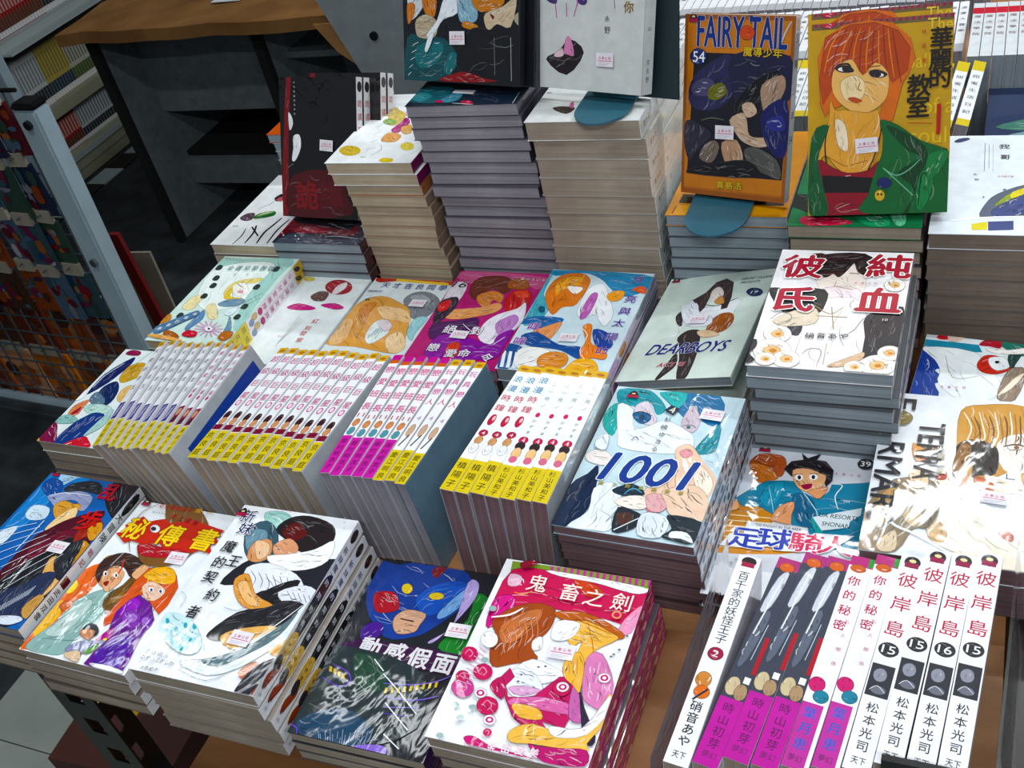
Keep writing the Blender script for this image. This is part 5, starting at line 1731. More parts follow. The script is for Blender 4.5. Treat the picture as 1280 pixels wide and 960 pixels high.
'r2':'''q 3a3e4c 0,0,156,0,156,1700,0,1700
q a8487c 0,1580,156,1580,156,1700,0,1700
p d0602c 128,1600,116,1626,86,1639,53,1635,31,1613,31,1586,53,1565,87,1561,117,1575
p c8ccd8 20,1200,50,1500,110,1550,80,1250
p 5c6272 20,750,40,1150,100,1180,70,800
s e8ecf4 10 40,1000,80,1500
s b8c0cc 6 90,800,110,1100
q a8202c 125,700,156,700,156,1000,125,1000
p c8b898 95,580,84,625,58,649,27,640,8,603,8,555,28,519,58,511,85,536
p a88c70 150,550,141,589,117,609,90,602,72,570,73,529,90,498,117,491,141,512
q e8e8ea 100,620,140,620,140,670,100,670
q b8479c 0,0,156,0,156,490,0,490
t 5c2058 78 420 75 75 0 - 1 時
t 5c2058 78 333 75 75 0 - 1 山
t 5c2058 78 246 75 75 0 - 1 初
t 5c2058 78 160 75 75 0 - 1 芽
b 703068 78 80 90 45 0 - 1 夢幻''',
'r3':'''q eceaf2 0,0,156,0,156,1700,0,1700
q b0487c 0,1590,156,1590,156,1700,0,1700
q 3c8a3c 120,1600,156,1600,156,1690,120,1690
p c86c48 115,1570,103,1592,73,1604,40,1599,18,1581,18,1558,40,1540,74,1537,104,1549
t b82848 65 1460 84 84 0 - 4 你
t b82848 65 1333 84 84 0 - 4 的
t b82848 65 1206 84 84 0 - 4 秘
t b82848 65 1080 84 84 0 - 4 密
t c07888 105 1120 34 34 0 - 0 私
t c07888 105 1006 34 34 0 - 0 人
t c07888 105 893 34 34 0 - 0 關
t c07888 105 780 34 34 0 - 0 係
p c83070 100,600,88,635,58,654,25,647,3,618,3,581,25,552,59,546,89,565
p 2c7c94 141,520,130,550,103,565,72,560,52,535,52,504,72,480,104,475,131,491
q b8509c 0,0,130,0,130,460,0,460
t 4c6cc0 65 390 84 84 0 - 3 葉
t 4c6cc0 65 280 84 84 0 - 3 月
t 4c6cc0 65 170 84 84 0 - 3 恵
b 6a3060 65 70 80 45 0 - 1 夢幻''',
'r4':'''q ecedf2 0,0,156,0,156,1700,0,1700
p 1c1a22 128,1620,116,1652,86,1669,53,1663,31,1637,31,1602,53,1576,87,1571,117,1588
q 8c1c44 34,1570,122,1570,122,1615,34,1615
p e0d0a0 100,1630,95,1640,82,1645,67,1643,57,1635,57,1625,67,1617,82,1615,95,1621
t b82040 78 1460 130 130 0 - 1 彼
t b82040 78 1255 130 130 0 - 1 岸
t b82040 78 1050 130 130 0 - 1 島
p 26262c 138,880,124,915,88,934,48,927,21,898,22,861,49,832,89,826,125,845
b f0f0f2 78 880 80 60 0 - 2 15
q 2c2c34 10,520,146,520,146,760,10,760
p 8a8c98 110,680,101,712,77,729,50,723,32,697,33,662,50,636,77,631,101,648
p 6a6c78 125,570,114,589,88,600,57,596,38,580,38,559,58,544,88,541,115,551
s d8d8e0 5 30,560,70,600,120,560
t 1c1c20 78 440 76 76 0 - 1 松
t 1c1c20 78 350 76 76 0 - 1 本
t 1c1c20 78 260 76 76 0 - 1 光
t 1c1c20 78 170 76 76 0 - 1 司
b 303034 78 70 80 45 0 - 1 天下''',
'r5':'''q ecedf2 0,0,156,0,156,1700,0,1700
p 1c1a22 128,1620,116,1652,86,1669,53,1663,31,1637,31,1602,53,1576,87,1571,117,1588
q 8c1c44 34,1570,122,1570,122,1615,34,1615
p e0d0a0 100,1630,95,1640,82,1645,67,1643,57,1635,57,1625,67,1617,82,1615,95,1621
t b82040 78 1460 130 130 0 - 1 彼
t b82040 78 1255 130 130 0 - 1 岸
t b82040 78 1050 130 130 0 - 1 島
p 26262c 138,880,124,915,88,934,48,927,21,898,22,861,49,832,89,826,125,845
b f0f0f2 78 880 80 60 0 - 2 16
q 2c2c34 10,520,146,520,146,760,10,760
p 8a8c98 110,680,101,712,77,729,50,723,32,697,33,662,50,636,77,631,101,648
p 6a6c78 125,570,114,589,88,600,57,596,38,580,38,559,58,544,88,541,115,551
s d8d8e0 5 30,560,70,600,120,560
t 1c1c20 78 440 76 76 0 - 1 松
t 1c1c20 78 350 76 76 0 - 1 本
t 1c1c20 78 260 76 76 0 - 1 光
t 1c1c20 78 170 76 76 0 - 1 司
b 303034 78 70 80 45 0 - 1 天下''',
'spA':'''q dfe1e6 0,0,124,0,124,1720,0,1720
p 2a1614 100,1620,91,1665,67,1689,40,1680,22,1643,23,1595,40,1559,67,1551,91,1576
t 242c58 60 1460 70 70 0 - 4 新
t 242c58 60 1366 70 70 0 - 4 妹
t 242c58 60 1273 70 70 0 - 4 魔
t 242c58 60 1180 70 70 0 - 4 王
p 16161c 10,1040,40,1180,110,1160,110,600,30,560
t e0e0e8 60 1120 60 60 0 - 2 的
t e0e0e8 60 986 60 60 0 - 2 契
t e0e0e8 60 853 60 60 0 - 2 約
t e0e0e8 60 720 60 60 0 - 2 者
p d8b060 10,340,110,360,110,620,10,580
t 201c18 60 580 40 40 0 - 2 上
t 201c18 60 506 40 40 0 - 2 栖
t 201c18 60 433 40 40 0 - 2 綴
t 201c18 60 360 40 40 0 - 2 人
p 94402c 10,200,80,340,110,300,50,100
p 28242c 90,340,81,385,57,409,30,400,12,363,13,315,30,279,57,271,81,296
t 202020 60 140 40 40 0 - 0 角
t 202020 60 60 40 40 0 - 0 川''',
'spB':'''q e8eaee 0,0,124,0,124,1720,0,1720''',
'spC':'''q dfe3e8 0,0,124,0,124,1720,0,1720
p 18181c 100,1520,91,1610,67,1658,40,1641,22,1567,23,1471,40,1398,67,1382,91,1432
t 202024 60 1600 90 90 0 - 4 刻
t 202024 60 1475 90 90 0 - 4 界
t 202024 60 1350 90 90 0 - 4 大
t 202024 60 1225 90 90 0 - 4 冒
t 202024 60 1100 90 90 0 - 4 険
t a02040 60 920 70 70 0 - 3 戰
t a02040 60 800 70 70 0 - 3 記
q 5a1020 20,520,100,520,100,620,20,620
t 202024 60 460 70 70 0 - 3 武
t 202024 60 373 70 70 0 - 3 田
t 202024 60 286 70 70 0 - 3 双
t 202024 60 200 70 70 0 - 3 雲''',
'spE':'''q a8285c 0,0,124,0,124,1720,0,1720
p d87a9c 44,80,38,106,24,119,8,115,-3,93,-2,66,8,45,24,41,39,55
p 8c1838 94,154,88,180,74,193,58,189,47,167,48,140,58,119,74,115,89,129
p d8b0a0 54,228,48,254,34,267,18,263,7,241,8,214,18,193,34,189,49,203
p b85090 104,302,98,328,84,341,68,337,57,315,58,288,68,267,84,263,99,277
p c07848 64,376,58,402,44,415,28,411,17,389,18,362,28,341,44,337,59,351
p d87a9c 114,450,108,476,94,489,78,485,67,463,68,436,78,415,94,411,109,425
p 8c1838 74,524,68,550,54,563,38,559,27,537,28,510,38,489,54,485,69,499
p d8b0a0 124,598,118,624,104,637,88,633,77,611,78,584,88,563,104,559,119,573
p b85090 84,672,78,698,64,711,48,707,37,685,38,658,48,637,64,633,79,647
p c07848 44,746,38,772,24,785,8,781,-3,759,-2,732,8,711,24,707,39,721
p d87a9c 94,820,88,846,74,859,58,855,47,833,48,806,58,785,74,781,89,795
p 8c1838 54,894,48,920,34,933,18,929,7,907,8,880,18,859,34,855,49,869
p d8b0a0 104,968,98,994,84,1007,68,1003,57,981,58,954,68,933,84,929,99,943
p b85090 64,1042,58,1068,44,1081,28,1077,17,1055,18,1028,28,1007,44,1003,59,1017
p c07848 114,1116,108,1142,94,1155,78,1151,67,1129,68,1102,78,1081,94,1077,109,1091
p d87a9c 74,1190,68,1216,54,1229,38,1225,27,1203,28,1176,38,1155,54,1151,69,1165
p 8c1838 124,1264,118,1290,104,1303,88,1299,77,1277,78,1250,88,1229,104,1225,119,1239
p d8b0a0 84,1338,78,1364,64,1377,48,1373,37,1351,38,1324,48,1303,64,1299,79,1313
p b85090 44,1412,38,1438,24,1451,8,1447,-3,1425,-2,1398,8,1377,24,1373,39,1387
p c07848 94,1486,88,1512,74,1525,58,1521,47,1499,48,1472,58,1451,74,1447,89,1461
p d87a9c 54,1560,48,1586,34,1599,18,1595,7,1573,8,1546,18,1525,34,1521,49,1535
p 8c1838 104,1634,98,1660,84,1673,68,1669,57,1647,58,1620,68,1599,84,1595,99,1609
s f0d8e4 7 20,120,60,240
s f0d8e4 7 40,310,80,430
s f0d8e4 7 60,500,100,620
s f0d8e4 7 20,690,60,810
s f0d8e4 7 40,880,80,1000
s f0d8e4 7 60,1070,100,1190
s f0d8e4 7 20,1260,60,1380
s f0d8e4 7 40,1450,80,1570''',
'spF':'''q cdd5de 0,0,124,0,124,1720,0,1720
p 35505f 56,100,50,126,34,139,17,135,6,113,6,86,17,65,35,61,50,75
p 8aa0ac 106,210,100,236,84,249,67,245,56,223,56,196,67,175,85,171,100,185
p 5a7284 86,320,80,346,64,359,47,355,36,333,36,306,47,285,65,281,80,295
p 1f3440 66,430,60,456,44,469,27,465,16,443,16,416,27,395,45,391,60,405
p 35505f 116,540,110,566,94,579,77,575,66,553,66,526,77,505,95,501,110,515
p 8aa0ac 96,650,90,676,74,689,57,685,46,663,46,636,57,615,75,611,90,625
p 5a7284 76,760,70,786,54,799,37,795,26,773,26,746,37,725,55,721,70,735
p 1f3440 56,870,50,896,34,909,17,905,6,883,6,856,17,835,35,831,50,845
p 35505f 106,980,100,1006,84,1019,67,1015,56,993,56,966,67,945,85,941,100,955
p 8aa0ac 86,1090,80,1116,64,1129,47,1125,36,1103,36,1076,47,1055,65,1051,80,1065
p 5a7284 66,1200,60,1226,44,1239,27,1235,16,1213,16,1186,27,1165,45,1161,60,1175
p 1f3440 116,1310,110,1336,94,1349,77,1345,66,1323,66,1296,77,1275,95,1271,110,1285
p 35505f 96,1420,90,1446,74,1459,57,1455,46,1433,46,1406,57,1385,75,1381,90,1395
p 8aa0ac 76,1530,70,1556,54,1569,37,1565,26,1543,26,1516,37,1495,55,1491,70,1505
b 28486c 60 1200 100 80 0 - 2 1001''',
'spI':'''q d8d4d8 0,0,124,0,124,1720,0,1720
t 8a1c34 60 1580 110 110 0 - 3 純
t 8a1c34 60 1420 110 110 0 - 3 血
t 8a1c34 60 1260 110 110 0 - 3 彼
t 8a1c34 60 1100 110 110 0 - 3 氏
p 2c2428 56,120,50,146,34,159,17,155,6,133,6,106,17,85,35,81,50,95
p d8c0b0 106,210,100,236,84,249,67,245,56,223,56,196,67,175,85,171,100,185
p b85060 86,300,80,326,64,339,47,335,36,313,36,286,47,265,65,261,80,275
p 58585e 66,390,60,416,44,429,27,425,16,403,16,376,27,355,45,351,60,365
p 2c2428 116,480,110,506,94,519,77,515,66,493,66,466,77,445,95,441,110,455
p d8c0b0 96,570,90,596,74,609,57,605,46,583,46,556,57,535,75,531,90,545
p b85060 76,660,70,686,54,699,37,695,26,673,26,646,37,625,55,621,70,635
p 58585e 56,750,50,776,34,789,17,785,6,763,6,736,17,715,35,711,50,725
p 2c2428 106,840,100,866,84,879,67,875,56,853,56,826,67,805,85,801,100,815''',
'spO':'''q f0eaf0 0,0,128,0,128,1720,0,1720
q e0b010 0,1540,128,1540,128,1720,0,1720
p 302418 30,1550,90,1580,100,1660,50,1640
t c04888 64 1440 80 80 0 - 1 全
t c04888 64 1320 80 80 0 - 1 運
t c04888 64 1200 80 80 0 - 1 兒
t c04888 64 1080 80 80 0 - 1 愛
t c04888 64 960 80 80 0 - 1 團
t c04888 64 840 80 80 0 - 1 隊
p b8286c 108,740,98,768,71,783,42,778,23,755,23,725,42,702,72,697,98,712
p c8b080 90,620,81,659,57,679,30,672,12,640,13,599,30,568,57,561,81,582
p 8a98b0 120,540,111,572,87,589,60,583,42,557,43,522,60,496,87,491,111,508
q e0c818 0,0,128,0,128,460,0,460
t 3c3410 64 380 80 80 0 - 1 琉
t 3c3410 64 250 80 80 0 - 1 花
t 3c3410 64 120 80 80 0 - 1 音''',
'spW':'''q d6dad9 0,0,200,0,200,1720,0,1720
t 2a2a2a 100 300 60 60 0 - 1 你
t 2a2a2a 100 220 60 60 0 - 1 永
t 2a2a2a 100 140 60 60 0 - 1 野
t 3a3a34 100 1500 50 50 0 - 1 永
t 3a3a34 100 1450 50 50 0 - 1 野
t 3a3a34 100 1400 50 50 0 - 1 著
b 404040 100 600 60 30 0 - 0 ABCD''',
'spK':'''q d0c4d8 0,0,124,0,124,1720,0,1720
p 8a98a8 20,1000,100,1100,100,1600,20,1650
p c88a50 20,400,100,440,90,600,20,580
p b088c0 20,80,100,80,100,340,20,300''',
'spR':'''q d0d0d4 0,0,130,0,130,1670,0,1670
p 2a2226 109,1550,99,1589,72,1609,43,1602,24,1570,24,1529,43,1498,73,1491,99,1512
t a83848 65 1360 90 90 0 - 2 詭
t a83848 65 1206 90 90 0 - 2 譎
t a83848 65 1053 90 90 0 - 2 屋
t a83848 65 900 90 90 0 - 2 的''',
'spFT':'''q c8c8d0 0,0,124,0,124,1720,0,1720
t 26262c 60 1520 90 90 0 - 3 魔
t 26262c 60 1286 90 90 0 - 3 導
t 26262c 60 1053 90 90 0 - 3 少
t 26262c 60 820 90 90 0 - 3 年
q c89020 20,1580,100,1580,100,1680,20,1680
b 202020 60 600 80 70 0 - 3 54''',
'spX':'''q d4d6da 0,0,124,0,124,1720,0,1720
p 3c4048 86,160,80,192,64,209,47,203,36,177,36,142,47,116,65,111,80,128
p 8a8c94 86,340,80,372,64,389,47,383,36,357,36,322,47,296,65,291,80,308
p 5a4850 86,520,80,552,64,569,47,563,36,537,36,502,47,476,65,471,80,488
p 3c4048 86,700,80,732,64,749,47,743,36,717,36,682,47,656,65,651,80,668
p 8a8c94 86,880,80,912,64,929,47,923,36,897,36,862,47,836,65,831,80,848
p 5a4850 86,1060,80,1092,64,1109,47,1103,36,1077,36,1042,47,1016,65,1011,80,1028
p 3c4048 86,1240,80,1272,64,1289,47,1283,36,1257,36,1222,47,1196,65,1191,80,1208
p 8a8c94 86,1420,80,1452,64,1469,47,1463,36,1437,36,1402,47,1376,65,1371,80,1388''',
'bg1':'''q dcdde0 0,0,110,0,110,1500,0,1500
t 34343c 55 1300 80 80 0 - 2 漫
t 34343c 55 1125 80 80 0 - 2 畫
t 34343c 55 950 80 80 0 - 2 大
t 34343c 55 775 80 80 0 - 2 賞
t 34343c 55 600 80 80 0 - 2 集
q a8a8ac 0,0,110,0,110,220,0,220''',
'bg2':'''q c8ccd0 0,0,120,0,120,1500,0,1500
q b82838 0,1180,120,1180,120,1360,0,1360
t 5a2430 60 1100 80 80 0 - 2 魔
t 5a2430 60 933 80 80 0 - 2 法
t 5a2430 60 766 80 80 0 - 2 學
t 5a2430 60 600 80 80 0 - 2 院''',
'yw':'''q dcdee2 0,0,130,0,130,1500,0,1500
q c8b010 0,1260,130,1260,130,1500,0,1500
q c8b010 0,0,130,0,130,140,0,140
t 30303a 65 1120 80 80 0 - 2 甜
t 30303a 65 956 80 80 0 - 2 蜜
t 30303a 65 791 80 80 0 - 2 生
t 30303a 65 628 80 80 0 - 2 活
t 30303a 65 463 80 80 0 - 2 日
t 30303a 65 300 80 80 0 - 2 記'''
}
PL={'A': {'h': 0.1745, 'o': [-0.5763, 0.3141, 0.063], 'w': 0.1164, 'yaw': 0.6},
 'B': {'h': 0.1726, 'o': [-0.709, 0.3192, 0.042], 'w': 0.1144, 'yaw': -0.5},
 'Bs': {'h': 0.19, 'o': [-0.5812, 0.9427, 0.245], 'w': 0.145, 'yaw': -10.93},
 'C': {'h': 0.1705, 'o': [-0.827, 0.3311, 0.051], 'w': 0.1129, 'yaw': -0.4},
 'D': {'h': 0.171, 'o': [-0.4462, 0.3155, 0.022], 'w': 0.1135, 'yaw': 1.0},
 'E': {'h': 0.1616, 'o': [-0.3255, 0.3219, 0.052], 'w': 0.1176, 'yaw': 0.25},
 'F': {'h': 0.1701, 'o': [-0.2941, 0.5084, 0.07], 'w': 0.1141, 'yaw': -1.4},
 'FT': {'h': 0.172, 'o': [-0.297, 0.889, 0.1158], 'w': 0.1198, 'yaw': 0.0},
 'FTs': {'h': 0.171, 'o': [-0.2869, 0.9186, 0.125], 'w': 0.1082, 'yaw': -11.1},
 'G': {'h': 0.1714, 'o': [-0.1801, 0.5043, 0.02], 'w': 0.1133, 'yaw': 1.0},
 'GJ': {'h': 0.172, 'o': [-0.1723, 0.862, 0.1234], 'w': 0.1183, 'yaw': 0.0},
 'GJs': {'h': 0.168, 'o': [-0.1536, 0.8689, 0.13], 'w': 0.1194, 'yaw': 4.89},
 'H': {'h': 0.182, 'o': [-0.0703, 0.5516, 0.04], 'w': 0.132, 'yaw': -0.5},
 'I': {'h': 0.1698, 'o': [-0.1723, 0.6682, 0.113], 'w': 0.1143, 'yaw': -0.1},
 'J': {'h': 0.171, 'o': [-0.3113, 0.7218, 0.036], 'w': 0.116, 'yaw': -4.0},
 'K': {'h': 0.1701, 'o': [-0.4278, 0.7105, 0.051], 'w': 0.1141, 'yaw': -0.5},
 'L': {'h': 0.171, 'o': [-0.551, 0.73, 0.03], 'w': 0.112, 'yaw': 0.0},
 'M': {'h': 0.171, 'o': [-0.664, 0.722, 0.02], 'w': 0.109, 'yaw': 0.0},
 'N': {'h': 0.171, 'o': [-0.777, 0.722, 0.02], 'w': 0.109, 'yaw': 0.0},
 'O': {'h': 0.1725, 'o': [-0.8732, 0.7167, 0.046], 'w': 0.1125, 'yaw': 0.0},
 'P': {'h': 0.155, 'o': [-0.888, 0.545, 0.045], 'w': 0.103, 'yaw': 0.0},
 'Q': {'h': 0.172, 'o': [-0.0593, 0.6643, 0.026], 'w': 0.114, 'yaw': -5.0},
 'Rs': {'h': 0.166, 'o': [-0.8034, 0.9388, 0.075], 'w': 0.1133, 'yaw': -3.78},
 'WG': {'h': 0.18, 'o': [-0.0487, 0.86, 0.1191], 'w': 0.1078, 'yaw': 0.0},
 'Ws': {'h': 0.19, 'o': [-0.4413, 0.9399, 0.235], 'w': 0.134, 'yaw': -13.71},
 's0': {'h': 0.172, 'o': [-0.794, 0.89, 0.0681], 'w': 0.1243, 'yaw': 0.0},
 's1': {'h': 0.17, 'o': [-0.6908, 0.905, 0.1671], 'w': 0.1116, 'yaw': 0.0},
 's2': {'h': 0.18, 'o': [-0.5674, 0.905, 0.2327], 'w': 0.1279, 'yaw': 0.0},
 's3': {'h': 0.18, 'o': [-0.4307, 0.893, 0.2177], 'w': 0.1194, 'yaw': 0.0},
 'sL': {'h': 0.172, 'o': [-0.8921, 0.892, 0.0607], 'w': 0.1018, 'yaw': 0.0}}
# ================================================================ the setting
FZ = -0.65
struct(box('floor', (-6, -1.5, FZ - 0.05, 3, 7, FZ - 0.004), M_carp))
flo = bpy.data.objects['floor']
V, Fc = boxes([(0.001, 0.001, 0, 0.299, 0.299, 0.006)])
tm = mesh('floor_tile', V, Fc, M_tile)
for i in range(6):
    for j in range(6):
        o = link('floor_tile', tm, flo); o.location = (-1.443 + 0.3 * i, -0.687 + 0.3 * j + 0.0, FZ - 0.004)
        if i == 0 and j > 4: o.location.z -= 0.0
for j in range(9):
    me = mesh('floor_tile', *boxes([(0, 0.001, 0, 0.075, 0.099, 0.004)]), M_whitet if j % 2 else M_blackt)
    o = link('floor_tile', me, flo); o.location = (-2.64, 1.95 + 0.1 * j, FZ - 0.004)
struct(box('wall_back', (-6, 4.2, FZ, 3, 4.3, 2.1), mat('painted_wall', '44484c', 0.8, noise=(3, '3a3e42', 0.3, 0.7))))
struct(box('wall_left', (-4.6, -1.5, FZ, -4.5, 4.2, 2.1), MATS['painted_wall']))
struct(box('ceiling', (-6, -1.5, 2.1, 3, 4.3, 2.15), mat('ceiling_board', '585a5a', 0.9)))
# fluorescent fixtures over the table (outside the frame); the front one is added fill
for i, (p_, ln, pw, rz) in enumerate(TUBES):
    o = empty('ceiling_lamp', T(p_[0], p_[1], p_[2] + 0.03), ['white batten lamp hung above the back of the book table', 'white batten lamp hung above the middle of the book table', 'white batten lamp hung to the right behind the table', 'added unseen fill lamp in front of the table', 'white batten lamp hung over the wire grid'][i], 'lamp')
    link('housing', mesh('housing', *boxes([(-ln / 2, -0.04, 0, ln / 2, 0.04, 0.05)]), M_lampw), o)
    for s_ in (-1, 1): link('rod', mesh('rod', *boxes([(s_ * 0.4 - 0.004, -0.004, 0.05, s_ * 0.4 + 0.004, 0.004, 2.1 - p_[2] - 0.03)]), M_steel), o)
# ---------------------------------------------------------------- the book table
tb = empty('display_table', T(0, 0, BZ), 'plywood display table on slotted black steel posts, holding the piles of books', 'table')
for nm, b, m in (('table_board', (-0.850, 0.335, -0.010, 0.034, 1.10, 0), M_ply), ('table_board', (-0.66, 1.104, -0.010, 0.034, 1.80, 0), M_ply), ('side_board', (0.038, 0.335, -0.010, 0.32, 1.80, 0), M_dark)):
    link(nm, mesh(nm, *boxes([b]), m), tb)
link('lower_shelf', mesh('lower_shelf', *boxes([(-0.742, 0.34, -0.278, 0.30, 1.06, -0.268)]), M_ply), tb)
def slotted(xa, ya, dx, dy, wd_, z0, z1):
    """flat strip with a row of slots, standing upright, along (dx,dy)"""
    V = []; Fc = []
    zs = [z0]; z = z0
    while z < z1 - 0.05: zs += [z + 0.016, z + 0.040]; z += 0.05
    zs.append(z1); us = [0, wd_ * 0.3, wd_ * 0.68, wd_]; th = 0.0025; nx, ny = -dy, dx
    for s_ in (0, th):
        for zz in zs:
            for u_ in us: V.append((xa + dx * u_ + nx * s_, ya + dy * u_ + ny * s_, zz))
    nz = len(zs); O = nz * 4
    for i in range(nz - 1):
        for j in range(3):
            a = i * 4 + j
            if j == 1 and i % 2 == 1:
                for p, q_ in ((a, a + 1), (a + 1, a + 5), (a + 5, a + 4), (a + 4, a)): Fc.append((p, q_, O + q_, O + p))
                continue
            Fc.append((a, a + 1, a + 5, a + 4)); Fc.append((O + a, O + a + 4, O + a + 5, O + a + 1))
        Fc.append((i * 4, i * 4 + 4, O + i * 4 + 4, O + i * 4)); Fc.append((i * 4 + 3, O + i * 4 + 3, O + i * 4 + 7, i * 4 + 7))
    return V, Fc
for (px_, py_, sx_, sy_) in ((-0.765, 0.345, 1, 1), (0.30, 0.345, -1, 1), (-0.765, 1.09, 1, -1), (0.30, 1.09, -1, -1)):
    V1, F1 = slotted(px_, py_, sx_, 0, 0.05, FZ - BZ, -0.011); V2, F2 = slotted(px_, py_, 0, sy_, 0.05, FZ - BZ, -0.011)
    n = len(V1); link('leg', mesh('leg', V1 + V2, F1 + [tuple(i + n for i in f) for f in F2], M_bmetal), tb)
link('side_rail', mesh('side_rail', *boxes([(-0.80, 0.40, -0.05, -0.765, 1.05, -0.011)]), M_bmetal), tb)
o = empty('carton', T(-1.16, 0.46, FZ + 0.002, 4), 'maroon carton with yellow tape on the floor under the table corner', 'box')
link('carton_body', mesh('carton_body', *boxes([(0, 0, 0, 0.20, 0.13, 0.12)]), M_maroon), o); link('tape', mesh('tape', *boxes([(-0.002, 0.085, 0.02, 0.10, 0.131, 0.1225)]), M_yel), o)
# ---------------------------------------------------------------- flat piles
def pilebook(x, y, z, w, h, t, label, group, **k):
    return book(T(x, y, z, k.pop('yaw', 0)), w, h, t, label, group, **k)
stack('C', 5, 'blue manga with white haired figure and red title at left front corner', 'blue covered manga at left front corner', cov='2c62a8', sp='dfe3e8', pp='warm', spine='spC', low='6a5f56')
stack('B', 4, 'white manga with yellow and red title, figures in grey green and purple', 'manga under the yellow titled white cover', cov='eef0f4', sp='e8eaee', pp='warm', spine='spB', low='6a5f56')
stack('A', 5, 'white manga with black vertical title and a big pale sword', 'manga under the sword cover', cov='eef1f6', sp='dfe1e6', pp='warm', spine='spA', jit=0.002, lean=(0.0014, 0.0002), low='8e857c')
stack('D', 3, 'dark manga with blue mask art and white slanted title, film wrapped', 'manga under the dark blue mask cover', cov='15171f', sp='2a1c48', pp='warm')
stack('E', 5, 'pink manga with embracing couple, roses and striped green top edge', 'pink manga under the rose cover', cov='efeaf0', sp='a8285c', pp='warm', spine='spE', jit=0.002, lean=(0.0008, 0))
stack('F', 8, 'teal manga titled 1001 with long fingers over a face', 'manga under the 1001 cover', cov='9fb6c2', sp='cdd5de', pp='rose', spine='spF', jit=0.002, lean=(0.0006, 0.0003), low='54444a')
stack('G', 2, 'football manga number 39 with two players in blue shirts', 'manga under the football cover', cov='cfd2da', pp='rose')
stack('H', 3, 'large white and gold manga with sideways FORMARS lettering', 'large manga under the sideways lettered cover', cov='e9edf2', pp='rose')
stack('I', 10, 'white manga with four big dark red characters and pale flowers', 'manga under the four red characters cover', cov='eeecee', sp='d8d4d8', pp='cool', spine='spI', jit=0.0035, firstoff=(0.002, 0.0), low='4c5054')
P_ = PL['J']; bj = P_['o']
mw = Matrix.Translation((bj[0], bj[1], bj[2])) @ Matrix.Rotation(R(-4), 4, 'Z') @ Matrix.Rotation(-R(12), 4, 'Y') @ Matrix.Translation((0, 0, -0.0105))
book(mw, P_['w'], P_['h'], 0.0105, 'pale green manga titled DEARBOYS ACT III, tilted up to the right', 'pale green tilted manga', 'd3e0d8', 'c4d0ca', 'cool', 'J')
for i in range(3): book(T(-0.300, 0.722 + 0.002 * i, BZ + 0.0115 * i, -2 + i), 0.108, 0.168, 0.011, 'pale manga lying under the tilted green cover, %s of three' % ['lowest', 'middle', 'highest'][i], 'pale green tilted manga', 'd3e0d8', None, 'cool')
stack('K', 4, 'blue and white manga with orange haired girl beside the tilted green manga', 'manga under the orange haired girl cover', cov='cfe2ea', sp='d0c4d8', pp='cool', spine='spK')
stack('L', 3, 'purple and red manga number 16 with embracing couple', 'manga under the purple number 16 cover', cov='b8487c', pp='cool')
stack('M', 2, 'pale manga number 6 with blonde figures and dark blue title', 'manga under the blonde figures cover', cov='dfe8ea', pp='cool')
stack('N', 2, 'plain white manga with a red disc, pink marks and red writing', 'manga under the red disc cover', cov='e9f0f1', pp='cool')
stack('O', 4, 'mint green manga with pink flower and yellow ended spine', 'manga under the mint green cover', cov='cfe4dd', sp='f0eaf0', pp='cream', spine='spO', t0=0.0128)
stack('P', 4, 'white and navy manga beside the leftmost row of yellow spines', 'manga under the white and navy cover', cov='dfe9ea', pp='warm')
stack('Q', 3, 'blue and white manga with a red haired figure at right edge', 'manga under the red haired figure cover', cov='dfe6ea', pp='brown')
# the tall piles at the back
P_ = PL['s1']; x0, y0, z0 = P_['o']
for i in range(2): book(T(x0 + 0.003 * i, y0, z0 - 0.0145 * (i + 1)), P_['w'], P_['h'], 0.0142, ['white manga with yellow spots topping the cream pile', 'white manga second from top of the cream pile'][i], 'cream edged pile', 'eef1f2', '7a2c5c', 'cream', 's1' if i == 0 else None)
zz = z0 - 0.0295
for i in range(11):
    tt = (zz - BZ) / 11 if i == 0 else tt
    zz -= tt
    book(T(x0 + 0.016 + random.uniform(-.0015, .0015) + 0.0008 * i, y0 + 0.002 + random.uniform(-.002, .002), zz, random.uniform(-.7, .7)), 0.099, 0.168, tt - 0.0004, 'cream edged manga in the pile with yellow spots, %s of its stack' % ORD[i + 2], 'cream edged pile', 'b87c5c' if i == 0 else 'a08c7c', None, 'cream')
stack('s2', 18, 'dark teal manga lying on top of the grey paged pile', 'grey edged manga below the black display book', cov='1c2630', sp='42424e', pp='grey', jit=0.003, lean=(0.0009, 0.0003), low='504c58')
stack('s3', 11, 'white book with black diamond topping the thick white pile', 'thick white book below the white display book', cov='edf0f0', sp='d6dad9', pp='warm', spine='spW', jit=0.002, firstoff=(0.004, 0.001), low='b0aaa2')
stack('FT', 10, 'orange framed manga lying under the teal stand', 'grey edged manga below the orange display book', cov='c88424', sp='c8c8d0', pp='cool', jit=0.0015, low='4c5258')
stack('GJ', 10, 'green covered manga lying under the orange haired display book', 'manga below the orange haired display book', cov='1c6c40', sp='3a2430', pp='warm', jit=0.002, low='40383a')
stack('WG', 8, 'white book with a dark round picture lying at the right edge', 'book below the white cover at the right edge', cov='dfe6ec', pp='brown', jit=0.001, low='6c6662')
stack('s0', 6, 'dark red manga lying under the black and red display book', 'grey edged manga below the black and red display book', cov='2a2c38', sp='3c1420', pp='cool', jit=0.0025)
stack('sL', 5, 'white manga with black legs drawn on it at the far left of the back row', 'white manga at the far left of the back row', cov='eceeef', pp='cream', jit=0.003)
zz = 0.116
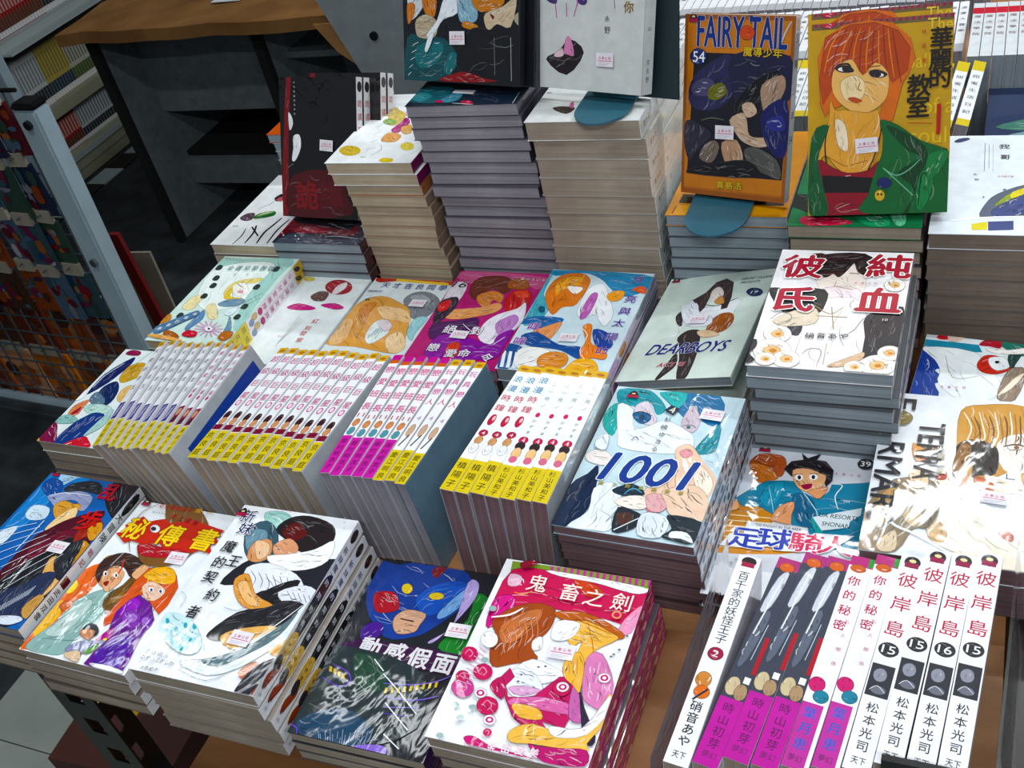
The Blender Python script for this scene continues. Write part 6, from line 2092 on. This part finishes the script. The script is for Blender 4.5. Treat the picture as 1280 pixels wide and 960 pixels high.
for i in range(10):
    zz -= 0.0128
    book(T(-0.895 + random.uniform(-.003, .003) + 0.0008 * i, 1.075, zz, random.uniform(-1, 1)), 0.103, 0.165, 0.0124, 'grey edged manga behind the black and red books, %s of its stack' % ORD[i], 'pile behind the black and red books', 'c05a34' if i == 0 else 'c8c8ca', None, 'cool')
# ---------------------------------------------------------------- books standing spine up
B_UP = Matrix(((0, 0, -1, 0), (0, 1, 0, 0), (1, 0, 0, 0), (0, 0, 0, 1)))
def spineup(x, y, w, h, t, yaw, lean, label, group, zb=BZ, **k):
    Rm = Matrix.Rotation(R(yaw), 4, 'Z') @ Matrix.Rotation(R(lean), 4, 'Y') @ B_UP
    zt = zb + 0.0005 + w * math.cos(R(lean)) + t / 2 * abs(math.sin(R(lean)))
    loc = Vector((x, y, zt)) - (Rm @ Vector((w, 0, t / 2)))
    return book(Matrix.Translation(loc) @ Rm, w, h, t, label, group, **k)
NTH = ['leftmost', 'second from left', 'third from left', 'fourth from left', 'fifth from left', 'sixth from left', 'seventh from left', 'eighth from left', 'ninth from left', 'tenth from left', 'eleventh from left', 'twelfth from left']
def uprow(kinds, fx, bx, y, w, h, t, lean, desc, group, pps, yj=0.002, last='a4a8ae'):
    n = len(kinds)
    for i, kd in enumerate(kinds):
        f = (i + 0.5) / n; xf = fx[0] + (fx[1] - fx[0]) * f; xb = bx[0] + (bx[1] - bx[0]) * f
        yaw = -math.degrees(math.atan2(xb - xf, h)); ln = lean[0] + (lean[1] - lean[0]) * f
        spineup(xf, y + random.uniform(-yj, yj), w, h, t, yaw, ln, '%s, %s in its row' % (desc[kd], NTH[i]), group, spine=kd, cov=last if i == n - 1 else 'b4b6bc', sp='e8eaee', pp=pps)
uprow(['g1a'] * 7 + ['g1b'] * 3, (-0.757, -0.664), (-0.792, -0.673), 0.511, 0.105, 0.160, 0.0088, (-16, -14), {'g1a': 'slim white spine with purple picture and yellow foot', 'g1b': 'slim white spine with pink title, dark red picture'}, 'leftmost row of yellow footed spines', 'warm')
uprow(['g2'] * 11, (-0.642, -0.518), (-0.637, -0.510), 0.509, 0.105, 0.160, 0.0109, (-9, -8), {'g2': 'white pink lettered spine with yellow foot'}, 'second row of yellow footed spines', 'warm')
uprow(['g3a'] * 5 + ['g3b'] * 3, (-0.502, -0.418), (-0.508, -0.408), 0.511, 0.105, 0.160, 0.0104, (-6, -4.5), {'g3a': 'white spine with deep pink characters and pink foot', 'g3b': 'white spine with slim pink characters and yellow foot'}, 'row of pink and yellow footed spines', 'grey', last='5c7484')
uprow(['g4a'] * 3 + ['g4b'] * 4, (-0.387, -0.293), (-0.375, -0.292), 0.510, 0.105, 0.160, 0.0126, (2, 6), {'g4a': 'white spine with blue and red title', 'g4b': 'white spine with red badge and yellow foot'}, 'row of yellow footed spines beside the teal pile', 'rose')
# printed bands on the back covers that show at the right ends of the rows
def backband(idx, x0, x1, y0, y1, c):
    bk = [o for o in bpy.data.objects if o.get('group') == idx][-1]
    link('back_print', mesh('back_print', [(x0, y0, -0.0001), (x0, y1, -0.0001), (x1, y1, -0.0001), (x1, y0, -0.0001)], [(0, 1, 2, 3)], M_film, [lin(c)]), bk)
backband('leftmost row of yellow footed spines', 0.070, 0.092, 0.020, 0.150, '1c3c90')
backband('second row of yellow footed spines', 0.066, 0.088, 0.030, 0.110, 'a82430')
RK = ['r1', 'r2', 'r2', 'r2', 'r3', 'r3', 'r4', 'r4', 'r5', 'r4']
RY = [-4, -7.5, -7.5, -7, -6.5, -6.2, -5.8, -5.3, -5, -4.6]
RD = {'r1': 'white spine with long black title', 'r2': 'dark shiny spine with pink foot', 'r3': 'white spine with pink and blue balls', 'r4': 'white spine with black badge 15', 'r5': 'white spine with black badge 16'}
for i, k in enumerate(RK):
    spineup(-0.1455 + 0.0167 * i, 0.322 + 0.0035 * i + (0.004 if i in (2, 7) else 0), 0.100, 0.168, 0.0156, RY[i], 3.5 - 0.5 * i * 0.6, '%s, %s of the front right row' % (RD[k], NTH[i]), 'front right row of spines', spine=k, cov='c8c8d0', sp='e8eaee', pp='warm')
# rows far back on the table
for i in range(44): spineup(-0.58 + 0.0122 * i, 1.455 + random.uniform(-.002, .002), 0.105, 0.15, 0.011, 0, 0, 'white spine in the row behind the farthest crowded row, %s from the left' % nth(i), 'last row of spines', spine='bg1', cov='c8c8ca')
for i in range(34): spineup(-0.43 + 0.0122 * i, 1.610 + random.uniform(-.002, .002), 0.105, 0.15, 0.011, 0, 0, 'white spine in the very last row at the table edge, %s from the left' % nth(i), 'very last row of spines', spine='bg1', cov='c8c8ca')
for i in range(20): spineup(-0.50 + 0.0122 * i, 1.135 + random.uniform(-.002, .002), 0.105, 0.15, 0.011, 0, -2, 'white spine in the crowded row behind the white pile, %s from the left' % nth(i), 'rows behind the display books', spine='bg1', cov='c8c8ca')
for i in range(42): spineup(-0.55 + 0.0122 * i, 1.295 + random.uniform(-.002, .002), 0.105, 0.15, 0.011, 0, -2, 'white spine in the farthest crowded row of the table, %s from the left' % nth(i), 'farthest row of spines', spine='bg1', cov='c8c8ca')
for i in range(3): spineup(-0.066 + 0.0165 * i, 1.070, 0.128, 0.150, 0.013, -4, 12, 'white spine with yellow ends, %s of three behind the orange haired book' % NTH[i], 'three yellow ended spines', spine='yw', cov='c8c8cc')
for i in range(12): spineup(-0.031 + 0.0128 * i, 1.225, 0.13, 0.15, 0.0122, 0, 1, 'grey book with red banded spine, %s in the top right row' % NTH[min(i, 11)], 'red banded spines at top right', spine='bg2', cov='b4b6bc', pp='cool')
for i in range(7): spineup(-0.26 + 0.0128 * i, 1.14, 0.105, 0.15, 0.0118, 0, 0, 'white spine seen between the two standing manga, %s' % NTH[i], 'spines between the standing manga', spine='yw', cov='b4b6bc', pp='cool')
ART['dk'] = '''q 1e2a48 2,2,1098,2,1098,1698,2,1698
p 6c8a8c 100,500,400,700,800,650,1000,500,700,420,300,400
p a04038 300,300,600,420,900,380,1050,250,600,200
p d8dce0 50,120,500,200,1000,160,1050,60,500,80,60,60
p 3c6a5c 100,800,500,1000,900,900,1000,760,500,700
p 8c5c40 600,520,900,560,1000,460,700,400'''
for i in range(7): book(T(-0.012, 1.048, BZ + 0.0135 * i), 0.112, 0.172, 0.0131, 'dark blue covered manga behind the white book, %s of its stack' % ORD[6 - i], 'dark blue manga behind the white book', '1e2a48', None, 'cool', 'dk' if i == 6 else None)
# ---------------------------------------------------------------- standing display copies and their stands
def standing(key, th, t, label, group, cov, sp, spine=None, off=(0, 0, 0), art=True, pp='grey'):
    P_ = PL[key]; yw = R(P_['yaw']); X = Vector((math.cos(yw), math.sin(yw), 0)); N = Vector((-X.y, X.x, 0)); Y = N * math.sin(R(th)) + Vector((0, 0, math.cos(R(th)))); Z = X.cross(Y)
    o_ = Vector(P_['o']) - Z * t + X * off[0] + Y * off[1] - Z * off[2]
    M = Matrix.Identity(4)
    for i in range(3): M[i][0] = X[i]; M[i][1] = Y[i]; M[i][2] = Z[i]; M[i][3] = o_[i]
    return book(M, P_['w'], P_['h'], t, label, group, cov, sp, pp, key if art else None, spine), X, N, Y, Z
standing('FTs', 17, 0.0135, 'orange framed manga 54 propped upright on its pile', 'propped display books', '8a4c14', 'c8c8d0', 'spFT', pp='cream')
standing('GJs', 22, 0.012, 'yellow manga with orange haired figure in green jacket, propped upright in front', 'propped display books', 'c89a10', '3a2430')
standing('GJs', 22, 0.012, 'yellow manga copy peeping over the orange haired display book', 'propped display books', 'c89a10', '3a2430', off=(-0.001, 0.009, 0.0135))
standing('Ws', 20, 0.020, 'white book with black diamond propped upright on the thick white pile', 'propped display books', 'cdd0cf', 'c4c8c8', 'spW', pp='cream')
standing('Bs', 22, 0.013, 'black and teal manga propped upright on the grey paged pile', 'propped display books', '10131a', '14161e')
standing('Bs', 22, 0.013, 'black manga copy directly behind the black and teal display book', 'propped display books', '10131a', '14161e', off=(0.010, -0.001, 0.015), art=False)
standing('Rs', 28, 0.012, 'black and dark red manga propped upright, front copy', 'black and red display books', '0d0a0e', 'c8c8cc', 'spR')
standing('Rs', 28, 0.012, 'black and dark red manga propped upright, second copy', 'black and red display books', '0d0a0e', 'c8c8cc', 'spR', off=(0.002, 0.0, 0.0125), art=False)
standing('Rs', 28, 0.012, 'black and dark red manga propped upright, third and taller standing copy', 'black and red display books', '0d0a0e', 'c8c8cc', 'spR', off=(0.017, 0.006, 0.025))
standing('Rs', 28, 0.012, 'black and dark red manga propped upright, rear copy', 'black and red display books', '0d0a0e', 'c8c8cc', 'spR', off=(0.019, 0.006, 0.0375), art=False)
def teal_stand(cx, yf, z, hw, key, th, bx0, bx1, bh, depth, label, rise=0.0):
    o = empty('book_stand', T(cx, yf, z), label, 'stand')
    P2 = [(hw * math.cos(a), hw * 1.15 + hw * 1.15 * math.sin(a)) for a in [math.pi + math.pi * i / 14 for i in range(15)]] + [(hw, 0.10), (-hw, 0.10)]
    n = len(P2); V = [(x, y, 0) for x, y in P2] + [(x, y, 0.002) for x, y in P2]
    Fc = [tuple(range(n))[::-1], tuple(range(n, 2 * n))] + [(i, (i + 1) % n, n + (i + 1) % n, n + i) for i in range(n)]
    link('foot_plate', mesh('foot_plate', V, Fc, M_teal), o)
    P_ = PL[key]; yw = R(P_['yaw']); X = Vector((math.cos(yw), math.sin(yw), 0)); N = Vector((-X.y, X.x, 0)); Y = N * math.sin(R(th)) + Vector((0, 0, math.cos(R(th)))); Z = X.cross(Y)
    q0 = Vector(P_['o']) - Vector((cx, yf, z)) - Z * depth - Y * 0.006; q0.z = max(q0.z, 0.0)
    c4 = [q0 + X * bx0, q0 + X * bx1, q0 + X * (bx1 - 0.012) + Y * bh, q0 + X * (bx0 + 0.012) + Y * bh]
    V = c4 + [c - Z * 0.003 for c in c4]; Fc = [(0, 1, 2, 3), (7, 6, 5, 4), (0, 4, 5, 1), (1, 5, 6, 2), (2, 6, 7, 3), (3, 7, 4, 0)]
    link('back_plate', mesh('back_plate', V, Fc, M_teald), o)
teal_stand(-0.243, 0.848, 0.1175, 0.031, 'FTs', 17, 0.02, 0.085, 0.12, 0.0165, 'teal plastic stand propping the orange framed manga')
teal_stand(-0.352, 0.878, 0.2205, 0.028, 'Ws', 20, 0.06, 0.158, 0.17, 0.030, 'teal plastic stand propping the white book')
# clear wrap round the front right row and the black bracket in front of it
wr = empty('plastic_wrap', T(0, 0, 0), 'loose clear plastic wrap round the front right row of spines', 'wrap')
def sheet(name, pts_, parent, th=0.0004):
    V = [Vector(p) for p in pts_]; nrm = (V[1] - V[0]).cross(V[2] - V[0]).normalized() * th
    return link(name, mesh(name, V + [v + nrm for v in V], [(0, 1, 2, 3), (7, 6, 5, 4), (0, 4, 5, 1), (1, 5, 6, 2), (2, 6, 7, 3), (3, 7, 4, 0)], M_clear), parent)
sheet('left_sheet', [(-0.170, 0.320, BZ + 0.001), (-0.158, 0.50, BZ + 0.001), (-0.152, 0.50, 0.094), (-0.160, 0.320, 0.094)], wr)
sheet('right_sheet', [(0.040, 0.345, BZ + 0.001), (0.046, 0.535, BZ + 0.001), (0.034, 0.535, 0.097), (0.026, 0.345, 0.095)], wr)
sheet('top_flap', [(-0.060, 0.528, 0.088), (0.034, 0.540, 0.088), (0.032, 0.560, 0.101), (-0.050, 0.550, 0.103)], wr)
br = empty('bracket', T(-0.032, 0.356, BZ), 'black plastic bracket at the foot of the front right row', 'bracket')
link('bracket_bar', mesh('bracket_bar', *boxes([(0, -0.008, 0.092, 0.056, -0.004, 0.110)]), M_bmetal), br)
for i in (0, 1): link('bracket_leg', mesh('bracket_leg', *boxes([(0.050 * i, -0.008, 0, 0.050 * i + 0.006, -0.004, 0.092)]), M_bmetal), br)
# ---------------------------------------------------------------- grid rack with hanging packets at left
gr = empty('wire_grid_rack', T(-1.47, 1.19, FZ) @ Matrix.Rotation(R(-3), 4, 'Z'), 'upright wire grid rack with pale steel post, left of the table', 'rack')
def bar(name, a, b, r, m, parent, n=8, ry=None):
    a = Vector(a); b = Vector(b); d = (b - a).normalized(); u = d.orthogonal().normalized(); v = d.cross(u); V = []; Fc = []
    for p in (a, b):
        for i in range(n): V.append(p + (u * math.cos(2 * math.pi * i / n) + v * math.sin(2 * math.pi * i / n)) * r)
    Fc = [(i, (i + 1) % n, n + (i + 1) % n, n + i) for i in range(n)] + [tuple(range(n))[::-1], tuple(range(n, 2 * n))]
    return link(name, mesh(name, V, Fc, m), parent)
def prism(name, c0, c1, hx, hy, m, parent):
    V = [(c[0] + sx * hx, c[1] + sy * hy, c[2]) for c in (c0, c1) for sx, sy in ((-1, -1), (1, -1), (1, 1), (-1, 1))]
    me = mesh(name, V, BOXF, m); bm = bmesh.new(); bm.from_mesh(me); bmesh.ops.bevel(bm, geom=bm.edges[:], offset=0.004, segments=2, affect='EDGES'); bm.to_mesh(me); bm.free(); return link(name, me, parent)
prism('post', (-0.002, 0, 0), (0.040, 0, 0.765), 0.025, 0.018, M_white, gr); prism('post_cap', (0.040, 0, 0.765), (0.041, 0, 0.777), 0.026, 0.019, M_bmetal, gr)
for x_, z_ in ((0.040, 0.742), (0.024, 0.475), (0.008, 0.24)): bar('bolt', (x_, -0.017, z_), (x_, -0.024, z_), 0.008, M_steel if z_ < 0.5 else M_bmetal, gr)
for k in range(24): bar('wire', (-0.075 - 0.0435 * k, 0.02, 0.06), (-0.075 - 0.0435 * k + 0.04, 0.02, 0.78), 0.0018, M_wire, gr, 6)
for k in range(18): bar('wire', (-0.04, 0.016, 0.085 + 0.042 * k), (-1.12, 0.016, 0.085 + 0.042 * k), 0.0018, M_wire, gr, 6)
bar('bottom_tube', (-0.04, 0.018, 0.05), (-1.14, 0.018, 0.05), 0.011, M_white, gr); bar('top_tube', (0, 0.018, 0.785), (-1.12, 0.018, 0.785), 0.004, M_bmetal, gr)
PC = ['4a1c22', '223c60', '783f28', '5c2440', '30464e', '805438', '1c2238', '6c6c76', '38241a', '6c2026', '46596a', '846650', '283c32', '9c98a0']
def packet(x, z, w, h, y, ci, label, group, rot=0):
    o = empty('picture_packet', gr.matrix_world @ Matrix.Translation((x, y, z)) @ Matrix.Rotation(R(rot), 4, 'Y'), label, 'packet', group)
    V = []; Fc = []; Cc = []; b = boxv(-w / 2, 0, -h, w / 2, 0.006, 0)
    V += b; Fc += BOXF; Cc += [lin(PC[ci % 14])] * 6
    for k in range(9):
        cx = random.uniform(-.34, .34) * w; cz = -random.uniform(.12, .88) * h; rx_ = random.uniform(.08, .26) * w; rz_ = random.uniform(.05, .2) * h; n = len(V)
        V += [(min(max(cx + rx_ * math.cos(a) * random.uniform(.7, 1.2), -w * .49), w * .49), -0.0003 * (k + 1), min(max(cz + rz_ * math.sin(a), -h * .99), -h * .01)) for a in [6.283 * i / 9 for i in range(9)]]
        Fc.append(tuple(range(n, n + 9))); Cc.append(lin(random.choice(PC)))
    link('picture', mesh('picture', V, Fc, M_film, Cc), o)
    link('header_card', mesh('header_card', *boxes([(-w * .4, -0.0035, -0.003, w * .4, 0.004, 0.022)]), M_beige), o)
    bar('hook', (0, -0.012, 0.014), (0, 0.008, 0.014), 0.0015, M_wire, o, 6)
q_ = 0
CN = ['wine red', 'blue', 'orange brown', 'purple', 'teal', 'tan', 'navy', 'grey', 'brown', 'red', 'pale blue', 'peach', 'green', 'white']
PN = ['first', 'second', 'third', 'fourth', 'fifth', 'sixth', 'seventh', 'eighth', 'ninth', 'tenth', 'eleventh', 'twelfth']
for c in range(10):
    for r_ in range(4):
        x = -0.052 - 0.061 * c + random.uniform(-.004, .004); z = 0.775 - 0.112 * r_; x += (z - 0.5) * 0.05 + random.uniform(-.012, .012) + 0.008 * (c % 2); ci = (q_ * 5 + r_) % 14
        packet(x, z, random.uniform(.050, .058), random.uniform(.092, .104), -0.010 - 0.012 * (c % 2), ci, '%s picture packet on the wire grid, %s from the post, row %s from top' % (CN[ci], PN[c], ['one', 'two', 'three', 'four'][r_]), 'packets on the upper wire grid', random.uniform(-4, 4)); q_ += 1
for c in range(7):
    for r_ in range(2):
        x = -0.11 - 0.115 * c; z = 0.33 - 0.15 * r_
        PCs = PC; PC = ['8a4420', 'a05a28', '6a2c1c', 'b87040', '4c2c20', 'c09070', '70402c', '8c5038', '3a2420', 'a86040', '7a4c38', '9a6a4a', '5c3c34', 'b08868']
        packet(x, z, 0.105, 0.142, 0.034, q_, 'orange brown sheet behind the lower wire grid, %s from the post, %s row' % (PN[c], ['upper', 'lower'][r_]), 'sheets behind the lower wire grid'); q_ += 1
        PC = PCs
# red strip and beige card leaning beside the post
o = tag(link('red_strip', mesh('red_strip', [(-1.655, 1.40, -0.27), (-1.63, 1.40, -0.27), (-1.615, 1.40, -0.64), (-1.65, 1.40, -0.64), (-1.655, 1.41, -0.27), (-1.63, 1.41, -0.27), (-1.615, 1.41, -0.64), (-1.65, 1.41, -0.64)], [(0, 1, 2, 3), (7, 6, 5, 4), (0, 4, 5, 1), (1, 5, 6, 2), (2, 6, 7, 3), (3, 7, 4, 0)], M_red)), 'narrow red board standing behind the pale steel post', 'board')
V = [(-1.75, 1.47, -0.365), (-1.645, 1.47, -0.36), (-1.655, 1.47, -0.648), (-1.76, 1.47, -0.648)]
o = tag(link('beige_card', mesh('beige_card', V + [(a, b + 0.006, c) for a, b, c in V], [(0, 3, 2, 1), (4, 5, 6, 7), (0, 1, 5, 4), (1, 2, 6, 5), (2, 3, 7, 6), (3, 0, 4, 7)], M_beige)), 'beige card leaning behind the red board beside the post', 'card')
# ---------------------------------------------------------------- grey cubby counter behind the table
ct = empty('grey_counter', T(-2.05, 1.94, FZ), 'grey open cubby counter with brown wrapped top behind the table', 'counter')
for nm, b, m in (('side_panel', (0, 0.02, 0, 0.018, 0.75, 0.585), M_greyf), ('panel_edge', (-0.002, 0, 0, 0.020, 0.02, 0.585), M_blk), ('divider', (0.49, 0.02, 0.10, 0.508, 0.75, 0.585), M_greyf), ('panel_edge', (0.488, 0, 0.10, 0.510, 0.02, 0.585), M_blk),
                 ('upper_panel', (0.018, 0.14, 0.321, 0.49, 0.156, 0.585), M_greyf), ('lower_panel', (0.018, 0.14, 0.105, 0.49, 0.156, 0.181), M_greyf), ('back_panel', (0.018, 0.73, 0.0, 1.2, 0.745, 0.585), M_blk), ('inner_shelf', (0.018, 0.156, 0.181, 0.49, 0.73, 0.196), M_blk), ('shelf', (0.508, 0.08, 0.475, 1.2, 0.30, 0.490), M_greyf), ('right_panel', (0.508, 0.30, 0.20, 1.2, 0.316, 0.46), M_greyf), ('side_panel', (1.2, 0.0, 0, 1.22, 0.75, 0.585), M_greyf)):  # back panel and inner shelf coloured black as shade in the recess
    link(nm, mesh(nm, *boxes([b]), m), ct)
V = [(-0.035, -0.035, 0.590), (0.75, 0.0, 0.590), (0.80, 0.0, 0.60), (0.80, 0.80, 0.60), (-0.035, 0.80, 0.60)]
me = mesh('wrapped_top', *boxes([(-0.035, -0.045, 0.586, 0.79, 0.80, 0.615)]), M_kraft); bm = bmesh.new(); bm.from_mesh(me); bmesh.ops.subdivide_edges(bm, edges=bm.edges[:], cuts=8, use_grid_fill=True)
for v in bm.verts: v.co.z += 0.004 * math.sin(v.co.x * 31) * math.cos(v.co.y * 23); v.co.y += 0.005 * math.sin(v.co.x * 19)
bm.to_mesh(me); bm.free(); link('wrapped_top', me, ct)
me = mesh('paper_flap', [(0.70, -0.05, 0.60), (0.79, -0.05, 0.60), (0.80, -0.06, 0.50), (0.755, -0.07, 0.545), (0.70, -0.044, 0.60), (0.79, -0.044, 0.60), (0.80, -0.054, 0.50), (0.755, -0.064, 0.545)], [(3, 2, 1, 0), (4, 5, 6, 7), (0, 1, 5, 4), (1, 2, 6, 5), (2, 3, 7, 6), (3, 0, 4, 7)], M_kraft); link('paper_flap', me, ct)
o = tag(link('white_note', mesh('white_note', *boxes([(-1.32, 2.02, -0.034, -1.24, 2.08, -0.032)]), M_lampw)), 'white slip of paper on the brown wrapped counter top', 'paper')
o.location = (-0.38, 0.0, 0.0015)
gp = empty('partition', T(-1.10, 1.80, FZ, 0), 'plain grey panel standing behind the black display books', 'panel')
V = [(-0.235, 0, 0.645 + .25), (0.72, 0, 0.645 + .25), (0.72, 0, 0), (0.08, 0, 0)]
link('panel_face', mesh('panel_face', V + [(a, b + 0.02, c) for a, b, c in V], [(3, 2, 1, 0), (4, 5, 6, 7), (0, 1, 5, 4), (1, 2, 6, 5), (2, 3, 7, 6), (3, 0, 4, 7)], mat('pale_grey_board', '8a9296', 0.7, noise=(30, '7c8488', 0.3, 0.7))), gp)
bar('bolt', (-0.05, 0, 0.605), (-0.05, -0.006, 0.605), 0.009, M_bmetal, gp)
# ---------------------------------------------------------------- bookcase along the left wall
bc = empty('bookcase', T(-2.668, 1.5, FZ), 'cream bookcase with rows of manga along the left side', 'bookcase')
for nm, b, m in (('plinth', (-0.24, 0.70, 0.0, 0.0, 1.9, 0.034), M_shelf), ('shelf', (-0.26, 0.70, 0.034, 0.004, 1.9, 0.084), M_shelf), ('shelf_edge', (0.004, 0.70, 0.066, 0.010, 1.9, 0.084), M_shelfw), ('shelf', (-0.26, 0.70, 0.206, 0.0, 1.9, 0.240), M_shelf), ('shelf', (-0.26, 0.70, 0.446, 0.006, 1.9, 0.474), M_shelfw), ('side_panel', (-0.26, 0.665, 0, 0.012, 0.70, 1.30), M_white), ('side_panel', (-0.26, 1.9, 0, 0.012, 1.935, 1.3), M_white), ('back_panel', (-0.275, 0.665, 0, -0.26, 1.935, 1.3), M_shelf), ('shelf', (-0.26, 0.70, 0.72, 0.006, 1.9, 0.748), M_shelfw), ('shelf_lip', (0.006, 0.70, 0.446, 0.05, 1.9, 0.452), M_shelfw)):
    link(nm, mesh(nm, *boxes([b]), m), bc)
def shelfbook_mesh(c1, c2, c3, hh, t=0.0125, d=0.11):
    V = []; Fc = []; Cc = []
    for b, c in (((-d, 0, 0, 0, t - 0.0006, hh), 'c8c4b8'), ((0, 0.0003, 0, 0.0008, t - 0.0009, hh), c1), ((0.0008, 0.0003, hh * .12, 0.0012, t - 0.0009, hh * .34), c2), ((0.0008, 0.003, hh * .42, 0.0012, t - 0.0036, hh * .9), c3), ((0.0008, 0.0003, 0.002, 0.0013, t - 0.0009, hh * .12), 'd0d0d0')):
        n = len(V); V += boxv(*b); Fc += [tuple(i + n for i in f) for f in BOXF]; Cc += [lin(c)] * 6
    return mesh('shelf_manga', V, Fc, M_print, Cc)
SB = {'red': ('8c1c20', '5a3a30', 'c89a94'), 'white': ('b4b8b8', '2a3038', '707880'), 'ochre': ('a89858', '2c3a4c', '7c7040'), 'grey': ('8c94a0', '8a2c20', 'b8c0c8'), 'pale': ('a8a89c', '4a5a34', '686860')}
SBM = {}
def shelfrow(z, hh, y0, seq, where):
    y = y0; cnt = -1
    for kd, n in seq:
        k2 = (kd, hh)
        if k2 not in SBM: SBM[k2] = shelfbook_mesh(*SB[kd], hh)
        for i in range(n):
            cnt += 1
            o = link('shelf_manga', SBM[k2]); o.location = (-2.70, y, FZ + z); tag(o, '%s spined manga, %s from the left on the bookcase %s' % (kd, nth(cnt), where), 'book', '%s spines on the %s of the bookcase' % (kd, where)); y += 0.0128
shelfrow(0.084, 0.112, 2.21, [('red', 14), ('white', 14), ('pale', 10), ('red', 10)], 'lowest shelf')
shelfrow(0.240, 0.165, 2.215, [('grey', 2), ('white', 8), ('ochre', 9), ('pale', 9), ('white', 10)], 'middle shelf')
shelfrow(0.474, 0.150, 2.21, [('red', 20), ('white', 10), ('red', 14)], 'upper shelf')
